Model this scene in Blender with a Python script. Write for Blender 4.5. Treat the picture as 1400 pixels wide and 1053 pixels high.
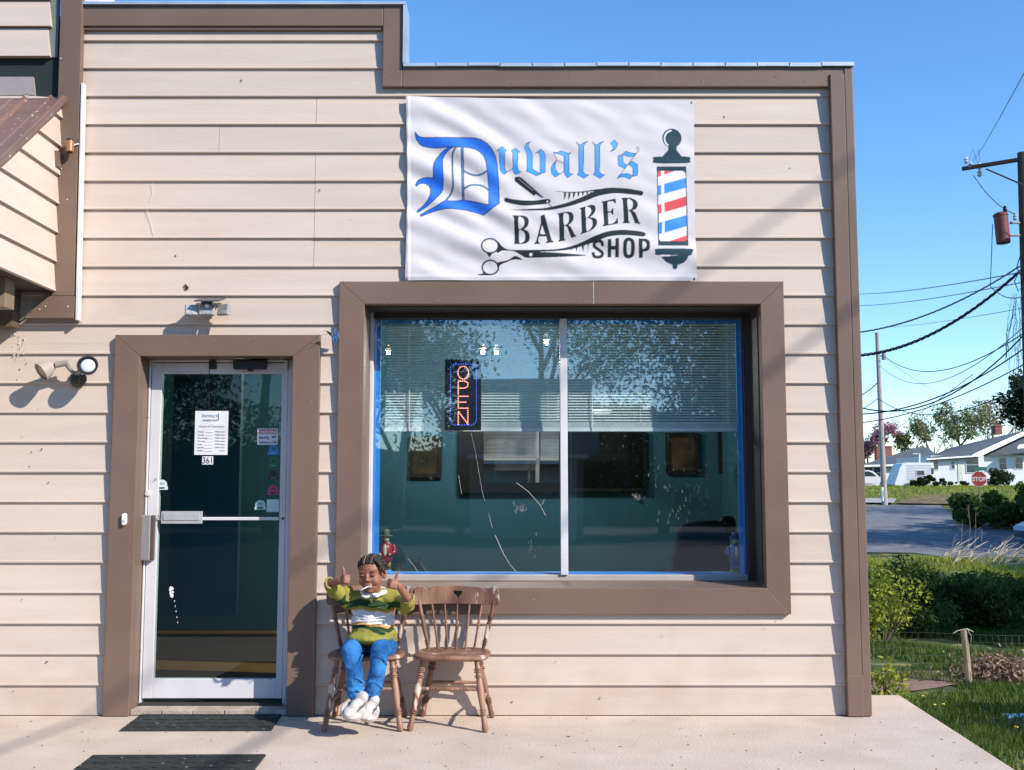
import bpy, bmesh, math, random
import numpy as np
from mathutils import Vector, Matrix
R = math.radians
scene = bpy.context.scene
col = scene.collection
for o in list(bpy.data.objects):
    bpy.data.objects.remove(o)

# ---------------- camera ----------------
F, DIST, EYE = 1500.0, 6.6, 1.318
PITCH = math.atan(143.5/F)
cd = bpy.data.cameras.new('camera'); cam = bpy.data.objects.new('camera', cd); col.objects.link(cam)
cd.sensor_width = 36; cd.lens = 36*F/1400; cd.clip_end = 3000; cd.clip_start = .05
cam.location = (0, -DIST, EYE); cam.rotation_euler = (R(90)+PITCH, 0, 0)
scene.camera = cam

# ---------------- light ----------------
SUN = Vector((1.35, -1.0, 1.10)).normalized()      # direction towards the sun
w = bpy.data.worlds.new('World'); scene.world = w; w.use_nodes = True
nt = w.node_tree; bg = nt.nodes['Background']
sk = nt.nodes.new('ShaderNodeTexSky'); sk.sky_type = 'NISHITA'; sk.sun_disc = False
sk.sun_elevation = math.asin(SUN.z); sk.sun_rotation = math.atan2(SUN.x, SUN.y)
sk.altitude = 100; sk.air_density = 1.0; sk.dust_density = 0.0; sk.ozone_density = 4.5
hs = nt.nodes.new('ShaderNodeHueSaturation'); hs.inputs['Saturation'].default_value = 1.16
nt.links.new(sk.outputs[0], hs.inputs['Color']); nt.links.new(hs.outputs[0], bg.inputs['Color'])
bg.inputs['Strength'].default_value = 0.142
sl = bpy.data.lights.new('sun', 'SUN'); so = bpy.data.objects.new('sun', sl); col.objects.link(so)
sl.energy = 3.7; sl.angle = R(.53); sl.color = (1, .93, .83)
so.rotation_euler = SUN.to_track_quat('Z', 'Y').to_euler(); so.location = (20, -15, 20)
scene.view_settings.view_transform = 'Standard'; scene.view_settings.look = 'None'
scene.view_settings.exposure = 0.78; scene.view_settings.gamma = 1
scene.render.resolution_x = 1024; scene.render.resolution_y = 770
scene.cycles.max_bounces = 8; scene.cycles.transparent_max_bounces = 16
scene.cycles.caustics_reflective = False; scene.cycles.caustics_refractive = False

# ---------------- calibration helpers ----------------
CP, SP = math.cos(PITCH), math.sin(PITCH)
def ray(px, py):
    u = (px-700)/F; v = (526.5-py)/F
    return Vector((u, CP - v*SP, SP + v*CP))
def W(px, py, Y=0.0):                  # the point of a plane y = Y seen at a pixel of the photo
    d = ray(px, py); t = (Y+DIST)/d.y
    return Vector((0, -DIST, EYE)) + d*t
def G(px, py, z=0.0):
    d = ray(px, py); t = (z-EYE)/d.z
    return Vector((0, -DIST, EYE)) + d*t
PROF = [(-400, -.3), (-1.5, -.3), (1, -.5), (7.5, -1.17), (16, -1.3), (28, -1.05), (54, .45), (92, 1.7), (400, 1.9), (3000, 1.9)]
def terr(x, y):
    z = float(np.interp(y, [a for a, b in PROF], [b for a, b in PROF]))
    if x < 2: z = z*0 - .3 if y < 12 else z*min(1, (y-12)/20) + -.3*(1-min(1, (y-12)/20))
    elif x < 3 and y < 30:
        z = z*(x-2) + (3-x)*(-.3 if y < 12 else z)
    return z
def GT(px, py):                        # the point of the terrain seen at a pixel
    d = ray(px, py); o = Vector((0, -DIST, EYE)); t = 4.0
    while t < 400:
        p = o + d*t
        if p.z <= terr(p.x, p.y): return p
        t += .03 + t*.001
    return o + d*400

# ---------------- scene tree helpers ----------------
def tag(o, label=None, cat=None, group=None, kind=None):
    if label: o['label'] = label
    if cat: o['category'] = cat
    if group: o['group'] = group
    if kind: o['kind'] = kind
    return o
def empty(name, loc, label, cat, group=None):
    o = bpy.data.objects.new(name, None); col.objects.link(o); o.location = loc
    o.empty_display_size = .1
    return tag(o, label, cat, group)
def wloc(o):
    v = Vector((0, 0, 0))
    while o is not None:
        v += o.location; pi = o.matrix_parent_inverse.translation; v += pi; o = o.parent
    return v
def link(o, parent=None, keep=True):
    col.objects.link(o)
    if parent is not None:
        o.parent = parent
        if keep: o.matrix_parent_inverse = Matrix.Translation(-wloc(parent))
    return o
def copy_tree(o, parent=None):
    c = o.copy(); col.objects.link(c)
    if parent is not None: c.parent = parent
    for ch in [x for x in bpy.data.objects if x.parent == o]:
        copy_tree(ch, c)
    return c

class MB:
    def __init__(s): s.v = []; s.f = []; s.m = []; s.cur = 0
    def add(s, vs, fs):
        b = len(s.v); s.v += [tuple(p) for p in vs]; s.f += [tuple(b+i for i in f) for f in fs]; s.m += [s.cur]*len(fs); return s
    def box(s, x0, x1, y0, y1, z0, z1):
        return s.add([(x0,y0,z0),(x1,y0,z0),(x1,y1,z0),(x0,y1,z0),(x0,y0,z1),(x1,y0,z1),(x1,y1,z1),(x0,y1,z1)],
              [(0,3,2,1),(4,5,6,7),(0,1,5,4),(1,2,6,5),(2,3,7,6),(3,0,4,7)])
    def tube(s, pts, rad, n=8, cap=True, sq=None):
        pts = [Vector(p) for p in pts]
        if not hasattr(rad, '__len__'): rad = [rad]*len(pts)
        b = []; up = None
        for i, p in enumerate(pts):
            d = (pts[min(i+1, len(pts)-1)] - pts[max(i-1, 0)])
            d = d.normalized() if d.length > 1e-9 else Vector((0,0,1))
            if up is None: up = Vector((0,0,1)) if abs(d.z) < .9 else Vector((0,1,0))
            a = d.cross(up); a = a.normalized() if a.length > 1e-6 else Vector((1,0,0)); c = a.cross(d).normalized(); up = c
            r = rad[i]
            for k in range(n):
                t = 2*math.pi*(k+.5*(n == 4))/n
                b.append(p + a*(r*math.cos(t)) + c*(r*math.sin(t)*(sq or 1)))
        f = []
        for i in range(len(pts)-1):
            for k in range(n):
                k2 = (k+1) % n
                f.append((i*n+k, i*n+k2, (i+1)*n+k2, (i+1)*n+k))
        if cap:
            f.append(tuple(range(n))[::-1]); f.append(tuple((len(pts)-1)*n+k for k in range(n)))
        return s.add(b, f)
    def lathe(s, prof, c=(0,0,0), n=20, ax=None):      # prof = [(r, h)]
        c = Vector(c); ax = Vector(ax).normalized() if ax else Vector((0,0,1))
        a = ax.cross(Vector((0,1,0)) if abs(ax.y) < .9 else Vector((1,0,0))).normalized(); b_ = ax.cross(a)
        vs = []
        for r, h in prof:
            for k in range(n):
                t = 2*math.pi*k/n; vs.append(c + ax*h + a*(r*math.cos(t)) + b_*(r*math.sin(t)))
        f = [(i*n+k, i*n+(k+1)%n, (i+1)*n+(k+1)%n, (i+1)*n+k) for i in range(len(prof)-1) for k in range(n)]
        f.append(tuple(range(n))[::-1]); f.append(tuple((len(prof)-1)*n+k for k in range(n)))
        return s.add(vs, f)
    def ell(s, c, r, nu=16, nv=10, rot=None):
        vs = []; f = []
        for j in range(nv+1):
            ph = math.pi*j/nv
            for k in range(nu):
                t = 2*math.pi*k/nu
                q = Vector((r[0]*math.sin(ph)*math.cos(t), r[1]*math.sin(ph)*math.sin(t), r[2]*math.cos(ph)))
                if rot is not None: q = rot @ q
                vs.append(Vector(c)+q)
        for j in range(nv):
            for k in range(nu):
                f.append((j*nu+k, (j+1)*nu+k, (j+1)*nu+(k+1)%nu, j*nu+(k+1)%nu))
        return s.add(vs, f)
    def prism(s, poly, y0, y1, ax='y'):                # poly = [(a, b)] in the plane across the axis
        n = len(poly)
        def P(a, b, t):
            return (a, t, b) if ax == 'y' else ((t, a, b) if ax == 'x' else (a, b, t))
        vs = [P(a, b, y0) for a, b in poly] + [P(a, b, y1) for a, b in poly]
        f = [tuple(range(n)), tuple(range(2*n-1, n-1, -1))] + [(i, i+n, (i+1)%n+n, (i+1)%n) for i in range(n)]
        return s.add(vs, f)
    def build(s, name, mat, parent=None, smooth=False, bevel=0, keep=True, seg=2):
        me = bpy.data.meshes.new(name); me.from_pydata(s.v, [], s.f)
        mats = mat if isinstance(mat, (list, tuple)) else [mat]
        for m_ in mats: me.materials.append(m_)
        if len(mats) > 1: me.polygons.foreach_set('material_index', s.m)
        bm = bmesh.new(); bm.from_mesh(me); bmesh.ops.remove_doubles(bm, verts=bm.verts, dist=1e-6)
        bmesh.ops.recalc_face_normals(bm, faces=bm.faces); bm.to_mesh(me); bm.free()
        if smooth:
            me.polygons.foreach_set('use_smooth', [True]*len(me.polygons))
        o = bpy.data.objects.new(name, me); link(o, parent, keep)
        if bevel:
            b = o.modifiers.new('bevel', 'BEVEL'); b.width = bevel; b.segments = seg; b.limit_method = 'ANGLE'; b.angle_limit = R(40)
        return o
def raw(name, v, f, mat, parent=None, smooth=False, keep=True):
    me = bpy.data.meshes.new(name)
    v = np.asarray(v, dtype=np.float32); f = np.asarray(f, dtype=np.int32); k = f.shape[1]
    me.vertices.add(len(v)); me.vertices.foreach_set('co', v.ravel())
    me.loops.add(f.size); me.loops.foreach_set('vertex_index', f.ravel())
    me.polygons.add(len(f)); me.polygons.foreach_set('loop_start', np.arange(0, f.size, k, dtype=np.int32))
    me.update(calc_edges=True)
    if smooth: me.polygons.foreach_set('use_smooth', [True]*len(f))
    me.materials.append(mat)
    o = bpy.data.objects.new(name, me); link(o, parent, keep); return o
def weighted(o, angle=35):
    for p in o.data.polygons: p.use_smooth = True
    try: o.data.set_sharp_from_angle(angle=R(angle))
    except Exception: pass
    return o

# ---------------- materials ----------------
def mat(name, c, rough=.6, c2=None, scale=8, bump=0, bscale=60, metal=0, spec=.4, stretch=(1,1,1), detail=6, lo=.35, hi=.7, coord='Object', spots=None, coat=0, sub=0):
    m = bpy.data.materials.new(name); m.use_nodes = True; n = m.node_tree; L = n.links
    p = n.nodes['Principled BSDF']; p.inputs['Roughness'].default_value = rough; p.inputs['Metallic'].default_value = metal
    p.inputs['Specular IOR Level'].default_value = spec
    p.inputs['Coat Weight'].default_value = coat
    if sub:
        p.inputs['Subsurface Weight'].default_value = sub; p.inputs['Subsurface Radius'].default_value = (.01, .005, .003); p.inputs['Subsurface Scale'].default_value = .5
    tc = n.nodes.new('ShaderNodeTexCoord'); mp = n.nodes.new('ShaderNodeMapping'); mp.inputs['Scale'].default_value = stretch
    L.new(tc.outputs[coord], mp.inputs[0])
    if c2 is None: c2 = tuple(x*.86 for x in c)
    nz = n.nodes.new('ShaderNodeTexNoise'); nz.inputs['Scale'].default_value = scale; nz.inputs['Detail'].default_value = detail
    L.new(mp.outputs[0], nz.inputs['Vector'])
    cr = n.nodes.new('ShaderNodeValToRGB'); cr.color_ramp.elements[0].position = lo; cr.color_ramp.elements[1].position = hi
    cr.color_ramp.elements[0].color = (*c2, 1); cr.color_ramp.elements[1].color = (*c, 1)
    L.new(nz.outputs['Fac'], cr.inputs[0]); out = cr.outputs[0]
    if spots:                                          # (colour, scale, threshold): dirt with a shape of its own
        n2 = n.nodes.new('ShaderNodeTexNoise'); n2.inputs['Scale'].default_value = spots[1]; n2.inputs['Detail'].default_value = 3
        L.new(mp.outputs[0], n2.inputs['Vector'])
        r2 = n.nodes.new('ShaderNodeValToRGB'); r2.color_ramp.elements[0].position = spots[2]; r2.color_ramp.elements[1].position = spots[2]+.03
        L.new(n2.outputs['Fac'], r2.inputs[0])
        mx = n.nodes.new('ShaderNodeMix'); mx.data_type = 'RGBA'; L.new(r2.outputs[0], mx.inputs[0]); L.new(out, mx.inputs[6]); mx.inputs[7].default_value = (*spots[0], 1)
        out = mx.outputs[2]
    L.new(out, p.inputs['Base Color'])
    if bump:
        n3 = n.nodes.new('ShaderNodeTexNoise'); n3.inputs['Scale'].default_value = bscale; n3.inputs['Detail'].default_value = 5
        L.new(mp.outputs[0], n3.inputs['Vector'])
        bp = n.nodes.new('ShaderNodeBump'); bp.inputs['Strength'].default_value = bump; bp.inputs['Distance'].default_value = .01
        L.new(n3.outputs['Fac'], bp.inputs['Height']); L.new(bp.outputs[0], p.inputs['Normal'])
    return m
def emis(name, c, s):
    m = bpy.data.materials.new(name); m.use_nodes = True; p = m.node_tree.nodes['Principled BSDF']
    p.inputs['Base Color'].default_value = (*c, 1); p.inputs['Emission Color'].default_value = (*c, 1); p.inputs['Emission Strength'].default_value = s
    return m
def leafmat(name, c, c2, scale=3, trans=.35, rough=.55):
    m = mat(name, c, rough, c2, scale, detail=3, spec=.3)
    n = m.node_tree; L = n.links; p = n.nodes['Principled BSDF']; out = n.nodes['Material Output']
    src = p.inputs['Base Color'].links[0].from_socket
    tr = n.nodes.new('ShaderNodeBsdfTranslucent'); L.new(src, tr.inputs['Color'])
    mx = n.nodes.new('ShaderNodeMixShader'); mx.inputs[0].default_value = trans
    L.new(p.outputs[0], mx.inputs[1]); L.new(tr.outputs[0], mx.inputs[2]); L.new(mx.outputs[0], out.inputs[0])
    return m
def glassmat(name, tint, refl):
    m = bpy.data.materials.new(name); m.use_nodes = True; n = m.node_tree; L = n.links
    n.nodes.remove(n.nodes['Principled BSDF']); out = n.nodes['Material Output']
    t = n.nodes.new('ShaderNodeBsdfTransparent'); t.inputs[0].default_value = (*tint, 1)
    g = n.nodes.new('ShaderNodeBsdfGlossy'); g.inputs['Roughness'].default_value = .012; g.inputs[0].default_value = (.92, .97, 1, 1)
    lw = n.nodes.new('ShaderNodeLayerWeight'); lw.inputs[0].default_value = .5; fr = n.nodes.new('ShaderNodeMath'); fr.operation = 'POWER'; fr.inputs[1].default_value = 5; L.new(lw.outputs['Facing'], fr.inputs[0])
    ma = n.nodes.new('ShaderNodeMath'); ma.operation = 'ADD'; ma.inputs[1].default_value = refl+.04; ma.use_clamp = True; L.new(fr.outputs[0], ma.inputs[0])
    tc = n.nodes.new('ShaderNodeTexCoord'); nz = n.nodes.new('ShaderNodeTexNoise'); nz.inputs['Scale'].default_value = 1.2; nz.inputs['Detail'].default_value = 1
    L.new(tc.outputs['Object'], nz.inputs['Vector'])
    bp = n.nodes.new('ShaderNodeBump'); bp.inputs['Strength'].default_value = .02; bp.inputs['Distance'].default_value = .05
    L.new(nz.outputs['Fac'], bp.inputs['Height']); L.new(bp.outputs[0], g.inputs['Normal'])
    mx = n.nodes.new('ShaderNodeMixShader'); L.new(ma.outputs[0], mx.inputs[0]); L.new(t.outputs[0], mx.inputs[1]); L.new(g.outputs[0], mx.inputs[2])
    L.new(mx.outputs[0], out.inputs[0]); return m

SID = mat('siding_paint', (.612, .508, .430), .6, (.564, .462, .386), 2.2, bump=.12, bscale=25, stretch=(.6, 1, 6), spots=((.36, .25, .19), 9, .80))
TRM = mat('brown_trim_metal', (.188, .125, .094), .5, (.155, .102, .076), 1.6, bump=.25, bscale=5, stretch=(1, 1, 1), spots=((.42, .36, .32), 26, .80))
def boardtone(m, pitch, z0, amt=.045):
    n = m.node_tree; L = n.links; p = n.nodes['Principled BSDF']; src = p.inputs['Base Color'].links[0].from_socket
    tc = n.nodes.new('ShaderNodeTexCoord'); sx = n.nodes.new('ShaderNodeSeparateXYZ'); L.new(tc.outputs['Object'], sx.inputs[0])
    a = n.nodes.new('ShaderNodeMath'); a.operation = 'SUBTRACT'; a.inputs[1].default_value = z0; L.new(sx.outputs[2], a.inputs[0])
    b = n.nodes.new('ShaderNodeMath'); b.operation = 'DIVIDE'; b.inputs[1].default_value = pitch; L.new(a.outputs[0], b.inputs[0])
    c = n.nodes.new('ShaderNodeMath'); c.operation = 'FLOOR'; L.new(b.outputs[0], c.inputs[0])
    wn = n.nodes.new('ShaderNodeTexWhiteNoise'); wn.noise_dimensions = '1D'; L.new(c.outputs[0], wn.inputs['W'])
    mr = n.nodes.new('ShaderNodeMapRange'); mr.inputs[3].default_value = 1-amt; mr.inputs[4].default_value = 1+amt; L.new(wn.outputs[0], mr.inputs[0])
    # splashed dirt patches near the foot of the wall
    nz = n.nodes.new('ShaderNodeTexNoise'); nz.inputs['Scale'].default_value = 3.5; nz.inputs['Detail'].default_value = 8; L.new(tc.outputs['Object'], nz.inputs['Vector'])
    hz = n.nodes.new('ShaderNodeMapRange'); hz.inputs[1].default_value = .0; hz.inputs[2].default_value = .5; hz.inputs[3].default_value = .30; hz.inputs[4].default_value = 0; L.new(sx.outputs[2], hz.inputs[0])
    ad = n.nodes.new('ShaderNodeMath'); ad.operation = 'ADD'; L.new(nz.outputs[0], ad.inputs[0]); L.new(hz.outputs[0], ad.inputs[1])
    cr = n.nodes.new('ShaderNodeMapRange'); cr.inputs[1].default_value = .60; cr.inputs[2].default_value = .95; cr.inputs[3].default_value = 0; cr.inputs[4].default_value = .45; L.new(ad.outputs[0], cr.inputs[0])
    mx = n.nodes.new('ShaderNodeMix'); mx.data_type = 'RGBA'; mx.blend_type = 'MULTIPLY'; mx.inputs[0].default_value = 1; L.new(src, mx.inputs[6]); L.new(mr.outputs[0], mx.inputs[7])
    m2 = n.nodes.new('ShaderNodeMix'); m2.data_type = 'RGBA'; L.new(cr.outputs[0], m2.inputs[0]); L.new(mx.outputs[2], m2.inputs[6]); m2.inputs[7].default_value = (.40, .30, .22, 1)
    L.new(m2.outputs[2], p.inputs['Base Color'])
ALU = mat('aluminium', (.68, .66, .68), .45, (.58, .565, .58), 3, metal=.0, bump=.05, spots=((.3, .27, .24), 14, .72))
WHT = mat('white_paint', (.82, .82, .82), .45, (.72, .72, .71), 6)
FLASH = mat('galvanised_flashing', (.55, .62, .70), .4, (.42, .48, .54), 5, metal=.4, bump=.2, bscale=9)
CONC = mat('concrete', (.62, .51, .415), .85, (.52, .42, .335), 2.6, bump=.35, bscale=70, spots=((.30, .23, .18), 21, .70))
BLACK = mat('black_plastic', (.02, .02, .022), .45)
DARK = mat('dark_void_paint', (.018, .028, .026), .8)
GREY = mat('grey_plastic', (.30, .29, .28), .5)
# ================= SLAB AND SHOP BUILDING =================
a = G(1230, 950); b = G(1390, 1053); dx_dy = (b.x-a.x)/(b.y-a.y)
SX = lambda y: a.x + (y-a.y)*dx_dy
SBACK = a.y
s = MB(); s.prism([(-9, SBACK), (-9, -3.2), (SX(-3.2), -3.2), (SX(SBACK), SBACK)], -.9, 0, ax='z')
slab = s.build('pavement', CONC, bevel=.012); tag(slab, kind='structure')

TOPX0, CORX = W(112, 40).x, W(1189, 978).x
zHi = W(300, 12).z; zLo = W(900, 95).z; xStep = W(553, 60, 0).x
Z0, PITCHZ = .173, 0
z133 = W(300, 133).z; z937 = W(300, 937).z; PB = (z133-z937)/20; ZB = z937
# openings (inner) and trim (outer)
dX0, dX1 = W(188, 600, -.04).x, W(398.5, 600, -.04).x; dZ1 = W(300, 487, -.04).z
dO0, dO1 = W(149.5, 700, -.04).x, W(434, 700, -.04).x; dOZ = W(300, 458, -.04).z
wX0, wX1 = W(496, 600, -.04).x, W(1043.5, 600, -.04).x; wZ0, wZ1 = W(760, 804, -.04).z, W(760, 416, -.04).z
wO0, wO1 = W(461, 600, -.04).x, W(1076, 600, -.04).x; wOZ0, wOZ1 = W(760, 840, -.04).z, W(760, 385, -.04).z
bld = empty('barber_shop_building', (0, 0, 0), 'beige clapboard barber shop with brown metal trim and stepped parapet', 'building')

rng = random.Random(4)
def prof(sz):
    return float(np.interp(sz, [0, .002, .011, .0145, PB], [-.0130, -.0158, -.0158, -.0120, .0]))
sd = MB()
def board(x0, x1, zb, za, zt, yo=0):      # piece of the course that starts at zb, between za and zt
    ss = [v for v in (0, .002, .011, .0145, PB) if za-zb < v < zt-zb]
    ss = [za-zb] + ss + [zt-zb]
    n = len(ss); vs = []
    for x in (x0, x1):
        vs.append((x, .02, zb+ss[0]))
        for v in ss: vs.append((x, prof(v)+yo, zb+v))
        vs.append((x, .02, zb+ss[-1]))
    m = n+2
    sd.add(vs, [(i, i+1, m+i+1, m+i) for i in range(m-1)] + [tuple(range(m)), tuple(range(2*m-1, m-1, -1))])
holes = [(dO0+.05, dO1-.05, -1, dOZ-.05), (wO0+.05, wO1-.05, wOZ0+.05, wOZ1-.05)]
seams = {19: [(432, 1)], 18: [(300, 1)], 16: [(432, 1)], 17: [(432, 1)], 15: [(432, 1)], 14: [(432, 1)], 12: [(120, 1)]}
XL, XR = -4.4, CORX-.05
for k in range(-1, 24):
    zb = ZB + PB*k
    za0, zt0 = max(zb, 0.006), zb+PB
    cuts = sorted({za0, zt0} | {h for H_ in holes for h in H_[2:] if za0 < h < zt0} | ({zLo-.06} if za0 < zLo-.06 < zt0 else set()) | ({zHi-.05} if za0 < zHi-.05 < zt0 else set()))
    if zt0 < .02: continue
    for i in range(len(cuts)-1):
        a0, a1 = cuts[i], cuts[i+1]; mid = (a0+a1)/2
        if mid > zHi-.05: continue
        segs = [(XL, XR if mid < zLo-.06 else xStep-.03)]
        for h in holes:
            if h[2] < mid < h[3]:
                ns = []
                for (p, q) in segs:
                    if h[0] > p and h[0] < q: ns.append((p, h[0]))
                    if h[1] < q and h[1] > p: ns.append((h[1], q))
                    if h[1] <= p or h[0] >= q: ns.append((p, q))
                segs = ns
        for (p, q) in segs:
            cs = [W(u, 200).x for u, _ in seams.get(k, []) if p < W(u, 200).x < q]
            if k % 3 == 1 and q > 1.8 and p < -2: pass
            e = [p] + cs + [q]
            for j in range(len(e)-1):
                board(e[j]+(.0012 if j else 0), e[j+1]-(.0012 if j+1 < len(e)-1 else 0), zb, a0, a1, yo=-.0012*rng.random()*(j+1))
boardtone(SID, PB, ZB)
sid = sd.build('siding', SID, bld)
# sheathing behind, side and back walls
sh = MB()
sh.box(XL, dX0-.02, .0205, .10, -.9, zHi-.05); sh.box(dX1+.02, wX0-.02, .0205, .10, -.9, zLo-.05); sh.box(dX0-.02, dX1+.02, .0205, .10, dZ1+.02, zLo-.05)
sh.box(wX0-.02, wX1+.02, .0205, .10, wZ1+.02, zLo-.05); sh.box(wX0-.02, wX1+.02, .0205, .10, -.9, wZ0-.02); sh.box(wX1+.02, CORX-.03, .0205, .10, -.9, zLo-.05)
sh.box(dX1+.02, xStep-.03, .0205, .10, zLo-.049, zHi-.05)
sh.build('sheathing', mat('sheathing', (.25, .22, .2)), bld)
sw = MB(); k = 0; z = -.6
while z < zLo-.25:
    x = CORX-.03
    sw.add([(x+.02, .02, z), (x+.02, 9, z), (x, 9, z+PB), (x, .02, z+PB), (x, .02, z), (x, 9, z)], [(0, 1, 2, 3), (0, 4, 5, 1)]); z += PB
sw.build('side_wall', SID, bld)
bw = MB(); bw.box(XL, CORX-.03, 9, 9.1, -.9, zLo-.3); bw.box(XL-.1, XL, .1, 9.1, -.9, zHi-.3); bw.build('back_wall', SID, bld)
rf = MB(); rf.box(XL, CORX-.06, .1, 9, zLo-.35, zLo-.25); rf.build('roof', mat('roof_membrane', (.12, .12, .12)), bld)

# ---- fascia and corner boards ----
T = .045
tr = MB()
fh = W(900, 122).z; fhH = W(300, 39.5).z
tr.box(xStep-.006, CORX-.006, -T, .02, fh, zLo-.004)
tr.build('fascia', TRM, bld, bevel=.004)
tr = MB(); tr.box(TOPX0-.02, xStep-.13, -T, .02, fhH, zHi); tr.box(TOPX0-.02, xStep-.13, -T+.012, .02, W(300, 44).z, fhH-.001)
tr.build('fascia', TRM, bld, bevel=.004)
tr = MB(); tr.prism([(xStep-.129, fhH-.06), (xStep-.129, fh+.0), (xStep-.007, fh), (xStep-.007, zHi), (xStep-.129, zHi)], -T-.001, .02); tr.build('fascia', TRM, bld, bevel=.004)
cl = W(1130, 125).x+.008
tr = MB(); tr.box(cl, CORX-.055, -T-.012, .0, .004, zLo-.05); tr.build('corner_board', TRM, bld, bevel=.004)
tr = MB(); tr.box(CORX-.054, CORX, -T-.006, .09, .004, zLo-.012); tr.build('corner_board', TRM, bld, bevel=.006)
tr = MB(); tr.box(cl-.001, CORX-.05, -T-.0155, -.0, .0045, .24); tr.build('corner_patch', TRM, bld, bevel=.003)
fl = MB(); y0 = -T-.02
n = 14
for i in range(n):        # slightly buckled coping strip
    xa = xStep + (CORX-.0-xStep)*i/n; xb = xStep + (CORX-xStep)*(i+1)/n; dz = rng.uniform(-.003, .003)
    fl.box(xa, xb+.006, y0, .12, zLo-.002+dz, zLo+.016+dz+.0004*i)
fl.build('parapet_coping', FLASH, bld)
fl = MB(); fl.box(TOPX0-.02, xStep+.012, y0, .12, zHi+.001, zHi+.018); fl.box(xStep-.004, xStep+.018, y0+.003, .12, zLo+.018, zHi+.0005)
fl.build('parapet_coping', FLASH, bld)
# fastener heads in the trim
sc = MB()
def dot(px, py, y, r=.004): p = W(px, py, y); sc.ell(p, (r, r*.6, r), 6, 4)
for (px, py) in [(533, 25), (535, 60), (534, 100), (560, 113), (640, 100), (700, 113), (780, 105), (860, 116), (905, 103), (960, 110), (1010, 116), (1060, 104), (1100, 110), (1150, 140), (1152, 200), (1155, 290), (1158, 410), (1162, 520), (1160, 610), (1166, 700), (1168, 810), (1174, 900), (530, 407), (560, 409), (600, 411), (640, 390), (674, 397), (690, 406), (735, 409), (790, 408), (812, 409), (836, 412), (940, 409), (1048, 402), (1055, 610), (1060, 850), (340, 464), (292, 464), (254, 468), (419, 462)]:
    dot(px, py, -T-.002)
for _ in range(60):
    if rng.random() < .5: dot(rng.uniform(465, 1070), rng.choice([rng.uniform(388, 412), rng.uniform(812, 836)]), -T-.002, rng.uniform(.0015, .004))
    else: dot(rng.choice([rng.uniform(155, 185), rng.uniform(402, 430), rng.uniform(466, 492), rng.uniform(1048, 1070)]), rng.uniform(500, 800), -T-.002, rng.uniform(.0015, .004))
sc.build('fasteners', mat('fastener', (.33, .27, .24), .5), bld)

mk = MB(); rr = random.Random(21)
def smear(pts, r): mk.tube([W(x, y, -.0160) for x, y in pts], r, 4)
for pts, r in [([(208, 250), (210, 262), (205, 275)], .0009), ([(200, 283), (206, 300), (210, 324)], .001), ([(24, 488), (30, 474), (36, 458)], .0014), ([(30, 484), (38, 470)], .0012), ([(22, 492), (28, 480), (27, 466)], .001)]: smear(pts, r)
for _ in range(16): p = W(rr.uniform(15, 38), rr.uniform(455, 493), -.0160); mk.ell(p, (rr.uniform(.002, .005), .0008, rr.uniform(.002, .007)), 6, 4)
mk.build('paint_scuffs', mat('pale_scuff', (.78, .74, .70), .8), bld)
mk = MB()
for (px, py) in [(43, 618), (40, 638), (66, 660), (57, 614), (30, 598), (27, 505), (36, 497), (23, 520), (75, 735), (52, 560), (30, 820), (64, 905), (18, 945), (1090, 935), (760, 905), (905, 870), (480, 300), (437, 260), (990, 160), (1080, 230), (700, 960), (820, 955), (330, 110), (240, 350)]:
    p = W(px, py, -.0125); s_ = rr.uniform(.6, 1.6); mk.ell(p, (.0035*s_, .0015, .0045*s_), 6, 4)
mk.build('dirt_specks', mat('dirt_speck', (.13, .10, .08), .9), bld)
# ---- window casing: four mitred pieces ----
def casing(o0, o1, oz0, oz1, i0, i1, iz0, iz1, sides, nm):
    t = -T
    if 'l' in sides: m = MB(); m.prism([(o0, oz0), (i0, iz0), (i0, iz1), (o0, oz1)], t, .019); m.build(nm, TRM, bld, bevel=.003)
    if 'r' in sides: m = MB(); m.prism([(o1, oz0), (o1, oz1), (i1, iz1), (i1, iz0)], t, .019); m.build(nm, TRM, bld, bevel=.003)
    if 't' in sides: m = MB(); m.prism([(o0, oz1), (i0, iz1), (i1, iz1), (o1, oz1)], t-.0006, .0185); m.build(nm, TRM, bld, bevel=.003)
    if 'b' in sides: m = MB(); m.prism([(o0, oz0), (o1, oz0), (i1, iz0), (i0, iz0)], t-.0006, .0185); m.build(nm, TRM, bld, bevel=.003)
casing(wO0, wO1, wOZ0, wOZ1, wX0, wX1, wZ0, wZ1, 'lrtb', 'window_casing')
m = MB(); m.prism([(dO0, .004), (dX0, .004), (dX0, dZ1), (dO0, dOZ)], -T, .019); m.build('door_casing', TRM, bld, bevel=.003)
m = MB(); m.prism([(dO1, .004), (dO1, dOZ), (dX1, dZ1), (dX1, .004)], -T, .019); m.build('door_casing', TRM, bld, bevel=.003)
m = MB(); m.prism([(dO0, dOZ), (dX0, dZ1), (dX1, dZ1), (dO1, dOZ)], -T-.0006, .0185); m.build('door_casing', TRM, bld, bevel=.003)
m = MB(); x8 = W(811.5, 400, -T).x; m.box(x8-.001, x8+.001, -T-.0016, -T, wZ1+.002, wOZ1-.002); m.build('casing_joint', WHT, bld)

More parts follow.
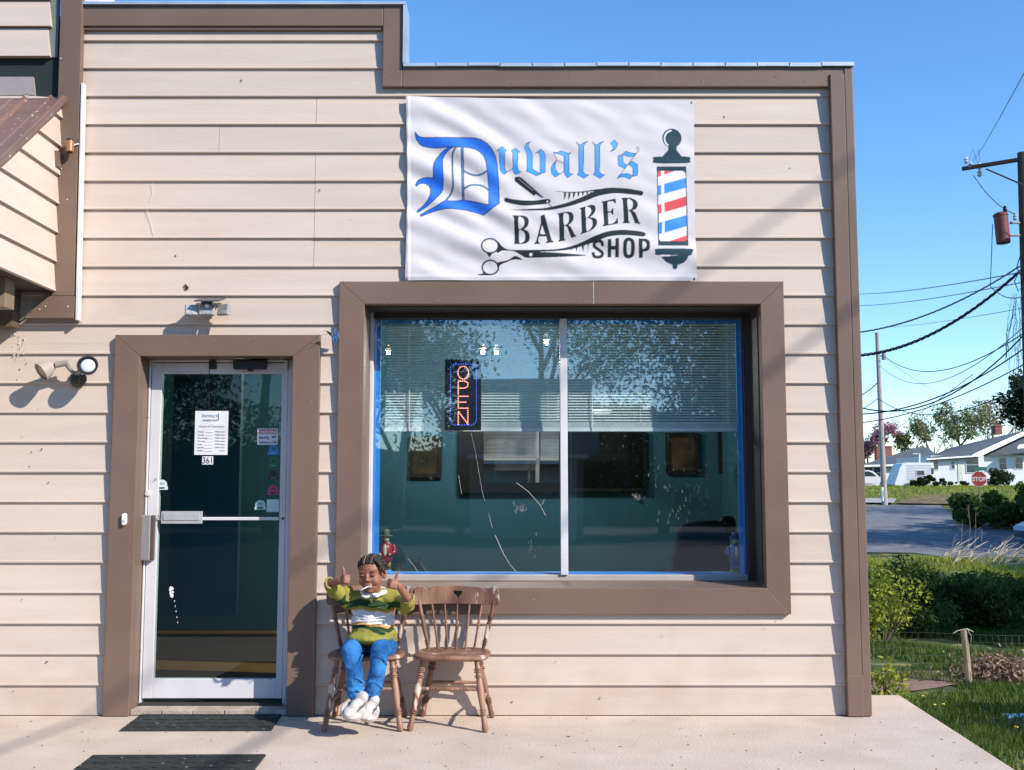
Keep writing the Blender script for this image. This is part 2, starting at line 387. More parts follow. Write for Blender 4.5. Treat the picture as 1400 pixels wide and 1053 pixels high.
# ---- window unit ----
YG = .27
m = MB(); e = .0
m.box(wX0-.03, wX0, .0195, YG+.03, wZ0, wZ1); m.box(wX1, wX1+.03, .0195, YG+.03, wZ0, wZ1); m.box(wX0-.03, wX1+.03, .0195, YG+.03, wZ1, wZ1+.03)
m.build('window_reveal', TRM, bld)
m = MB(); m.box(wX1-.007, wX1-.0005, .03, YG-.036, wZ0+.02, wZ1-.0005); m.box(wX0+.0005, wX1-.0075, .03, YG-.036, wZ1-.007, wZ1-.0005); m.build('reveal_shade_liner', mat('shade_liner_dark', (.05, .043, .035), .5), bld)  # dark strips on the right and top reveals only, painting in their shade
m = MB(); m.prism([(.0195, wZ0-.03), (.0195, wZ0-.002), (YG+.03, wZ0+.028), (YG+.03, wZ0-.03)], wX0-.03, wX1+.03, ax='x'); m.build('window_sill', TRM, bld)
FRD = mat('bronze_window_frame', (.045, .038, .030), .45)
fr = MB()
gx0, gx1, gz0, gz1 = wX0+.0, wX1-.0, wZ0+.02, wZ1
fr.box(gx1-.047, gx1, YG-.035, YG+.02, gz0, gz1); fr.box(gx0+.022, gx1-.047, YG-.035, YG+.02, gz1-.045, gz1); win = fr.build('display_window', FRD, bld, bevel=.004)
fr = MB(); fr.box(gx0, gx0+.022, YG-.03, YG+.02, gz0, gz1); fr.build('frame', ALU, win, bevel=.003)
fr = MB(); fr.box(gx0+.022, gx1-.047, YG-.03, YG+.02, gz0-.01, gz0+.035); fr.build('frame', mat('weathered_sill_frame', (.46, .40, .36), .5), win, bevel=.004)
mx0, mx1 = W(766, 600, YG-.04).x, W(776, 600, YG-.04).x
fr = MB(); fr.box(mx0, mx1, YG-.045, YG+.025, gz0+.0351, gz1-.0451); fr.build('mullion', ALU, win, bevel=.003)
GL = glassmat('window_glass', (.86, .96, .98), .17)
for (p, q) in ((gx0+.0221, mx0-.0005), (mx1+.0005, gx1-.0471)):
    g = MB(); g.add([(p, YG, gz0+.0351), (q, YG, gz0+.0351), (q, YG, gz1-.0451), (p, YG, gz1-.0451)], [(0, 1, 2, 3)]); g.build('pane', GL, win)
# blue painted inner jambs
BLUE = mat('blue_jamb_paint', (.045, .33, .88), .5, (.035, .28, .80), 6)
j = MB(); yb = YG+.022
j.box(gx0+.01, gx0+.062, yb, yb+.02, gz0, gz1); j.box(gx1-.084, gx1-.02, yb, yb+.02, gz0, gz1); j.box(gx0+.068, gx1-.084, yb, yb+.02, gz1-.066, gz1-.01); j.box(gx0+.068, gx1-.10, yb, yb+.16, gz0+.005, gz0+.041)
j.build('inner_jamb', BLUE, win)
# cracks and tape marks on the pane
cr = MB()
def poly_px(pts, Y, r): return [W(p[0], p[1], Y) for p in pts]
for pts, r in [([(644, 592), (650, 618), (655, 648), (660, 676), (663, 685)], .0010), ([(668, 702), (673, 722)], .0012), ([(677, 732), (688, 757), (697, 772), (705, 781)], .0024),
               ([(706, 660), (722, 672), (738, 690), (746, 705)], .0018), ([(741, 690), (744, 683)], .002), ([(627, 650), (631, 675)], .0012), ([(558, 764), (566, 774), (572, 783)], .0012)]:
    cr.tube(poly_px(pts, YG-.004, r), r, 5)
cr.build('glass_cracks', mat('crack_filler', (.42, .42, .41), .6), win)
sm = MB(); rr = random.Random(7)
for c, n_, dxx, dyy in [((712, 697), 26, 9, 5), ((728, 745), 16, 7, 20), ((925, 690), 20, 22, 28), ((875, 681), 9, 6, 4), ((905, 660), 12, 14, 16), ((955, 665), 12, 10, 25)]:
    for _ in range(n_):
        px = rr.gauss(c[0], dxx*.6); py = rr.gauss(c[1], dyy*.6); p = W(px, py, YG-.003); l = rr.uniform(.004, .03); an = rr.uniform(1.2, 1.9)
        q = p + Vector((math.cos(an)*l, 0, math.sin(an)*l)); sm.tube([p, q], [.0012, .0005], 4)
sm.build('smudges', mat('smudge', (.40, .40, .38), .8), win)

# ---- door ----
YD = .14
dr = MB(); dr.box(dX0-.03, dX0, .0195, YD+.06, 0.004, dZ1); dr.box(dX1, dX1+.03, .0195, YD+.06, 0.004, dZ1); dr.box(dX0-.03, dX1+.03, .0195, YD+.06, dZ1, dZ1+.03); dr.build('door_reveal', TRM, bld)
th = MB()
xa = dX0; n = 5
for i in range(n): th.box(xa+(dX1-dX0)*i/n+.002, xa+(dX1-dX0)*(i+1)/n-.002, -.02, YD+.05, .004, .035)
th.build('door_threshold', mat('threshold_block', (.50, .42, .36), .85, (.36, .28, .22), 14, bump=.5), bld, bevel=.004)
fx = lambda px, py=700: W(px, py, YD-.01).x
fz = lambda py, px=300: W(px, py, YD-.01).z
gX0, gX1, gZ0, gZ1 = fx(216), fx(382), fz(928), fz(511)
d = MB()
d.box(fx(201.8), gX0, YD-.012, YD+.035, fz(955), fz(496)); d.box(gX1, fx(390.2), YD-.012, YD+.035, fz(955), fz(496))
d.box(gX0, gX1, YD-.0115, YD+.0345, gZ1, fz(496.5)); d.box(gX0, gX1, YD-.0115, YD+.0345, fz(955)+.0005, gZ0)
door = d.build('glass_door', ALU, bld, bevel=.003)
d = MB(); d.box(dX0+.003, fx(201), YD-.022, YD+.05, .036, dZ1-.001); d.box(fx(391), dX1-.003, YD-.022, YD+.05, .036, dZ1-.001); d.box(fx(201), fx(391), YD-.02, YD+.05, fz(495), dZ1-.001); d.build('door_jamb', ALU, bld, bevel=.003)
d = MB(); d.box(fx(201), fx(391), YD-.04, YD-.014, .036, .052); d.build('door_sweep', mat('rubber_sweep', (.05, .045, .04), .6), door)
d = MB(); d.add([(gX0, YD, gZ0), (gX1, YD, gZ0), (gX1, YD, gZ1), (gX0, YD, gZ1)], [(0, 1, 2, 3)]); d.build('pane', glassmat('door_glass', (.72, .86, .80), .01), door)
d = MB(); d.box(gX0, gX1, YD-.02, YD-.004, fz(711.3), fz(707)); d.build('push_bar', ALU, door, bevel=.002)
d = MB(); d.box(fx(222), fx(278), YD-.034, YD-.0205, fz(716), fz(699)); d.box(fx(225), fx(275), YD-.039, YD-.0343, fz(711.5), fz(701.5)); d.build('mail_slot', mat('mail_slot_metal', (.55, .55, .53), .4, metal=.3), door, bevel=.003)
d = MB(); d.box(fx(196.5), fx(209.5), YD-.055, YD-.0125, fz(766), fz(704)); d.build('pull_handle', mat('handle_metal', (.42, .41, .42), .35, metal=.5), door, bevel=.006)
d = MB(); d.box(fx(210.3), fx(213.5), YD-.05, YD-.0125, fz(765), fz(704.5)); d.build('pull_handle_edge', mat('handle_brown', (.16, .12, .09), .4, metal=.4), door)
d = MB(); p = W(202.5, 675, YD-.013); d.lathe([(.018, 0), (.018, .012), (.013, .018), (.0, .018)], p, 18, ax=(0, -1, 0)); d.build('lock_cylinder', ALU, door, smooth=False)
d = MB(); d.lathe([(.008, 0), (.008, .003), (0, .003)], W(387, 709, YD-.0125), 12, ax=(0, -1, 0)); d.build('stile_screw', mat('dark_metal', (.12, .12, .12), .4, metal=.6), door)
d = MB(); d.box(fx(317), fx(362), YD-.075, YD-.023, fz(506), fz(493.5)); d.box(fx(337), fx(344), YD-.08, YD-.03, fz(509), fz(505)); d.build('door_closer', BLACK, door, bevel=.006)
d = MB(); d.tube([W(318, 489, YD-.08), W(345, 491.5, YD-.05)], .006, 6); d.build('closer_arm', ALU, door)
d = MB(); d.box(fx(281.5), fx(291), YD-.028, YD-.012, fz(505), fz(493.5)); d.tube([W(286, 504, YD-.014), W(286, 560, YD-.004)], .0022, 5); d.build('top_latch', BLACK, door)
for (px, py) in [(384, 948), (386, 500)]:
    d = MB(); d.lathe([(.012, -.03), (.012, .03), (0, .03)], W(px+6, py, YD-.03), 10); d.build('hinge', ALU, door)
d = MB(); rr = random.Random(3)
for i in range(10):
    p = W(234+rr.uniform(-2.5, 3), 808+rr.uniform(-4, 8), YD-.003); d.ell(p, (rr.uniform(.004, .009), .001, rr.uniform(.006, .014)), 8, 5)
for py in (822, 829, 836, 844, 851): d.ell(W(238.5+(py-822)*.15, py, YD-.003), (.0022, .0008, .006), 6, 4)
d.build('bird_dropping', WHT, door)
# ================= BANNER (printed cloth: print stored per vertex) =================
def cat_rom(P, closed=True, n=6):
    P = np.array(P, float); N = len(P); out = []
    rngi = range(N) if closed else range(N-1)
    for i in rngi:
        p0 = P[(i-1) % N] if closed or i > 0 else P[i]; p1 = P[i]; p2 = P[(i+1) % N]; p3 = P[(i+2) % N] if closed or i+2 < N else p2
        for k in range(n):
            t = k/n; out.append(.5*((2*p1)+(-p0+p2)*t+(2*p0-5*p1+4*p2-p3)*t*t+(-p0+3*p1-3*p2+p3)*t**3))
    if not closed: out.append(P[-1])
    return np.array(out)
NXB, NYB = 660, 418
U0, U1, V0, V1 = 552.0, 955.0, 129.0, 387.0         # raster window in photo pixels
SS = 2; RW, RH = NXB*SS, NYB*SS
img = np.ones((RH, RW, 3))*np.array([.64, .605, .62])
gx_ = U0+(np.arange(RW)+.5)/RW*(U1-U0); gy_ = V0+(np.arange(RH)+.5)/RH*(V1-V0)
def region(P, pad=0):
    i0 = max(0, int((P[:, 0].min()-pad-U0)/(U1-U0)*RW)-1); i1 = min(RW, int((P[:, 0].max()+pad-U0)/(U1-U0)*RW)+2)
    j0 = max(0, int((P[:, 1].min()-pad-V0)/(V1-V0)*RH)-1); j1 = min(RH, int((P[:, 1].max()+pad-V0)/(V1-V0)*RH)+2)
    return i0, i1, j0, j1
def fill(polys, color):
    P = np.concatenate(polys); i0, i1, j0, j1 = region(P)
    X, Y = np.meshgrid(gx_[i0:i1], gy_[j0:j1]); ins = np.zeros(X.shape, bool)
    for Q in polys:
        for a_, b_ in zip(Q, np.roll(Q, -1, 0)):
            if a_[1] == b_[1]: continue
            c_ = ((a_[1] > Y) != (b_[1] > Y)) & (X < (b_[0]-a_[0])*(Y-a_[1])/(b_[1]-a_[1])+a_[0]); ins ^= c_
    sub = img[j0:j1, i0:i1]
    if callable(color): sub[ins] = color(X[ins], Y[ins])
    else: sub[ins] = color
def stroke(P, wd, color, closed=False):
    P = np.array(P, float); i0, i1, j0, j1 = region(P, wd); X, Y = np.meshgrid(gx_[i0:i1], gy_[j0:j1]); D = np.full(X.shape, 1e9)
    Q = np.roll(P, -1, 0) if closed else P[1:]
    for a_, b_ in zip(P if closed else P[:-1], Q):
        d_ = b_-a_; L2 = (d_**2).sum()+1e-9; t = np.clip(((X-a_[0])*d_[0]+(Y-a_[1])*d_[1])/L2, 0, 1)
        D = np.minimum(D, np.hypot(X-a_[0]-t*d_[0], Y-a_[1]-t*d_[1]))
    img[j0:j1, i0:i1][D < wd/2] = color
def cv(pts, c): return np.array([(c[0]+x/c[2], c[1]+y/c[2]) for x, y in pts], float)
INK = np.array([.012, .022, .024]); NAVY = np.array([.006, .03, .12]); TEAL = np.array([.012, .055, .085])
def bluef(lo, hi):
    def f(X, Y):
        t = np.clip((X-565)/110, 0, 1)[:, None]*.6+.2
        return np.array([.010, .12, .66])*(1-t)+np.array([.04, .21, .80])*t
    return f
def blue2(X, Y):
    t = np.clip((Y-195)/45, 0, 1)[:, None]; return np.array([.12, .42, .92])*(1-t)+np.array([.05, .29, .88])*t
cD = (560, 170, 7.8)
D1 = [(62,88),(85,120),(110,138),(150,147),(250,148),(400,145),(600,145),(690,152),(760,172),(830,215),(880,275),(915,345),(935,430),(945,560),(952,680),(957,850),(790,970),(720,945),(600,918),(480,905),(400,903),(330,912),(250,932),(180,960),(125,985),(110,970),(200,915),(280,878),(345,838),(400,798),(405,815),(500,815),(565,808),(640,820),(740,845),(845,868),(845,700),(835,560),(825,480),(812,400),(790,340),(750,295),(700,268),(640,253),(570,248),(480,248),(420,247),(300,255),(230,250),(150,235),(110,215),(75,170),(60,120)]
D2 = [(470,250),(420,275),(375,320),(352,370),(355,470),(362,600),(352,700),(320,755),(260,815),(180,880),(90,940),(75,925),(140,875),(190,820),(220,760),(225,700),(205,655),(170,632),(130,628),(95,640),(78,665),(63,655),(75,620),(100,590),(150,572),(200,570),(252,578),(255,470),(262,420),(285,365),(330,310),(380,270),(430,247)]
for Dp in (D1, D2):
    P = cv(Dp, cD); fill([P], bluef(0, 1)); stroke(P, 1.1, NAVY, True)
for pts in ([(549,250),(552,450),(563,810)], [(573,250),(577,450),(583,810)]): stroke(cv(pts, cD), 1.0, TEAL)
stroke(cv([(562,250),(565,450),(572,810)], cD), 2.2, np.array([.05, .22, .42]))
for pts in ([(549,250),(552,450),(563,810)], [(573,250),(577,450),(583,810)]): stroke(cv(pts, cD), .8, TEAL)
for pts in ([(495,250),(465,300),(455,350),(458,500),(465,650),(440,740),(395,800)], [(575,495),(640,530),(710,545),(770,535),(825,505)], [(580,700),(640,662),(710,650),(780,662),(845,705)]):
    q = cat_rom(cv(pts, cD), False); stroke(q, 2.6, TEAL); stroke(q, 1.2, np.array([.04, .20, .36]))
cU = (675, 180, 12.727); cL = (770, 180, 12.727)
UV = [(cU, [(50,350),(148,272),(220,340),(190,370),(188,620),(200,665),(235,705),(178,757),(130,705),(105,650),(103,400),(95,355),(75,345)]),
 (cU, [(305,345),(377,290),(450,350),(420,385),(415,640),(425,680),(455,715),(480,705),(420,745),(370,748),(335,690),(332,400),(325,365)]),
 (cU, [(640,182),(570,215),(540,255),(535,300),(560,350),(582,400),(582,660),(565,705),(600,715),(745,785),(820,745),(795,735),(672,662),(670,400),(645,335),(600,275),(600,235)]),
 (cU, [(728,385),(820,320),(870,360),(897,420),(897,715),(810,745),(805,735),(805,430),(790,390),(765,370)]),
 (cU, [(1035,372),(1110,375),(1165,342),(1300,385),(1340,368),(1308,410),(1308,700),(1335,745),(1375,740),(1285,812),(1235,760),(1222,700),(1222,430),(1130,400),(1060,385)]),
 (cU, [(1090,510),(1020,580),(993,660),(1000,720),(1030,770),(1072,800),(1145,750),(1100,700),(1068,640),(1066,580),(1085,525)]),
 (cL, [(220,190),(262,225),(295,250),(340,210),(425,178),(375,215),(352,262),(350,710),(385,750),(440,760),(360,822),(240,755),(270,715),(270,262),(255,230)]),
 (cL, [(x+280, y) for x, y in [(220,190),(262,225),(295,250),(340,210),(425,178),(375,215),(352,262),(350,710),(385,750),(440,760),(360,822),(240,755),(270,715),(270,262),(255,230)]]),
 (cL, [(885,152),(948,210),(930,270),(895,320),(822,360),(865,310),(868,275),(850,240),(818,212)]),
 (cL, [(1085,350),(1180,380),(1270,388),(1225,435),(1150,440),(1090,425),(1040,400),(1045,390)]),
 (cL, [(950,435),(1035,400),(1040,540),(1110,590),(1065,652),(960,600)]),
 (cL, [(1190,520),(1295,580),(1290,768),(1210,785),(1210,630),(1135,580)]),
 (cL, [(1020,745),(1100,738),(1150,745),(1210,780),(1150,835),(1060,800),(1000,795),(935,828)])]
for c, pts in UV: P = cv(pts, c); fill([P], blue2); stroke(P, .75, NAVY, True)
for c, pts in [(cU, [(225,710),(330,650)]), (cU, [(1040,375),(1092,505),(1215,560)]), (cU, [(1145,750),(1222,700)]), (cL, [(935,828),(1310,335),(1318,290),(1285,272),(1268,300),(1290,320)])]:
    stroke(cv(pts, c), .8, NAVY)
c4 = (680, 235, 6.667)
def ink(pts, c, smooth=True, holes=()): fill([cat_rom(cv(pts, c)) if smooth else cv(pts, c)]+[cat_rom(cv(h, c)) for h in holes], INK)
ink([(165,50),(200,48),(225,62),(425,240),(405,240),(350,205),(335,222),(160,90),(155,70)], c4, False)
stroke(cv([(195,68),(325,175)], c4), .5, np.array([.5, .5, .5]))
ink([(65,245),(85,240),(150,255),(250,265),(350,262),(430,252),(470,252),(485,268),(475,285),(455,292),(350,305),(250,312),(160,300),(80,280),(62,262)], c4)
stroke(cv([(455,272),(455,273)], c4), 2.4, np.array([.8, .77, .79])); stroke(cv([(465,288),(492,320)], c4), 1.1, INK)
ink([(110,347),(250,345),(400,335),(520,315),(620,290),(720,255),(820,210),(920,165),(1000,150),(1080,148),(1180,155),(1260,168),(1320,180),(1328,200),(1310,220),(1280,215),(1180,205),(1080,198),(980,210),(900,230),(800,270),(700,305),(600,330),(500,348),(400,356),(300,358),(200,355)], c4)
ink([(515,183),(640,188),(760,183),(860,168),(930,160),(960,165),(920,178),(850,182),(760,193),(640,196)], c4)
for x, tx, ty in [(615,605,268),(655,645,265),(697,688,252),(738,733,240),(778,773,225),(818,812,212),(850,845,200),(880,874,190)]:
    ink([(x-9,188),(x+13,188),(x+6,(188+ty)/2+6),(tx,ty)], c4, False)
c5 = (695, 265, 14); c6 = (785, 265, 14)
def letter(o, c, *h): fill([cv(o, c)]+[cat_rom(cv(x, c), n=4) for x in h], INK)
letter([(75,425),(270,425),(340,440),(385,490),(392,560),(370,630),(300,690),(360,715),(400,760),(412,840),(395,910),(340,955),(240,972),(95,965),(120,930),(108,480)], c5, [(195,460),(250,462),(295,500),(305,580),(285,640),(200,680)], [(208,712),(270,720),(312,760),(322,840),(310,900),(260,940),(212,940)])
fill([cv([(615,435),(690,402),(745,600),(830,890),(868,915),(868,930),(715,950),(715,930),(745,910),(725,820),(585,825),(570,920),(605,950),(600,965),(495,968),(500,950),(530,920),(622,560)], c5), cv([(645,600),(605,775),(705,780)], c5)], INK)
letter([(930,385),(1060,360),(1150,350),(1220,370),(1250,430),(1240,510),(1200,570),(1150,605),(1200,650),(1270,790),(1300,805),(1295,820),(1205,850),(1120,640),(1065,620),(1070,860),(1095,880),(1090,895),(955,918),(955,900),(980,880),(965,420)], c5, [(1055,395),(1120,385),(1155,420),(1160,500),(1140,570),(1065,600)])
letter([(95,285),(330,215),(390,230),(412,280),(400,350),(350,420),(290,460),(370,465),(420,490),(438,540),(425,610),(370,680),(280,735),(120,785),(120,765),(145,740),(125,310)], c6, [(213,270),(270,262),(315,290),(325,350),(290,420),(225,480)], [(228,492),(300,490),(340,520),(350,590),(325,660),(240,725)])
letter([(515,160),(790,98),(800,190),(775,190),(740,150),(635,160),(640,345),(700,340),(735,280),(745,285),(750,400),(730,405),(700,365),(645,370),(655,590),(740,570),(800,520),(815,465),(832,465),(840,575),(540,635),(540,620),(570,590),(545,190)], c6)
letter([(895,95),(920,85),(1080,85),(1170,120),(1212,180),(1212,240),(1180,300),(1110,325),(1170,370),(1240,545),(1270,575),(1265,585),(1165,570),(1080,370),(1030,330),(1040,530),(1065,555),(1060,568),(920,565),(925,550),(950,535),(925,130)], c6, [(1015,120),(1080,125),(1118,170),(1118,250),(1090,300),(1030,315)])
c7 = (645, 310, 5.6)
for (cx, cy, rx, ry) in [(140,150,64,56), (142,313,62,54)]:
    t = np.linspace(0, 2*np.pi, 40); stroke(cv(list(zip(cx+rx*np.cos(t), cy+ry*np.sin(t))), c7), 2.1, INK)
ink([(200,115),(230,150),(270,175),(340,182),(520,180),(640,175),(740,155),(840,120),(940,75),(1040,40),(1140,27),(1250,32),(1320,45),(1330,62),(1310,78),(1240,72),(1140,68),(1040,82),(940,118),(840,150),(740,178),(640,190),(520,196),(600,200),(875,218),(740,232),(560,240),(420,240),(380,222),(320,192),(240,186),(200,205),(190,190),(208,160)], c7)
stroke(cv([(452,217),(452,218)], c7), 4.2, np.array([.8, .77, .79]))
ink([(108,200),(160,205),(135,240)], c7, False)
ink([(388,256),(350,230),(322,230),(280,256),(205,274),(190,285),(205,330),(218,295),(270,272),(310,256),(350,254)], c7)
ink([(38,368),(80,360),(92,338),(115,358),(150,374),(60,374)], c7, False)
for x, y0_, tx, ty in [(725,172,722,186),(762,160,760,188),(800,148,803,192),(845,132,854,197),(895,112,886,203)]:
    ink([(x-7,y0_),(x+14,y0_-6),(tx+4,(y0_+ty)/2),(tx,ty)], c7, False)
stroke(cat_rom(cv([(1000,140),(992,118),(965,112),(940,125),(940,152),(972,176),(1000,200),(992,226),(962,234),(936,226),(930,205)], c7), False), 4.2, INK)
ink([(1040,100),(1068,97),(1068,150),(1098,148),(1098,92),(1125,90),(1125,235),(1098,235),(1098,178),(1068,178),(1068,235),(1040,235)], c7, False)
ink([(1158,150),(1164,108),(1200,86),(1238,106),(1246,150),(1246,185),(1238,225),(1200,243),(1166,226),(1158,185)], c7, True, [[(1186,150),(1190,120),(1202,112),(1214,120),(1218,150),(1218,185),(1214,208),(1202,216),(1190,208),(1186,185)]])
letter([(1275,95),(1330,95),(1352,104),(1362,120),(1362,170),(1350,185),(1330,192),(1308,192),(1308,240),(1280,240)], c7, [(1306,118),(1325,120),(1335,135),(1335,155),(1325,168),(1306,170)])
c8 = (885, 170, 5.14)
t = np.linspace(0, 2*np.pi, 40)[:-1]
DT = np.array([.018, .05, .072])
fill([cv(list(zip(172+68*np.cos(t), 100+68*np.sin(t))), c8)], DT)
ta = np.linspace(2.0, 4.6, 24); stroke(cv(list(zip(172+52*np.cos(ta), 103+56*np.sin(ta))), c8), 1.9, np.array([.78, .75, .78]))
fill([cv([(145,150),(205,150),(205,185),(242,232),(102,232),(145,185)], c8)], DT)
fill([cat_rom(cv([(60,230),(280,230),(298,252),(280,275),(60,275),(42,252)], c8))], DT)
fill([cv([(65,298),(272,298),(288,855),(75,855)], c8)], DT)
inner = cv([(82,328),(245,328),(262,338),(268,352),(278,805),(270,820),(255,824),(95,824),(82,812),(72,345)], c8)
save = img.copy(); fill([inner], np.array([.80, .76, .79])); msk = (img != save).any(axis=2); full = img.copy()
REDp, BLp = np.array([.72, .09, .10]), np.array([.06, .28, .85])
for pts, c_ in [([(60,320),(215,320),(60,378)], REDp), ([(60,438),(290,372),(290,442),(60,506)], BLp), ([(60,572),(290,502),(290,569),(60,638)], REDp), ([(60,700),(290,635),(290,713),(60,780)], BLp), ([(140,828),(290,776),(290,828)], REDp), ([(96,320),(117,320),(122,770),(103,775)], np.array([.82, .80, .84]))]:
    fill([cv(pts, c8)], c_)
stripes = img.copy(); img[:] = save; img[msk] = stripes[msk]
fill([cat_rom(cv([(70,878),(300,878),(315,900),(300,925),(240,922),(70,922),(55,900)], c8), n=4)], DT)
fill([cv([(95,932),(160,928),(292,915),(278,950),(255,975),(212,990),(210,1010),(195,1022),(178,1012),(175,988),(130,968)], c8)], DT)
stroke(cv([(90,925),(155,925)], c8), 1.6, np.array([.8, .77, .79]))
pr = img.reshape(NYB, SS, NXB, SS, 3).mean(axis=(1, 3))
# geometry: corners in the photo, hung just proud of the boards
TL, TRc, BRc, BL = [np.array(p, float) for p in ((555, 131.5), (949, 138), (953, 384), (554, 383.5))]
uu = np.linspace(0, 1, NXB); vv = np.linspace(0, 1, NYB); UU, VV = np.meshgrid(uu, vv)
PX = (TL[0]*(1-UU)+TRc[0]*UU)*(1-VV) + (BL[0]*(1-UU)+BRc[0]*UU)*VV; PY = (TL[1]*(1-UU)+TRc[1]*UU)*(1-VV) + (BL[1]*(1-UU)+BRc[1]*UU)*VV
PX = PX + 3.5*np.sin(np.pi*VV)*(1-UU)**6*.6 - 1.5*np.sin(np.pi*VV)*UU**8
PY = PY + 1.6*np.sin(np.pi*UU)*(1-VV)**6 - 0*VV
def smoothn(u, v, ang, f, ph): return np.sin((u*math.cos(ang)+v*math.sin(ang))*f+ph)
q = PX-555; r = PY-131
dg = (r*1.0 + q*-.55)          # diagonal folds falling to the right
H = .0
fold = np.exp(-((q-60)/110)**2)*np.exp(-((r-110)/90)**2)
H = H + .0105*np.sin(dg/6.1+1.4*np.sin(q/47.)+.9*np.sin(r/33.))*fold
H = H + .0045*np.sin(dg/11.5+.8*np.sin(q/60.))*np.exp(-((q-90)/130)**2)
dg2 = r - q*.22
H = H + .0080*np.sin(dg2/9.0+.6*np.sin(q/80.))*np.exp(-((r-215)/34)**2)*(1-np.exp(-(q/40)**2))
H = H + .0012*np.sin(q/23.+1.2*np.sin(r/19.))*np.exp(-(r/60)**2)
H = H + .0035*np.exp(-((q-3)/2.2)**2) + .003*np.exp(-((r-248)/3.)**2)
rs = np.random.RandomState(5)
for _ in range(26):
    a_ = rs.uniform(.2, 1.2); f_ = rs.uniform(.08, .34); H = H + (.00055/f_*.12)*np.sin((-q*math.sin(a_)*.7+r*math.cos(a_))*f_+rs.uniform(0, 6)+1.3*np.sin(q*rs.uniform(.01, .03)+rs.uniform(0, 6)))
YB = -.034 - H + 0.5*(abs(H)-H)*0 - .006*np.sin(np.pi*UU)*np.sin(np.pi*VV)
vx = np.empty((NYB, NXB, 3))
u_ = (PX-700)/F; v_ = (526.5-PY)/F; dy_ = CP-v_*SP; dz_ = SP+v_*CP
t_ = (DIST-.03)/dy_; vx[..., 0] = u_*t_; vx[..., 2] = EYE+dz_*t_; vx[..., 1] = YB
ids = np.arange(NXB*NYB).reshape(NYB, NXB)
fq = np.stack([ids[1:, :-1], ids[1:, 1:], ids[:-1, 1:], ids[:-1, :-1]], -1).reshape(-1, 4)
# print colour looked up at each vertex's place
ix = np.clip((PX-U0)/(U1-U0)*NXB-.5, 0, NXB-1.01); iy = np.clip((PY-V0)/(V1-V0)*NYB-.5, 0, NYB-1.01)
i0 = ix.astype(int); j0 = iy.astype(int); fx_ = (ix-i0)[..., None]; fy_ = (iy-j0)[..., None]
cl_ = (pr[j0, i0]*(1-fx_)+pr[j0, i0+1]*fx_)*(1-fy_) + (pr[j0+1, i0]*(1-fx_)+pr[j0+1, i0+1]*fx_)*fy_
bmn = bpy.data.materials.new('printed_cloth'); bmn.use_nodes = True; nt = bmn.node_tree; p = nt.nodes['Principled BSDF']
va = nt.nodes.new('ShaderNodeVertexColor'); va.layer_name = 'print'; nt.links.new(va.outputs[0], p.inputs['Base Color']); p.inputs['Roughness'].default_value = .6
p.inputs['Specular IOR Level'].default_value = .25
ban = raw('banner', vx.reshape(-1, 3), fq, bmn, smooth=True)
ca = ban.data.color_attributes.new('print', 'FLOAT_COLOR', 'POINT')
ca.data.foreach_set('color', np.concatenate([cl_.reshape(-1, 3), np.ones((NXB*NYB, 1))], 1).astype(np.float32).ravel())
banroot = empty('shop_banner', (W(752, 384).x, -.03, W(752, 384).z), 'white cloth banner reading Duvall\'s Barber Shop with razor, scissors and striped pole, above the window', 'banner')
ban.name = 'printed_sheet'; ban.parent = banroot; ban.matrix_parent_inverse = Matrix.Translation(-banroot.location)
gm = MB()
for (px, py) in [(558, 134), (946, 140), (950, 381), (557, 381)]: gm.lathe([(.007, 0), (.007, .002), (.004, .003), (0, .003)], W(px, py, -.034), 12, ax=(0, -1, 0))
gm.build('grommets', mat('brass_grommet', (.3, .26, .2), .4, metal=.5), banroot)
# ================= THINGS ON THE FACADE =================
# --- porch canopy at the upper left: sided cheek, ribbed metal roof, soffit ---
can = empty('porch_canopy', (-3.2, 0, 1.6), 'sided porch canopy with ribbed brown metal roof jutting out at the upper left', 'canopy')
cx = W(78, 300, -.05).x; czb = W(70.5, 399.6, -.03).z; czt = W(86, 140, -.05).z
def onX(px, py, X):
    d = ray(px, py); t = X/d.x; return Vector((0, -DIST, EYE)) + d*t
e = onX(0.5, 222, cx); slope = (czt - e.z)/(-.05 - e.y)
yend = -1.25; zr = lambda y: czt + (y+.05)*slope
cb = W(60, 399.6, -.03).z
ck = MB(); tk = .014
z = czb; kk = 0; BP = PB
while z < czt:
    z2 = z+BP
    ya, yb_ = yend, -.0225
    def yat(zz): return max(ya, -.05-(czt-zz)/slope)      # where the rake cuts this height
    for (zl, zh, p0, p1) in [(z, z+.0145, .020, .016), (z+.0145, z2, .016, 0)]:
        y1_, y2_ = yat(zl), yat(zh)
        if y1_ >= yb_: continue
        y2_ = min(y2_, yb_); zh2 = zh if y2_ < yb_ else czt
        ck.add([(cx+p0, y1_, zl), (cx+p0, yb_, zl), (cx+p1, yb_, zh2), (cx+p1, y2_, zh2), (cx-.01, y1_, zl), (cx-.01, yb_, zl), (cx-.01, yb_, zh2), (cx-.01, y2_, zh2)],
               [(0, 1, 2, 3), (4, 7, 6, 5), (0, 4, 5, 1), (3, 2, 6, 7), (0, 3, 7, 4)])
    z = z2
ck.build('cheek_siding', SID, can)
ROOFM = mat('canopy_roof_metal', (.20, .125, .105), .45, (.16, .098, .08), 4, bump=.15, bscale=8, spots=((.45, .42, .38), 26, .66))
rfm = MB()
zz0 = zr(yend-.06)
def rp(x, y, h): return (x, y-h*slope/math.hypot(1, slope), zr(y)+h/math.hypot(1, slope))
prof_ = []; x = cx+.035
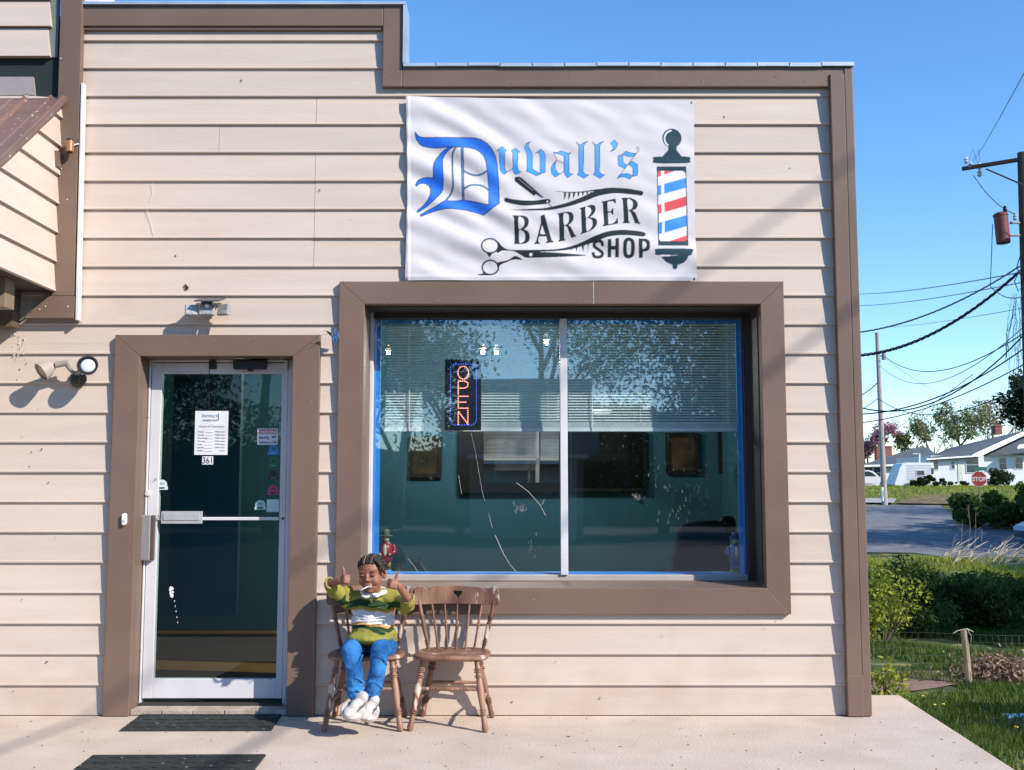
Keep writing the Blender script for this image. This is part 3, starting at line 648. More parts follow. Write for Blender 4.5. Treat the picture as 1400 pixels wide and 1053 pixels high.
while x > -5.2:
    for dx, h in ((0, .0), (.012, .02), (.03, .02), (.042, .0), (.10, .0), (.108, .007), (.122, .007), (.13, .0)):
        prof_.append((x-dx, h+.022))
    x -= .229
vs = [rp(a_, .0, h) for a_, h in prof_] + [rp(a_, yend-.06, h) for a_, h in prof_]; n = len(prof_)
vs += [rp(a_, .0, 0.004) for a_, h in prof_] + [rp(a_, yend-.06, 0.004) for a_, h in prof_]
rfm.add(vs, [(i, i+1, n+i+1, n+i) for i in range(n-1)] + [(2*n+i, 3*n+i, 3*n+i+1, 2*n+i+1) for i in range(n-1)] + [(n+i, n+i+1, 3*n+i+1, 3*n+i) for i in range(n-1)]+[(0, n, 3*n, 2*n)])
rfm.build('metal_roof', ROOFM, can)
rk = MB(); v0 = Vector(rp(cx+.03, .0, .024)); v1 = Vector(rp(cx+.03, yend-.06, .024)); rk.tube([v0, v1], .017, 4); rk.build('rake_trim', ROOFM, can)
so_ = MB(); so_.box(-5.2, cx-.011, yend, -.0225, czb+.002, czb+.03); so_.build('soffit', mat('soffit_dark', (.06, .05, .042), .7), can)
bm_ = MB(); q0 = W(0, 380, -.5); bm_.box(-5.2, W(20, 400, -.38).x, -.50, -.38, W(18, 421, -.45).z, czb+.001); bm_.build('soffit_beam', mat('beam_paint', (.24, .175, .12), .6), can)
bm_ = MB(); bm_.box(-5.2, W(25, 400, -.06).x, -.13, -.0235, W(10, 448, -.06).z, czb+.0005); bm_.build('ledger', mat('ledger_paint', (.13, .095, .06), .6), can)
lf = MB(); rr = random.Random(9)
for _ in range(26):
    p = W(rr.uniform(22, 44), rr.uniform(418, 436), rr.uniform(-.10, -.05)); l = rr.uniform(.01, .05); a_ = rr.uniform(0, 6.28)
    lf.tube([p, p+Vector((math.cos(a_)*l, -.01, math.sin(a_)*l))], .0014, 4)
lf.build('cobweb_debris', mat('cobweb', (.30, .30, .28), .8), can)
# --- tall brown pilaster with its foot and white strip ---
pil = empty('brown_pilaster', (W(95, 437).x, -.06, W(95, 437).z), 'tall flat brown metal pilaster with a white edge strip, right of the porch canopy', 'pilaster')
pxl, pxr = W(78, 100, -.07).x, W(110.5, 30, -.07).x; pzb = W(90, 404.5, -.07).z
m = MB(); m.prism([(W(70.5, 404, -.07).x, pzb), (W(101, 404, -.07).x, pzb), (pxr, zHi+.5), (pxl, zHi+.5)], -.07, -.0225); m.build('board', TRM, pil, bevel=.003)
m = MB(); f0 = W(32, 435, -.07); f1 = W(101, 435, -.07); m.prism([(f0.x, f0.z), (f1.x, f0.z), (f1.x, pzb-.002), (W(66, 405, -.07).x, pzb-.002)], -.0706, -.0225); m.build('foot', TRM, pil, bevel=.003)
m = MB(); q = [W(*p, -.0745) for p in ((102.4, 437.5), (106, 437.5), (113.2, 113), (110.3, 113))]; m.prism([(p.x+.002, p.z) for p in q], -.0745, -.0225); m.build('white_strip', mat('strip_white', (.72, .68, .66), .5), pil, bevel=.002)
sc = MB()
for (px, py) in [(62, 419), (93, 419), (54, 423), (92, 273), (84, 231), (83, 80)]: sc.ell(W(px, py, -.072), (.004, .002, .004), 6, 4)
sc.build('screw', WHT, pil)
# --- upper left: boards over a dark louvre gap ---
ug = empty('upper_wall_panel', (-3.0, -.0, 3.4), 'cracked beige boards above a dark open gap, top left corner over the canopy roof', 'wall')
m = MB()
for (ya, yb2) in [(1.5, 37), (39, 78)]:
    za, zb2 = W(30, yb2, -.05).z, W(30, ya, -.05).z
    m.add([(W(-60, 20).x-.9, -.07, za), (W(69, 40, -.07).x, -.07, za), (W(67, 4, -.05).x, -.05, zb2), (W(-60, 20).x-.9, -.05, zb2), (W(-60, 20).x-.9, -.024, za), (W(69, 40, -.07).x, -.024, za), (W(67, 4, -.05).x, -.024, zb2), (W(-60, 20).x-.9, -.024, zb2)],
          [(0, 1, 2, 3), (4, 7, 6, 5), (0, 4, 5, 1), (1, 5, 6, 2), (3, 2, 6, 7)])
m.build('boards', SID, ug)
m = MB(); m.box(-4.8, W(78, 80, -.04).x, -.040, -.0226, W(30, 78.5, -.04).z, W(30, -12, -.04).z); m.build('backing_board', mat('grey_backing', (.17, .19, .18), .7), ug)
m = MB(); m.box(-4.8, pxl-.001, -.0285, -.0226, W(30, 146, -.04).z, W(30, 78.6, -.04).z); m.build('dark_gap', DARK, ug)
m = MB(); z1, z2 = W(20, 130, -.05).z, W(20, 105, -.05).z; m.prism([(-4.8, z1), (W(47.5, 130, -.05).x, z1), (W(45, 105, -.05).x, z2), (-4.8, z2)], -.05, -.029); m.build('grey_panel', mat('grey_panel', (.34, .30, .29), .6), ug)
m = MB(); z1, z2 = W(20, 137, -.06).z, W(20, 132, -.06).z; m.prism([(-4.8, z1), (W(60, 134, -.06).x, z1+.008), (W(70, 134, -.06).x, z1+.012), (W(48, 134, -.06).x, z2), (-4.8, z2)], -.07, -.029); m.build('wooden_batten', SID, ug)
m = MB(); z1, z2 = W(20, 1, -.05).z, W(20, -14, -.05).z; m.box(-4.8, W(69, 0, -.05).x, -.06, -.041, z1, z2); m.build('upper_trim', TRM, ug)
cap = MB(); cap.box(W(110.6, 0).x, W(140.5, 0).x, -.03, .2, W(120, 7, -.03).z, W(120, 7, -.03).z+.35); tag(cap.build('roof_box', mat('pale_metal_box', (.74, .76, .82), .5), bevel=.005), 'pale metal box on the parapet coping, cut off by the top of the photo', 'roof box')
# --- photocell ---
pc = empty('light_sensor', W(95, 205, -.08), 'small copper coloured light sensor on the brown pilaster', 'sensor')
p = W(95.5, 200, -.115)
m = MB(); m.lathe([(.021, -.036), (.024, -.030), (.024, .030), (.020, .036)], p, 18); m.build('body', mat('copper_brown', (.42, .22, .12), .35, metal=.5), pc, smooth=False)
m = MB(); m.ell(p+Vector((0, 0, .036)), (.023, .023, .016)); m.lathe([(.012, -.0), (.016, -.006), (0, -.006)], p-Vector((0, 0, .036)), 12); m.tube([p+Vector((0, 0, .03)), p+Vector((-.03, .045, .01))], .008, 6); m.build('cap', BLACK, pc)
m = MB(); m.tube([W(99, 200, -.10), W(102, 198, -.09), W(106, 197, -.08), W(108, 197, -.075)], .0035, 6); m.build('wire', WHT, pc)
m = MB(); m.box(W(78, 200, -.1).x, W(82.5, 200, -.1).x, -.14, -.07, W(80, 231, -.08).z, W(80, 210, -.08).z); m.build('bracket', TRM, pc)
# --- twin floodlight ---
fl = empty('twin_floodlight', W(108, 522, -.05), 'twin bullet floodlight with one grey and one black head, left of the door', 'floodlight')
m = MB(); bp = W(106, 518, -.03); m.lathe([(.052, 0), (.05, .012), (.03, .03), (0, .03)], bp+Vector((0, .012, 0)), 24, ax=(0, -1, 0)); m.ell(bp+Vector((0, -.03, 0)), (.03, .028, .045)); m.build('base', mat('dark_bronze', (.05, .042, .035), .45), fl)
m = MB(); m.tube([bp+Vector((0, -.035, .02)), W(96, 505, -.09), W(90, 497, -.10)], [.012, .014, .016], 8); m.tube([bp+Vector((0, -.04, .02)), W(112, 505, -.10)], .013, 8); m.build('arm', mat('grey_metal', (.30, .28, .26), .45, metal=.3), fl)
hd = [(.0, -.075), (.018, -.07), (.020, -.045), (.030, -.03), (.047, .0), (.056, .03), (.060, .045), (.054, .045), (.048, .03), (0, .026)]
m = MB(); m.lathe(hd, W(65, 504, -.12), 26, ax=(-.62, -.55, -.56)); 
h1 = m.build('lamp_head', mat('taupe_lamp_metal', (.40, .34, .31), .4), fl); weighted(h1)
m = MB(); m.tube([W(93, 496, -.10), W(76, 499, -.115)], .019, 12); m.build('socket', mat('taupe_lamp_metal2', (.33, .28, .26), .4), fl)
m = MB(); m.lathe(hd, W(121, 503, -.125), 26, ax=(.22, -.93, .25)); h2 = m.build('lamp_head', BLACK, fl); weighted(h2)
m = MB(); m.lathe([(0, .034), (.030, .042), (.040, .036), (.044, .03), (0, .0275)], W(121, 503, -.125), 26, ax=(.22, -.93, .25)); m.build('bulb_lens', mat('frosted_bulb', (.62, .65, .68), .25), fl, smooth=True)
m = MB(); m.lathe([(0, .034), (.030, .040), (.042, .034), (.047, .029), (0, .0275)], W(65, 504, -.12), 26, ax=(-.62, -.55, -.56)); m.build('bulb_lens', mat('amber_bulb', (.55, .36, .20), .3), fl, smooth=True)
# --- solar light ---
sl_ = empty('solar_security_light', W(284, 420, -.05), 'three headed solar security light with small panel above the door', 'security light')
LEDM = mat('led_silver', (.50, .50, .48), .25, (.30, .30, .30), 60, metal=.2); SLW = mat('lamp_shell_grey', (.34, .33, .33), .4)
m = MB(); m.box(W(276, 420, -.06).x, W(292, 420, -.06).x, -.09, -.024, W(284, 430, -.06).z, W(284, 413, -.06).z); m.build('body', SLW, sl_, bevel=.004)
for (xa_, xb_, ya_, yb3, rz, rx) in [(253, 270.5, 416.5, 432, .30, 0), (272.5, 293, 415, 433.5, 0, 0), (296, 314.5, 416, 431, -.45, .2)]:
    c = W((xa_+xb_)/2, (ya_+yb3)/2, -.115); hw = (W(xb_, 425, -.115).x-W(xa_, 425, -.115).x)/2; hh = .034
    Mx = Matrix.Rotation(rz, 3, 'Z') @ Matrix.Rotation(-.25+rx*.2, 3, 'X')
    def put(mb, x0, x1, y0, y1, z0, z1):
        k = len(mb.v); mb.box(x0, x1, y0, y1, z0, z1); mb.v[k:] = [tuple(Mx @ Vector(v) + c) for v in mb.v[k:]]
    m = MB(); put(m, -hw, hw, -.008, .016, -hh, hh); h = m.build('lamp_head', SLW, sl_, bevel=.004)
    m = MB()
    for i in range(2):
        for j in range(2):
            put(m, -hw*.86+i*hw*.88, -hw*.02+i*hw*.88, -.0115, -.0085, -hh*.86+j*hh*.88, -hh*.02+j*hh*.88)
    m.build('led_panel', LEDM, sl_ if False else h)
m = MB(); m.ell(W(283, 418, -.128), (.013, .012, .013)); m.build('motion_sensor', WHT, sl_, smooth=True)
m = MB(); a_ = W(266, 411.5, -.16); b_ = W(300, 411.5, -.16); m.add([(a_.x, -.17, a_.z-.006), (b_.x, -.17, a_.z-.006), (b_.x+.004, -.03, a_.z+.035), (a_.x+.004, -.03, a_.z+.035), (a_.x, -.17, a_.z+.002), (b_.x, -.17, a_.z+.002), (b_.x+.004, -.03, a_.z+.043), (a_.x+.004, -.03, a_.z+.043)], [(0, 3, 2, 1), (4, 5, 6, 7), (0, 1, 5, 4), (1, 2, 6, 5), (2, 3, 7, 6), (3, 0, 4, 7)]); m.build('solar_panel', mat('solar_cells', (.06, .06, .08), .25), sl_)
# --- doorbell, hornet hole, butterfly ---
db = empty('doorbell', W(171, 710, -.05), 'white pill shaped doorbell on the brown trim left of the door', 'doorbell')
m = MB(); c = W(171, 710, -T); pts = []
for i in range(24):
    t = 2*math.pi*i/24; pts.append((c.x+.0145*math.cos(t), c.z+.0145*math.sin(t)+(.021 if math.sin(t) > 0 else -.021)))
m.prism(pts, -T-.022, -T-.001); m.build('case', WHT, db, bevel=.004)
m = MB(); m.lathe([(.0075, 0), (.0075, .003), (.004, .004), (0, .004)], c+Vector((0, -.022, -.008)), 16, ax=(0, -1, 0)); m.build('button', mat('button_grey', (.6, .6, .6), .3), db)
m = MB(); rr = random.Random(2)
for _ in range(9): m.ell(W(255+rr.uniform(-2, 2), 392+rr.uniform(-2.5, 3), -.018), (.006*rr.uniform(.6, 1.2), .006, .006*rr.uniform(.6, 1.3)), 7, 5)
tag(m.build('mud_nest', mat('mud', (.03, .025, .02), .9)), 'tiny dark wasp nest stuck to the siding above the security light', 'nest')
bf = empty('butterfly_ornament', W(458, 457, -.07), 'blue and black metal butterfly ornament at the left edge of the window trim', 'ornament')
m = MB(); m.tube([W(447, 453, -.10), W(455, 459, -.085), W(460.5, 467, -.06)], [.004, .012, .009], 8); m.tube([W(449, 455, -.10), W(443, 452, -.11)], .0015, 4); m.tube([W(449, 456, -.10), W(438.5, 459, -.11)], .0015, 4); m.build('body', BLACK, bf, smooth=True)
for pts in ([(453, 449.5), (456, 449), (462.5, 456), (462, 462)], [(452, 457), (459, 460), (461, 468), (456, 469)]):
    m = MB(); q_ = [W(a_, b_, -.10) for a_, b_ in pts]; q2 = [v+Vector((.004, .006, 0)) for v in q_]; m.add(q_+q2, [(0, 1, 2, 3), (7, 6, 5, 4), (0, 4, 5, 1), (1, 5, 6, 2), (2, 6, 7, 3), (3, 7, 4, 0)]); m.build('wing', mat('wing_blue', (.08, .22, .42), .3, (.03, .03, .05), 80), bf)
# --- paper, number, stickers on the door glass ---
def text(body, loc, size, m, parent, name='lettering', ext=.0004, align='CENTER', bold=0, sx=1):
    cu = bpy.data.curves.new('t', 'FONT'); cu.body = body; cu.size = size; cu.align_x = align; cu.extrude = ext; cu.offset = bold; cu.space_line = .95
    to = bpy.data.objects.new('t', cu); col.objects.link(to)
    dg_ = bpy.context.evaluated_depsgraph_get(); me = bpy.data.meshes.new_from_object(to.evaluated_get(dg_)); bpy.data.objects.remove(to)
    for v in me.vertices:
        x, y, z = v.co; v.co = (loc[0]+x*sx, loc[1]-z, loc[2]+y)
    me.materials.clear(); me.materials.append(m); o = bpy.data.objects.new(name, me); link(o, parent); return o
def rect(px0, px1, py0, py1, Y, th, name, m, parent=None, skew=0):
    a_, b_ = W(px0, py1, Y), W(px1, py0, Y); mb = MB(); mb.prism([(a_.x, a_.z), (b_.x, a_.z+skew), (b_.x, b_.z+skew), (a_.x, b_.z)], Y-th, Y); return mb.build(name, m, parent)
YP = YD-.003
PAP = mat('paper', (.74, .74, .76), .8); INKM = mat('print_grey', (.16, .16, .17), .8); INKB = mat('print_blue', (.06, .22, .40), .8)
hp = empty('hours_notice', W(289, 622, YP), 'white paper with the hours of operation taped on the door glass', 'notice')
rect(265.5, 312.5, 562, 622, YP, .001, 'sheet', PAP, hp)
yt = YP-.0015; cxp = W(289, 600, YP).x
text('DUVALL\'S', (W(287, 570, YP).x, yt, W(287, 570.5, YP).z), .022, INKB, hp, 'logo_line', bold=.0006)
text('BARBER SHOP', (W(288, 574, YP).x, yt, W(287, 576, YP).z), .015, INKM, hp, 'logo_line', bold=.0003)
rect(298, 299.6, 565, 574, yt, .0005, 'pole_logo', INKM, hp)
text('Hours of Operation', (cxp, yt, W(287, 584.5, YP).z), .0195, INKM, hp)
for i, (d_, h_) in enumerate([('Monday', '9:00am-5pm'), ('Tuesday', '9:00am-5pm'), ('Wednesday', '9:00am-6pm'), ('Thursday', '9:00am-6pm'), ('Friday', '9:00am-6pm'), ('Saturday', '8:00am-3pm'), ('Sunday', 'Closed')]):
    zz = W(287, 591.3+i*4.3, YP).z; text(d_, (W(270.5, 590, YP).x, yt, zz), .0125, INKM, hp, align='LEFT'); text(h_, (W(308, 590, YP).x, yt, zz), .0125, INKM, hp, align='RIGHT')
    rect(279+ (2 if i < 4 else 0), 290, 591.3+i*4.3, 591.7+i*4.3, yt, .0004, 'ruled_line', INKM, hp)
hn = empty('number_sign', W(283, 636, YP), 'small white 361 house number sign below the paper on the door', 'number sign')
rect(276.3, 291.6, 624, 635.2, YP, .0014, 'plate', PAP, hn); text('361', (W(284, 633.4, YP).x, YP-.0018, W(284, 633.8, YP).z), .056, mat('print_black', (.03, .03, .03), .7), hn, bold=.0004, sx=.82)
ws = empty('warning_sign', W(366, 608, YP), 'WARNING security cameras in use sign at the right of the door glass', 'sign')
rect(352, 380, 586, 608.3, YP, .001, 'plate', PAP, ws); REDM = mat('sign_red', (.55, .07, .08), .6); NAV = mat('sign_navy', (.03, .06, .20), .6)
rect(353.2, 378.8, 587.2, 593.4, YP-.0012, .0006, 'red_band', REDM, ws); text('WARNING', (W(366, 592, YP).x, YP-.0022, W(366, 592.6, YP).z), .026, PAP, ws, bold=.0009)
text('Security', (W(354, 600, YP).x, YP-.0014, W(354, 600, YP).z), .024, NAV, ws, align='LEFT', bold=.0005, sx=.8); text('Cameras in Use', (W(366, 606, YP).x, YP-.0014, W(366, 606.3, YP).z), .021, NAV, ws, bold=.0005, sx=.8)
m = MB(); p_ = W(373.5, 597.6, YP-.0014); m.ell(p_, (.010, .001, .0055), 12, 6); m.ell(p_+Vector((.012, 0, .002)), (.005, .001, .0055), 8, 5); m.build('camera_symbol', NAV, ws)
def sticker(px, py, c, label, sc_=1.0, base=True, arc=False):
    e_ = empty('round_sticker', W(px, py, YP), label, 'sticker', None)
    cc = W(px, py-1.5, YP); r_ = .030*sc_; pts = []
    for i in range(19):
        t = math.pi*i/18*1.12-.19; pts.append((cc.x+r_*math.cos(t), cc.z+r_*math.sin(t)))
    m_ = mat('sticker_print', c, .5); mb = MB(); mb.prism(pts, YP-.0008, YP); mb.build('disc', m_, e_)
    mb = MB(); mb.prism([(cc.x-r_*1.15, cc.z-r_*.95), (cc.x+r_*1.15, cc.z-r_*.95), (cc.x+r_*1.15, cc.z-r_*.35), (cc.x+r_*.9, cc.z-r_*.2), (cc.x-r_*.9, cc.z-r_*.2), (cc.x-r_*1.15, cc.z-r_*.35)], YP-.0022, YP-.001); mb.build('banner_band', m_, e_)
    mb = MB(); mb.box(cc.x-r_*.55, cc.x+r_*.55, YP-.0028, YP-.0023, cc.z-r_*.75, cc.z-r_*.45); mb.build('lettering_bar', BLACK if c[0] > .3 else mat('pale_print', tuple(min(1, x*1.6+.06) for x in c), .6), e_)
    mb = MB(); 
    for (ox, oz, w_, h_2) in [(-.3, .25, .18, .5), (0, .3, .15, .65), (.3, .2, .18, .45)]: mb.ell((cc.x+ox*r_, YP-.0012, cc.z+oz*r_), (w_*r_, .0008, h_2*r_*.5), 8, 5)
    mb.build('emblem', mat('emblem_tone', tuple(x*.55 for x in c), .6), e_)
sticker(374, 617, (.07, .25, .50), 'blue round sticker, topmost of the column on the right of the door glass')
sticker(374, 634, (.02, .16, .06), 'green round sticker below the blue one on the door glass')
sticker(374, 651, (.045, .05, .05), 'black round sticker between the green and the pink one on the door glass')
sticker(373.5, 671.5, (.42, .06, .16), 'pink round sticker near the bottom of the column on the door glass')
sticker(356, 692, (.45, .60, .58), 'pale green round sticker beside the blank square on the door glass')
sticker(221.5, 664.5, (.66, .75, .78), 'white round sticker at the left edge of the door glass', 1.05)
tag(rect(364.5, 381.5, 683, 700, YP, .0012, 'blank_sticker', mat('pale_sticker', (.50, .66, .66), .6)), 'blank pale square sticker at the lower right above the push bar of the door', 'sticker')
# --- mats ---
RUB = mat('rubber_mat', (.030, .036, .033), .8, (.018, .022, .02), 9, bump=.5, bscale=40, spots=((.30, .27, .2), 30, .69))
def gmat(corners, label, ridges):
    pts = [G(*c, .004) for c in corners]; e_ = empty('door_mat', pts[3], label, 'mat')
    mb = MB(); n = len(pts); top = [(p.x, p.y, .012) for p in pts]; bot = [(p.x, p.y, .0035) for p in pts]; cen = sum(pts, Vector())/n
    top = [(a_[0]+(cen.x-a_[0])*.012, a_[1]+(cen.y-a_[1])*.012, .012) for a_ in top]
    mb.add(bot+top, [(3, 2, 1, 0), (4, 5, 6, 7)]+[(i, (i+1) % 4, (i+1) % 4+4, i+4) for i in range(4)]); mb.build('rubber_sheet', RUB, e_)
    mb = MB()
    for i in range(ridges):
        for j in range(6):
            u0, u1 = (i+.1+.5*(j % 2))/ (ridges+.6), (i+.85+.5*(j % 2))/(ridges+.6); v0 = (j+.3)/6.3; v1 = v0+.05
            def bl(u, v): return pts[0].lerp(pts[1], u).lerp(pts[3].lerp(pts[2], u), v)
            q_ = [bl(u0, v0), bl(u1, v0+.03), bl(u1, v1+.03), bl(u0, v1)]
            mb.add([(p.x, p.y, .0121) for p in q_]+[(p.x, p.y, .0155) for p in q_], [(4, 5, 6, 7), (0, 1, 5, 4), (1, 2, 6, 5), (2, 3, 7, 6), (3, 0, 4, 7)])
    mb.build('ridges', RUB, e_)
gmat([(205, 969), (392, 968), (371, 999), (163, 999.5)], 'black ridged rubber mat at the foot of the shop door', 9)
gmat([(126, 1034), (364, 1033), (325, 1082), (62, 1082)], 'black rubber mat further out on the concrete, cut off by the bottom edge', 9)
# a few straws and pebbles on the slab
m = MB(); rr = random.Random(12)
for _ in range(170):
    x = rr.uniform(-3.2, 2.7); y = rr.uniform(-2.2, .0); l = rr.uniform(.004, .022); a_ = rr.uniform(0, 6.28)
    m.tube([(x, y, .002), (x+math.cos(a_)*l, y+math.sin(a_)*l, .003)], rr.uniform(.0008, .002), 4)
for _ in range(60): x = rr.uniform(-3.2, 2.7); y = rr.uniform(-2.2, .0); r_ = rr.uniform(.002, .005); m.ell((x, y, r_*.5), (r_, r_, r_*.6), 6, 4)
tag(m.build('grit', mat('grit_brown', (.16, .12, .09), .9)), 'scattered grit and straw bits on the concrete', 'debris', kind='stuff')
# ================= INSIDE THE SHOP =================
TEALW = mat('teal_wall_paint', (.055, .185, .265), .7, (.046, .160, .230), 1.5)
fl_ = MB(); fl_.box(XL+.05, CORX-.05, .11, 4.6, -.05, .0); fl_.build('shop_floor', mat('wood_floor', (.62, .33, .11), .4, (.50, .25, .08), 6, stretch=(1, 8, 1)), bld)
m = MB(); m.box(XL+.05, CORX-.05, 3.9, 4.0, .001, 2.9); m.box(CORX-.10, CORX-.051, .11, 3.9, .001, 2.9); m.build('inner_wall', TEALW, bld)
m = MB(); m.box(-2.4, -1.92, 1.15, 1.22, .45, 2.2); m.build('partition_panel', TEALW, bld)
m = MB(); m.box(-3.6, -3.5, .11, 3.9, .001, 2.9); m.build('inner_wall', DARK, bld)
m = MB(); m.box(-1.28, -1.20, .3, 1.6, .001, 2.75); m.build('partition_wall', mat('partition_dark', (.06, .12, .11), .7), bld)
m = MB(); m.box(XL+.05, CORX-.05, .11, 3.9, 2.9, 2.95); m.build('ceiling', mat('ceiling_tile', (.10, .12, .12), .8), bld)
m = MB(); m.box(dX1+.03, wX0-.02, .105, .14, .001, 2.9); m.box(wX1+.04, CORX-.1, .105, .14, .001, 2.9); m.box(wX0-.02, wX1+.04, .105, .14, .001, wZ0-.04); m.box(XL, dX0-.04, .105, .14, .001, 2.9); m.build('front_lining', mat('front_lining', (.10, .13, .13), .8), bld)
im = MB(); ya, yb5 = G(300, 924).y, G(300, 909).y  # two added dark sheets leave only a wedge of floor looking sunlit
im.prism([(-2.6, .2), (-1.35, .2), (-1.35, ya+.0), (-2.6, ya+.22)], .001, .010, ax='z'); tag(im.build('floor_shade_near', BLACK), 'added black sheet just inside the glass door, darkening the floor before the sunny strip', 'mat')
im = MB(); im.prism([(-3.3, yb5+.30), (-1.3, yb5), (-1.3, 3.6), (-3.3, 3.6)], .001, .010, ax='z'); tag(im.build('floor_shade_far', mat('floor_shade_far', (.035, .03, .022), .9)), 'large added dark sheet inside the shop, darkening the floor beyond the sunny strip', 'dark sheet')
BY = 3.88
def pic(px0, px1, py0, py1, label, Y=BY, frame=(.02, .018, .015), c=(.10, .065, .03), c2=(.02, .02, .015), nm='framed_picture'):
    a_, b_ = W(px0, py1, Y), W(px1, py0, Y); e_ = empty(nm, ((a_.x+b_.x)/2, Y, a_.z), label, 'picture')
    mb = MB(); t = .035
    mb.box(a_.x, b_.x, Y-.03, Y, a_.z, a_.z+t); mb.box(a_.x, b_.x, Y-.03, Y, b_.z-t, b_.z); mb.box(a_.x, a_.x+t, Y-.03, Y, a_.z+t, b_.z-t); mb.box(b_.x-t, b_.x, Y-.03, Y, a_.z+t, b_.z-t)
    mb.build('frame', mat('picture_frame', frame, .5), e_)
    mb = MB(); mb.box(a_.x+t, b_.x-t, Y-.012, Y-.002, a_.z+t, b_.z-t); mb.build('canvas', mat('canvas_paint', c, .5, c2, 6), e_)
pic(560, 604, 597, 653, 'dark framed portrait on the back wall, left of the mirror')
pic(910, 954, 592, 648, 'brown framed print on the back wall, seen under the right blind', c=(.16, .09, .04))
pic(982, 1004, 590, 647, 'narrow framed picture on the back wall at the far right of the window')
# mirror with black frame, black television next to it
a_, b_ = W(626, 674, BY), W(776, 586, BY); mi = empty('wall_mirror', ((a_.x+b_.x)/2, BY, a_.z), 'black framed mirror on the back wall reflecting the street', 'mirror')
ma, mb_ = W(661, 660, BY-.03), W(764, 588, BY-.03)
m = MB(); m.box(a_.x, b_.x, BY-.02, BY, a_.z, b_.z); m.box(a_.x, ma.x, BY-.05, BY-.021, a_.z, b_.z); m.box(mb_.x, b_.x, BY-.05, BY-.021, a_.z, b_.z); m.box(ma.x, mb_.x, BY-.05, BY-.021, a_.z, ma.z); m.build('frame', mat('mirror_frame', (.015, .015, .015), .4), mi)
mm = bpy.data.materials.new('mirror_silver'); mm.use_nodes = True; p = mm.node_tree.nodes['Principled BSDF']; p.inputs['Metallic'].default_value = 1; p.inputs['Roughness'].default_value = .0; p.inputs['Base Color'].default_value = (.95, .95, .95, 1)
m = MB(); m.box(ma.x+.001, mb_.x-.001, BY-.03, BY-.0215, ma.z+.001, b_.z); m.build('mirror_glass', mm, mi)
tvr = empty('television', W(830, 672, BY), 'large black television on the back wall right of the mirror', 'television')
a_, b_ = W(779, 672, BY-.04), W(882, 589, BY-.04); m = MB(); m.box(a_.x, b_.x, BY-.06, BY-.001, a_.z, b_.z); m.build('case', BLACK, tvr, bevel=.004)
m = MB(); m.box(a_.x+.02, b_.x-.02, BY-.063, BY-.061, a_.z+.03, b_.z-.02); m.build('screen', mat('screen_glass', (.01, .012, .012), .08, spec=.6), tvr)
# barber chair
bc = empty('barber_chair', (1.95, 2.1, 0), 'black padded barber chair inside the shop at the lower right of the window', 'barber chair')
VIN = mat('black_vinyl', (.012, .012, .012), .35)
Yc = 1.6
def ch(px, py): p_ = W(px, py, Yc); return (p_.x, p_.z)
def rbox(mb, pts, y0, y1): mb.prism([tuple(v) for v in cat_rom(pts, n=4)], y0, y1)
m = MB(); rbox(m, [ch(928, 730), ch(940, 716), ch(985, 712), ch(996, 722), ch(996, 800), ch(925, 800)], Yc, Yc+.14); m.build('backrest', VIN, bc, bevel=.02)
m = MB(); rbox(m, [ch(984, 716), ch(990, 707), ch(1003, 706), ch(1008, 716), ch(1006, 732), ch(990, 732)], Yc+.02, Yc+.10); m.build('headrest', VIN, bc, bevel=.02)
c0 = W(962, 800, Yc); m = MB(); m.box(c0.x-.27, c0.x+.27, Yc-.5, Yc+.1, .45, .58); m.build('seat', VIN, bc, bevel=.03)
m = MB(); m.box(c0.x-.33, c0.x-.272, Yc-.45, Yc+.1, .45, .74); m.box(c0.x+.272, c0.x+.33, Yc-.45, Yc+.1, .45, .74); m.build('armrest', VIN, bc, bevel=.02)
m = MB(); m.lathe([(.30, 0), (.30, .03), (.06, .06), (.05, .45), (0, .45)], (c0.x, Yc-.2, 0), 24); m.build('pedestal', mat('chrome', (.5, .5, .5), .2, metal=1), bc)
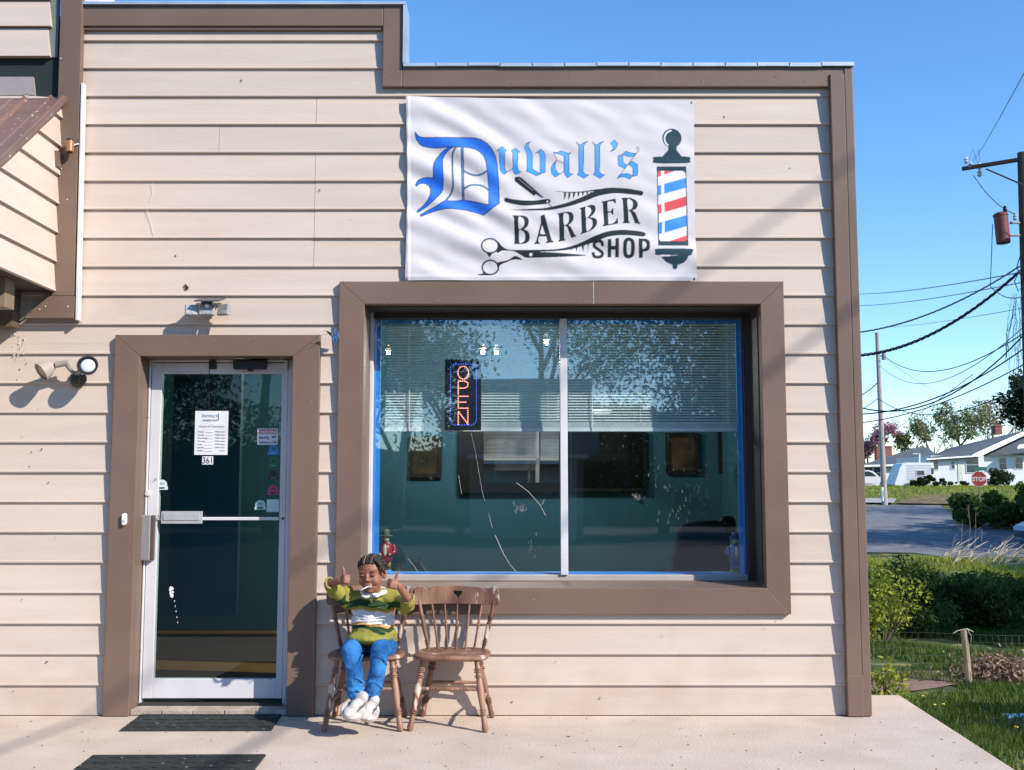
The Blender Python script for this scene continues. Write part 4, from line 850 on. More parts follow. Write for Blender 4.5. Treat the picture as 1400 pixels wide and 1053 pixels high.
# blinds
SLATM = mat('blind_slat', (.88, .88, .86), .5); 
def blind(px0, px1, label, ytop, ybot):
    Yb = YG+.15; a_ = W(px0, ybot, Yb); b_ = W(px1, ytop, Yb); e_ = empty('window_blind', ((a_.x+b_.x)/2, Yb, a_.z), label, 'blind', 'blinds behind the display window')
    m = MB(); m.box(a_.x, b_.x, Yb-.018, Yb+.018, b_.z-.030, b_.z); m.build('headrail', SLATM, e_, bevel=.002)
    zb_ = W(px0, ybot, Yb).z; zt_ = W(px0, ybot-13.5, Yb).z
    m = MB(); m.box(a_.x, b_.x, Yb-.016, Yb+.016, zb_, zb_+.022)
    nst = 6
    for i in range(nst): z_ = zb_+.024+i*(zt_-zb_-.024)/nst; m.box(a_.x, b_.x, Yb-.0125, Yb+.0125, z_, z_+.004)
    m.build('bottom_rail', SLATM, e_)
    m = MB(); z_ = zt_+.012; rr = random.Random(int(px0)); step = .0175
    while z_ < b_.z-.035:
        tl = rr.gauss(0, .0006); pr_ = [(-.0122, -.0078), (-.006, -.0034), (0, .0004), (.006, .0034), (.0122, .0056)]
        vs = []
        for x, o_ in ((a_.x+.003, 0), ((a_.x+b_.x)/2, rr.gauss(0, .0006)), (b_.x-.003, tl)):
            vs += [(x, Yb+q_[0], z_+q_[1]+o_-q_[0]*.05) for q_ in pr_]
        m.add(vs, [(k*5+i, k*5+i+1, k*5+i+6, k*5+i+5) for k in range(2) for i in range(4)]); z_ += step
    m.build('slats', SLATM, e_)
    m = MB(); w_ = b_.x-a_.x
    for f_ in (.13, .42, .72, .93):
        for dy in (-.013, .013): m.tube([(a_.x+w_*f_, Yb+dy, zb_+.01), (a_.x+w_*f_, Yb+dy, b_.z-.02)], .0011, 4)
    m.tube([(a_.x+w_*.14, Yb-.022, b_.z-.03), (a_.x+w_*.14, Yb-.022, zb_-.0)], .003, 6)
    m.build('cords', SLATM, e_)
blind(526, 765, 'left white mini blind, half lowered, behind the OPEN sign', 434.5, 590)
blind(776.5, 1009, 'right white mini blind, half lowered in the display window', 433, 590)
# OPEN sign
YO = YG+.028
os_ = empty('open_sign', W(633, 588, YO), 'lit LED sign reading OPEN downwards with a blue dotted border', 'sign')
rect(608, 658, 492, 588.5, YO+.018, .016, 'board', BLACK, os_)
m = MB(); top_ = W(632, 440, YO+.01); m.tube([W(622, 492, YO+.01), top_, W(647, 492, YO+.01)], .0012, 4); m.build('hanging_wire', GREY, os_)
m = MB(); m.tube([W(645, 588, YO+.01), W(648, 604, YO+.02), W(644, 640, YO+.05)], .002, 4); m.build('power_cord', BLACK, os_)
def px6(pts): return [(440+x/4.118, 370+y/4.118) for x, y in pts]
def dots(paths, step, r_, mname, m_, nm):
    mb = MB()
    for P in paths:
        P = np.array(P, float); dd = np.hypot(*(np.diff(P, axis=0).T)); L_ = dd.sum(); n_ = max(2, int(round(L_/step))); cum = np.concatenate([[0], np.cumsum(dd)])
        for k in range(n_+ (0 if np.allclose(P[0], P[-1]) else 1)):
            s_ = L_*k/n_; x = np.interp(s_, cum, P[:, 0]); y = np.interp(s_, cum, P[:, 1]); mb.ell(W(x, y, YO), (r_, r_, r_), 6, 4)
    return mb.build(nm, m_, os_)
t = np.linspace(0, 2*np.pi, 30)
O_ = px6(list(zip(796+30*np.cos(t), 575+36*np.sin(t))))
P_ = [px6([(768, 695), (768, 622), (805, 622), (822, 632), (822, 652), (805, 662), (768, 662)])]
E_ = [px6([(822, 708), (768, 708), (768, 775), (822, 775)]), px6([(768, 741), (810, 741)])]
N_ = [px6([(768, 865), (768, 792), (822, 865), (822, 788)])]
dots([O_]+P_+E_+N_, 2.6, .0044, '', emis('led_red', (.95, .32, .24), 1.5), 'letter_leds')
bd = px6([(725, 545), (732, 530), (750, 526), (845, 526), (865, 532), (870, 550), (870, 845), (862, 862), (845, 870), (745, 870), (728, 862), (722, 845), (725, 545)])
dots([bd], 3.3, .0034, '', emis('led_blue', (.06, .12, .9), 1.5), 'border_leds')
# ceiling bulbs
BULB = emis('warm_bulb', (1, .96, .85), 1.6)
for (px, py, Y, lb) in [(531, 482, 2.6, 'small lit bulb at the far left behind the blind'), (660, 481, 2.6, 'lit bulb, left one of the close pair above the OPEN sign'), (679, 482, 2.6, 'lit bulb, right one of the close pair above the OPEN sign'), (747, 468, 2.2, 'lit bulb nearest the mullion, set higher than the others')]:
    c = W(px, py, Y); pl_ = bpy.data.lights.new('bulb_light', 'POINT'); pl_.energy = 14; pl_.color = (1, .93, .82); pl_.shadow_soft_size = .05; po_ = bpy.data.objects.new('bulb_light', pl_); col.objects.link(po_); po_.location = c+Vector((0, -.06, -.06)); e_ = empty('ceiling_bulb', c, lb+' inside the shop', 'light bulb'); m = MB(); m.ell(c, (.019, .019, .024)); m.build('bulb', BULB, e_, smooth=True)
    m = MB(); m.lathe([(.030, .019), (.03, .03), (.015, .05), (.012, min(.075, 2.9-c.z)), (0, min(.075, 2.9-c.z))], c, 16); m.build('fitting', mat('brass_fitting', (.35, .32, .25), .35, metal=.6), e_)
c = W(823, 563, 2.8); e_ = empty('ceiling_lamp', c, 'round frosted lamp disc seen through the right blind', 'lamp'); m = MB(); m.lathe([(.0, -.03), (.06, -.022), (.085, 0), (.085, .02), (0, .02)], c, 24); m.build('shade', emis('dim_lamp', (.75, .9, .85), .55), e_, smooth=False)
m = MB(); m.tube([c, c+Vector((0, 0, .3))], .008, 6); m.build('stem', GREY, e_)
# figurines on the sill
def fig(px, pyb, pyt, label, coat, hat, base, trouser, Y):
    b_ = W(px, pyb, Y); h = W(px, pyt, Y).z-b_.z; e_ = empty('barber_figurine', b_, label, 'figurine'); c = Vector((b_.x, Y, b_.z)); u = h/10
    m = MB(); m.lathe([(u*1.25, 0), (u*1.25, u*1.6), (u*1.1, u*1.7), (0, u*1.7)], c, 20); m.build('pedestal', base, e_)
    m = MB(); m.lathe([(u*.55, 1.7*u), (u*.6, 3.6*u), (0, 3.7*u)], c+Vector((-u*.55, 0, 0)), 12); m.lathe([(u*.55, 1.7*u), (u*.6, 3.6*u), (0, 3.7*u)], c+Vector((u*.55, 0, 0)), 12); m.build('legs', trouser, e_, smooth=True)
    m = MB(); m.lathe([(u*.9, 3.2*u), (u*1.35, 3.4*u), (u*1.45, 5*u), (u*1.5, 6.2*u), (u*1.1, 7.1*u), (u*.45, 7.5*u), (0, 7.5*u)], c, 20)
    for sx in (-1, 1): m.tube([c+Vector((sx*u*1.2, 0, 6.7*u)), c+Vector((sx*u*1.9, -u*.2, 5.4*u)), c+Vector((sx*u*1.1, -u*1.4, 4.9*u))], [u*.6, u*.55, u*.4], 10)
    m.build('coat', coat, e_, smooth=True)
    m = MB(); m.ell(c+Vector((0, -u*1.25, 5.7*u)), (u*.42, u*.3, u*1.3)); m.build('shirt_front', mat('cream_cloth', (.75, .68, .50), .5), e_, smooth=True)
    m = MB(); m.ell(c+Vector((0, -u*.1, 8.1*u)), (u*.72, u*.72, u*.9)); m.ell(c+Vector((0, -u*.85, 8.0*u)), (u*.15, u*.2, u*.2))
    for sx in (-1, 1): m.ell(c+Vector((sx*u*1.0, -u*1.5, 4.9*u)), (u*.3, u*.3, u*.3))
    m.build('face_and_hands', mat('figurine_skin', (.62, .42, .28), .45), e_, smooth=True)
    m = MB(); m.ell(c+Vector((0, -u*.75, 7.5*u)), (u*.42, u*.25, u*.42)); m.build('beard', mat('figurine_beard', (.12, .09, .06), .6), e_, smooth=True)
    m = MB(); m.lathe([(u*1.45, 8.6*u), (u*1.5, 8.72*u), (u*.8, 8.85*u), (u*.78, 9.6*u), (u*.6, 10*u), (0, 10.05*u)], c, 22); m.build('hat', hat, e_)
YF = YG+.085
fig(527, 790, 724, 'figurine in red coat and flat green hat on the sill behind the boy', mat('red_glaze', (.40, .045, .05), .3, (.30, .03, .04), 30), mat('olive_hat', (.13, .15, .09), .5), mat('blue_plinth', (.16, .42, .72), .4), mat('gold_trouser', (.45, .33, .06), .4, (.05, .04, .02), 60), YF)
fig(1006, 790, 728, 'blue robed figurine on a lime green base at the right end of the sill', mat('blue_glaze', (.03, .16, .40), .3, (.02, .10, .28), 30), mat('navy_hat', (.03, .10, .24), .4), mat('lime_plinth', (.30, .42, .03), .5), mat('blue_trouser', (.03, .14, .34), .4), YF)
m = MB(); m.box(W(973, 780, YF).x, W(988, 780, YF).x, YF-.03, YF+.02, W(980, 787, YF).z, W(980, 782, YF).z); tag(m.build('card', PAP), 'small pale card on the sill beside the blue figurine', 'card')
m = MB(); 
for i in range(7): m.ell(W(853+i*1.4, 786-(i % 2)*.6, YF-.03), (.008, .006, .006), 8, 5)
tag(m.build('dried_leaf', mat('dry_leaf', (.16, .17, .05), .8)), 'shrivelled green leaf lying on the inner sill in mid window', 'leaf')
m = MB()
for i in range(5): m.box(W(864+i*2.0, 678, BY).x, W(865.3+i*2.0, 678, BY).x, BY-.03, BY-.001, W(864, 676+i*1.6, BY).z-.016, W(864, 676+i*1.6, BY).z+.012)
tag(m.build('wall_hooks', WHT), 'row of small white tags on the back wall under the television', 'tags')
# ================= CHAIRS =================
WOOD = mat('worn_wood', (.34, .185, .120), .5, (.13, .056, .032), 7, bump=.3, bscale=50, stretch=(1, 1, .35), lo=.36, hi=.66, spots=((.55, .43, .36), 19, .64), spec=.5)
def turned(mb, p0, p1, r, rings, n=12, foot=False):
    p0, p1 = Vector(p0), Vector(p1); L_ = (p1-p0).length; ts = {0: .80, 1: .62}; base = [(0, .8), (.5, 1.0), (1, .78)]
    if foot: base = [(0, .85), (.15, 1.0), (.45, 1.05), (.80, .82), (.88, .78), (.955, 1.0), (1, .72)]
    T_ = sorted(set([a_ for a_, _ in base]+[x for c_ in rings for x in (c_-.008, c_-.0055, c_+.0055, c_+.008)]))
    pts, rd = [], []
    for t_ in T_:
        if t_ < 0 or t_ > 1: continue
        rr_ = float(np.interp(t_, [a_ for a_, _ in base], [b_ for _, b_ in base]))
        for c_ in rings:
            if abs(t_-c_) < .0058: rr_ *= 1.22
            elif abs(t_-c_) < .0085: rr_ *= .80
        pts.append(p0.lerp(p1, t_)); rd.append(rr_*r)
    mb.tube(pts, rd, n)
SEAT = .40
def curve_plate(outline, holes, th):
    cu = bpy.data.curves.new('c', 'CURVE'); cu.dimensions = '2D'; cu.fill_mode = 'BOTH'; cu.extrude = th/2; cu.bevel_depth = .002; cu.bevel_resolution = 1
    for P in [outline]+holes:
        sp = cu.splines.new('POLY'); sp.points.add(len(P)-1)
        for i, q_ in enumerate(P): sp.points[i].co = (q_[0], q_[1], 0, 1)
        sp.use_cyclic_u = True
    o = bpy.data.objects.new('c', cu); col.objects.link(o); me = bpy.data.meshes.new_from_object(o.evaluated_get(bpy.context.evaluated_depsgraph_get())); bpy.data.objects.remove(o); return me
def make_chair(label):
    e_ = empty('wooden_chair', (0, 0, 0), label, 'chair', 'spindle back chairs against the shop wall')
    # seat: saddle shaped plank
    N_ = 40; out = []
    for i in range(N_):
        t = 2*math.pi*i/N_; c_, s_ = math.cos(t), math.sin(t); ex = .55
        x = .215*math.copysign(abs(c_)**ex, c_)*(1+.03*(-s_)); y = .19*math.copysign(abs(s_)**.62, s_)
        if s_ > 0: x *= 1-.12*s_
        out.append((x, y))
    mb = MB(); vs = []; rings_ = [(.93, -.030), (1.0, -.018), (1.0, -.006), (.965, .0), (.80, -.001), (.5, -.008), (.15, -.010)]
    for k_, h in rings_: vs += [(x*k_, y*k_, SEAT+h) for x, y in out]
    f = [(k*N_+i, k*N_+(i+1) % N_, (k+1)*N_+(i+1) % N_, (k+1)*N_+i) for k in range(len(rings_)-1) for i in range(N_)]
    f += [tuple(range(N_))[::-1], tuple((len(rings_)-1)*N_+i for i in range(N_))]
    mb.add(vs, f); weighted(mb.build('seat', WOOD, e_, keep=False), 50)
    rg = [.13, .155, .18, .23, .255, .70, .725, .75, .775]
    legs = {}
    for k, (tx, ty, bx, by) in {'fl': (-.150, -.125, -.209, -.205), 'fr': (.150, -.125, .209, -.205), 'rl': (-.125, .115, -.205, .185), 'rr': (.125, .115, .205, .185)}.items():
        p0, p1 = Vector((tx, ty, SEAT-.022)), Vector((bx, by, 0)); legs[k] = (p0, p1)
        mb = MB(); turned(mb, p0, p1, .0195 if k[0] == 'f' else .018, rg, foot=True); weighted(mb.build('leg', WOOD, e_, keep=False), 60)
    at_ = lambda k, t: legs[k][0].lerp(legs[k][1], t)
    mb = MB(); turned(mb, at_('fl', .42), at_('fr', .42), .0125, [.20, .225, .25, .30, .70, .75, .775, .80]); weighted(mb.build('stretcher', WOOD, e_, keep=False), 60)
    mb = MB(); turned(mb, at_('rl', .46), at_('rr', .46), .010, []); weighted(mb.build('stretcher', WOOD, e_, keep=False), 60)
    for a_, b_ in (('fl', 'rl'), ('fr', 'rr')):
        mb = MB(); turned(mb, at_(a_, .60), at_(b_, .60), .0105, [.5]); weighted(mb.build('stretcher', WOOD, e_, keep=False), 60)
    zt_ = .665; yb_ = lambda x: .160-.045*(x/.25)**2          # the back leans away; rail bows
    ys = lambda x: .130-.04*(x/.2)**2
    for x0, x1, r_, rg_ in [(-.158, -.222, .0145, [.10, .13, .16, .19, .62, .65, .68]), (.158, .222, .0145, [.10, .13, .16, .19, .62, .65, .68])]:
        mb = MB(); turned(mb, (x0, ys(x0), SEAT-.005), (x1, yb_(x1), zt_+.01), r_, rg_); weighted(mb.build('post', WOOD, e_, keep=False), 60)
    for i in range(5):
        u = (i-2)/2; mb = MB(); x0, x1 = u*.105, u*.150; turned(mb, (x0, ys(x0), SEAT-.005), (x1, yb_(x1), zt_+.01), .0085, [.44, .49, .54]); weighted(mb.build('spindle', WOOD, e_, keep=False), 60)
    # crest rail with scalloped top and a pierced heart
    T_ = [(-.250, .012), (-.246, .050), (-.238, .076), (-.225, .088), (-.205, .086), (-.188, .076), (-.172, .066), (-.158, .070), (-.145, .085), (-.10, .089), (-.04, .089), (0, .090), (.04, .089), (.10, .085), (.145, .079), (.165, .064), (.178, .062), (.190, .074), (.205, .086), (.228, .088), (.240, .076), (.247, .050), (.250, .012), (.244, -.008), (.225, -.014), (.18, -.012), (.09, -.010), (0, -.010), (-.09, -.010), (-.18, -.012), (-.225, -.014), (-.244, -.008)]
    ol = [tuple(v) for v in cat_rom(T_, n=4)]
    heart = [tuple(v) for v in cat_rom([(.000, .062), (-.012, .066), (-.025, .060), (-.024, .046), (-.010, .034), (.006, .018), (.016, .034), (.030, .050), (.028, .062), (.014, .064)], n=3)]
    me = curve_plate(ol, [heart[::-1]], .016)
    bmr = bmesh.new(); bmr.from_mesh(me)
    for k in range(-24, 25): bmesh.ops.bisect_plane(bmr, geom=bmr.verts[:]+bmr.edges[:]+bmr.faces[:], plane_co=(k*.01+.0013, 0, 0), plane_no=(1, 0, 0))
    bmesh.ops.remove_doubles(bmr, verts=bmr.verts, dist=1e-5); bmesh.ops.recalc_face_normals(bmr, faces=bmr.faces); bmr.to_mesh(me); bmr.free()
    for v in me.vertices:
        x, z, t_ = v.co; v.co = (x, yb_(x)+t_*-1+(z*.10), zt_+z)
    me.materials.clear(); me.materials.append(WOOD); o = bpy.data.objects.new('crest_rail', me); link(o, e_, False)
    return e_
chA = make_chair('worn wooden spindle back chair standing empty right of the boy')
chA.location = (-.335, -.235, .002); chA.rotation_euler[2] = R(-5)
chB = copy_tree(chA); tag(chB, 'worn wooden spindle back chair the boy sits on'); chB.location = (-.825, -.235, .002); chB.rotation_euler[2] = R(1.5)

# ================= BOY =================
def capsule(mb, p0, p1, r0, r1, n=14):
    p0, p1 = Vector(p0), Vector(p1); d = p1-p0; L_ = d.length; d.normalize(); pr_ = []
    pts, rd = [], []
    for k in range(5): a_ = math.pi/2*(1-k/4); pts.append(p0-d*(r0*math.sin(a_))); rd.append(max(1e-4, r0*math.cos(a_)))
    for k in range(1, 4): pts.append(p0.lerp(p1, k/4)); rd.append(r0+(r1-r0)*k/4)
    for k in range(5): a_ = math.pi/2*k/4; pts.append(p1+d*(r1*math.sin(a_))); rd.append(max(1e-4, r1*math.cos(a_)))
    mb.tube(pts, rd, n)
def remesh(mb, voxel, smooth_it=4, noise=None):
    me = bpy.data.meshes.new('r'); me.from_pydata(mb.v, [], mb.f); bm = bmesh.new(); bm.from_mesh(me); bmesh.ops.recalc_face_normals(bm, faces=bm.faces); bm.to_mesh(me); bm.free()
    o = bpy.data.objects.new('r', me); col.objects.link(o)
    rm = o.modifiers.new('r', 'REMESH'); rm.mode = 'VOXEL'; rm.voxel_size = voxel
    sm_ = o.modifiers.new('s', 'SMOOTH'); sm_.iterations = smooth_it; sm_.factor = .5
    if noise:
        tx = bpy.data.textures.new('n', 'CLOUDS'); tx.noise_scale = noise[0]; dm = o.modifiers.new('d', 'DISPLACE'); dm.texture = tx; dm.strength = noise[1]; dm.texture_coords = 'LOCAL'; dm.mid_level = .5
    m2 = bpy.data.meshes.new_from_object(o.evaluated_get(bpy.context.evaluated_depsgraph_get())); bpy.data.objects.remove(o)
    m2.polygons.foreach_set('use_smooth', [True]*len(m2.polygons)); return m2
def vcmat(name, rough, sub=0, bump=0, bs=200, spec=.4):
    m = bpy.data.materials.new(name); m.use_nodes = True; n = m.node_tree; p = n.nodes['Principled BSDF']
    va = n.nodes.new('ShaderNodeVertexColor'); va.layer_name = 'print'; n.links.new(va.outputs[0], p.inputs['Base Color']); p.inputs['Roughness'].default_value = rough; p.inputs['Specular IOR Level'].default_value = spec
    if sub: p.inputs['Subsurface Weight'].default_value = sub; p.inputs['Subsurface Radius'].default_value = (.008, .004, .002); p.inputs['Subsurface Scale'].default_value = .4
    if bump:
        tc = n.nodes.new('ShaderNodeTexCoord'); nz = n.nodes.new('ShaderNodeTexNoise'); nz.inputs['Scale'].default_value = bs; n.links.new(tc.outputs['Object'], nz.inputs['Vector'])
        bp = n.nodes.new('ShaderNodeBump'); bp.inputs['Strength'].default_value = bump; bp.inputs['Distance'].default_value = .004; n.links.new(nz.outputs['Fac'], bp.inputs['Height']); n.links.new(bp.outputs[0], p.inputs['Normal'])
    return m
def paint(me, fn):
    n = len(me.vertices); co = np.empty(n*3, np.float32); me.vertices.foreach_get('co', co); c = fn(co.reshape(-1, 3))
    ca = me.color_attributes.new('print', 'FLOAT_COLOR', 'POINT'); ca.data.foreach_set('color', np.concatenate([c, np.ones((n, 1))], 1).astype(np.float32).ravel())
boy = empty('person', (-.80, -.30, 0), 'small child in striped green shirt and blue jeans, seated giving two thumbs up', 'person')
# head frame: turned to the picture's left and tilted
HC = W(508.5, 785, -.315)
HR = (Matrix.Rotation(R(-14), 3, 'Z') @ Matrix.Rotation(R(-5), 3, 'Y') @ Matrix.Rotation(R(6), 3, 'X'))
hp_ = lambda x, y, z: HC + HR @ Vector((x, y, z))
body = MB()
def hell(x, y, z, a, b, c): body.ell(hp_(x, y, z), (a, b, c), 20, 14, rot=HR)
hell(0, .008, .022, .074, .086, .080); hell(0, -.022, -.022, .064, .062, .068); hell(0, -.030, -.055, .046, .048, .042); hell(0, -.056, -.082, .021, .018, .016)
for s_ in (-1, 1):
    hell(s_*.033, -.056, -.030, .025, .024, .026); hell(s_*.030, -.064, .022, .022, .014, .010); hell(s_*.011, -.082, -.022, .008, .009, .007)
    hell(s_*.071, .008, -.010, .009, .017, .026); hell(s_*.077, .014, -.004, .006, .012, .020); hell(s_*.030, -.0715, .002, .016, .010, .0075)
hell(0, -.076, -.004, .009, .013, .020); hell(0, -.086, -.018, .011, .011, .009); hell(0, -.078, -.048, .026, .014, .009); hell(0, -.077, -.062, .022, .013, .008)
capsule(body, hp_(0, .01, -.05), W(510, 822, -.25), .040, .044)
# limbs
shR, elR, wrR = W(476, 823, -.27), W(449, 799, -.37), W(465, 794, -.435)
shL, elL, wrL = W(545, 822, -.27), W(562, 824, -.39), W(545, 801, -.475)
hips, chest = W(508, 885, -.235), W(510, 838, -.24)
for p0, p1, r0, r1 in [(W(510, 822, -.25), chest, .045, .070), (chest, hips, .070, .075), (W(510, 824, -.25), shR, .034, .032), (W(510, 824, -.25), shL, .034, .032), (shR, elR, .028, .026), (elR, wrR, .026, .0185), (shL, elL, .028, .026), (elL, wrL, .027, .0185)]:
    capsule(body, p0, p1, r0, r1)
knR, anR = W(479, 890, -.555), W(486, 950, -.545); knL, anL = W(519, 889, -.54), W(507, 960, -.50)
for a_, b_, c_ in ((W(490, 882, -.26), knR, anR), (W(526, 882, -.26), knL, anL)):
    capsule(body, a_, b_, .055, .038); capsule(body, b_, c_, .036, .024)
def hand(mb, wr, f, t, side):
    f = Vector(f).normalized(); t = Vector(t); t = (t-f*t.dot(f)).normalized(); p = (t.cross(f) if side == 'R' else f.cross(t)).normalized(); k = .88
    P = lambda a_, b_, c_: wr + f*(a_*k) + t*(b_*k) + p*(c_*k)
    rot = Matrix((f, p, t)).transposed()
    mb.ell(P(.028, .0, .004), (.034, .015, .027), 16, 10, rot=rot)
    for i, o_ in enumerate((.0225, .0075, -.0075, -.0215)):
        l = (1.0, 1.08, 1.0, .82)[i]; r_ = .0078 if i < 3 else .0068
        k0 = (.052, o_*.9, -.002); k1 = (k0[0]+.012*l, o_, k0[2]+.024*l); k2 = (k1[0]-.021*l, o_, k1[2]+.010*l); k3 = (k2[0]-.010*l, o_, k2[2]-.010*l)
        capsule(mb, P(.02, o_*.7, 0), P(*k0), .010, r_+.0008, 10); capsule(mb, P(*k0), P(*k1), r_+.0006, r_, 10); capsule(mb, P(*k1), P(*k2), r_, r_*.93, 10); capsule(mb, P(*k2), P(*k3), r_*.93, r_*.85, 10)
    capsule(mb, P(.012, .014, .006), P(.024, .034, .008), .0125, .0098, 10); capsule(mb, P(.024, .034, .008), P(.028, .058, .004), .0092, .0082, 10); capsule(mb, P(.028, .058, .004), P(.0265, .078, -.002), .0080, .0068, 10)
hand(body, wrR, (.62, -.62, .22), (.22, .1, 1), 'R')
hand(body, wrL, (-.78, -.42, .28), (-.05, .1, 1), 'L')
bme = remesh(body, .0031, 3)
HRi = HR.transposed(); SK = np.array([.27, .118, .072]); SKD = np.array([.24, .095, .06])
def skinpaint(co):
    c = np.tile(SK, (len(co), 1)); L_ = (co-np.array(HC)) @ np.array(HRi).T
    x, y, z = L_.T; front = (y < -.03) & (np.abs(z) < .12) & (np.abs(x) < .09)
    def mixc(w_, k):
        w_ = np.clip(w_, 0, 1)[:, None]*front[:, None]; return c*(1-w_)+np.array(k)*w_
    ax = np.abs(x)
    c = mixc(1-((ax-.030)/.021)**2-((z-.003)/.011)**2, SKD*.75)  # eye sockets: shade of the hollows painted as darker skin
    c = mixc((1-((ax-.030)/.0165)**2-((z-.0015-.05*(ax-.03))/.0036)**2)*3, (.012, .008, .007))
    c = mixc((1-((ax-.034)/.021)**2-((z-.0235-.16*(ax-.03))/.0042)**2)*2, (.03, .016, .010))
    zs = z+.0565-9*x*x
    c = mixc((1-(x/.032)**2-(zs/.0125)**2)*2.5, (.30, .095, .08))
    c = mixc((1-((x)/.027)**2-(zs/.0062)**2)*3, (.04, .012, .012))
    c = mixc((1-((x)/.022)**2-((zs-.0012)/.0036)**2)*3, (.62, .58, .52))
    c = mixc((1-((ax-.009)/.005)**2-((z+.0285)/.003)**2)*2, (.05, .02, .015))
    rs_ = np.sin(co[:, 0]*90)*np.sin(co[:, 2]*110+1)*.04+1
    return c*rs_[:, None]
paint(bme, skinpaint); bme.materials.clear(); bme.materials.append(vcmat('skin', .52, sub=.12, spec=.35, bump=.08, bs=300))
link(bpy.data.objects.new('body', bme), boy)
# hair: scalp cap, braided rows, light partings
HAIR = mat('dark_hair', (.030, .020, .014), .5, (.010, .007, .005), 90, bump=.6, bscale=260, spec=.5)
cap = MB()
cv_ = []
nu, nv = 36, 18
def scalp(th, ph, k=1.0):       # ph from the crown; th around, 0 = forward
    return (.0785*k*math.sin(ph)*math.sin(th), .008-.0905*k*math.sin(ph)*math.cos(th), .024+.0835*k*math.cos(ph))
def phmax(th): return R(float(np.interp(abs((th+math.pi) % (2*math.pi)-math.pi), [0, .5, 1.0, 1.35, 1.6, 2.2, 3.15], [53, 57, 69, 80, 96, 118, 124])))
for j in range(nv+1):
    for i in range(nu):
        th = 2*math.pi*i/nu; cv_.append(hp_(*scalp(th, max(.001, phmax(th)*j/nv))))
inn = [HC+(v-HC)*.93 for v in cv_]
f = [(j*nu+i, j*nu+(i+1) % nu, (j+1)*nu+(i+1) % nu, (j+1)*nu+i) for j in range(nv) for i in range(nu)]
M_ = len(cv_); cap.add(cv_+inn, f+[tuple(M_+q_ for q_ in a_[::-1]) for a_ in f]+[(nv*nu+i, nv*nu+(i+1) % nu, M_+nv*nu+(i+1) % nu, M_+nv*nu+i) for i in range(nu)])
cap.build('hair', HAIR, boy, smooth=True)
rng2 = random.Random(8); br = MB(); pa = MB()
def row(a_, k=1.03, rr_=.0068, mb=br, bumpy=True, e0=.0, e1=1.0, n=26):      # a strip over the head at sideways angle a_
    pts = []; rd = []
    for i in range(n):
        u = e0+(e1-e0)*i/(n-1); b_ = R(-57+u*161)         # from the forehead over the crown to the back
        lat = a_; d = Vector((math.sin(lat)*math.cos(b_*.35), math.sin(b_)*math.cos(lat), math.cos(b_)*math.cos(lat)))
        d.normalize(); pts.append(hp_(.0785*k*d.x, .008+.0905*k*d.y, .024+.0835*k*d.z)); rd.append(rr_*(1+.22*math.sin(i*2.1))*min(1, .35+i*.13) if bumpy else rr_)
    mb.tube(pts, rd, 8)
for a_ in (-1.15, -.88, -.62, -.36, -.02, .24, .50, .76, 1.02, 1.22): row(a_, e0=.0 if abs(a_) < 1 else .12)
for a_ in (-.19,): row(a_, 1.045, .0030, pa, False, 0, .62)
for a_ in (.37,): row(a_, 1.02, .0014, pa, False, 0.02, .5)
for (x0, z0, x1, z1) in [(.055, .075, .083, .020), (.066, .060, .086, .002), (.040, .088, .078, .048)]:
    pts = []; rd = []
    for i in range(12):
        u = i/11; pts.append(hp_(x0+(x1-x0)*u+.006*math.sin(u*3), -.045+.02*u-.01*math.sin(u*3.1), z0+(z1-z0)*u)); rd.append(.0072*(1+.25*math.sin(i*2.3)))
    br.tube(pts, rd, 8)
br.build('braids', HAIR, boy, smooth=True)
pa.build('parting', mat('scalp_parting', (.30, .18, .12), .6), boy, smooth=True)
# lollipop stick and sweet
m = MB(); s0, s1 = hp_(.012, -.083, -.052), hp_(-.034, -.118, -.067); m.tube([s0, s1], .0030, 8); o = m.build('sweet_stick', WHT, None, smooth=True)
ls = empty('lollipop', s1, 'thin white sweet stick held in the child\'s mouth', 'lollipop'); o.parent = ls; o.matrix_parent_inverse = Matrix.Translation(-ls.location)
m = MB(); m.ell(hp_(.010, -.080, -.0535), (.013, .010, .0085)); m.build('sweet', mat('pale_sweet', (.55, .62, .66), .15), ls, smooth=True)
# shirt
sh = MB()
def wE(px, py, Y, a, b, c, rot=None): sh.ell(W(px, py, Y), (a, b, c), 22, 14, rot)
wE(510, 833, -.250, .124, .086, .085); wE(510, 850, -.255, .126, .090, .090); wE(511, 866, -.272, .130, .106, .060); wE(512, 875, -.30, .134, .122, .030); wE(506, 871.5, -.41, .127, .112, .036); wE(510, 818, -.250, .112, .070, .044)
capsule(sh, W(508, 816, -.25), shR+Vector((0,0,.012)), .052, .049); capsule(sh, W(514, 815, -.25), shL+Vector((0,0,.014)), .052, .049); capsule(sh, W(511, 812, -.262), W(511, 818, -.26), .058, .07)
capsule(sh, shR, elR+Vector((.012, 0, -.004)), .044, .036); capsule(sh, shL, elL+Vector((-.012, 0, 0)), .044, .037)
capsule(sh, W(462, 806, -.33), W(464, 820, -.32), .030, .018); capsule(sh, W(473, 808, -.31), W(474, 828, -.30), .030, .018); capsule(sh, W(452, 802, -.35), W(455, 812, -.34), .034, .026)
capsule(sh, W(558, 828, -.36), W(550, 835, -.33), .038, .026)
for k in range(9):
    y_ = 826+k*5; sh.tube([W(482+3*math.sin(k*1.7), y_+3, -.333), W(503, y_+5+2*math.sin(k), -.345), W(530+4*math.sin(k*2.1), y_+1, -.343)], [.003, .0058, .003], 8)
sme = remesh(sh, .0038, 7, noise=(.05, .010))
zb_ = [W(510, p_, -.34).z for p_ in (821.5, 831, 834, 836.5, 853.5, 856.5, 861.5)]
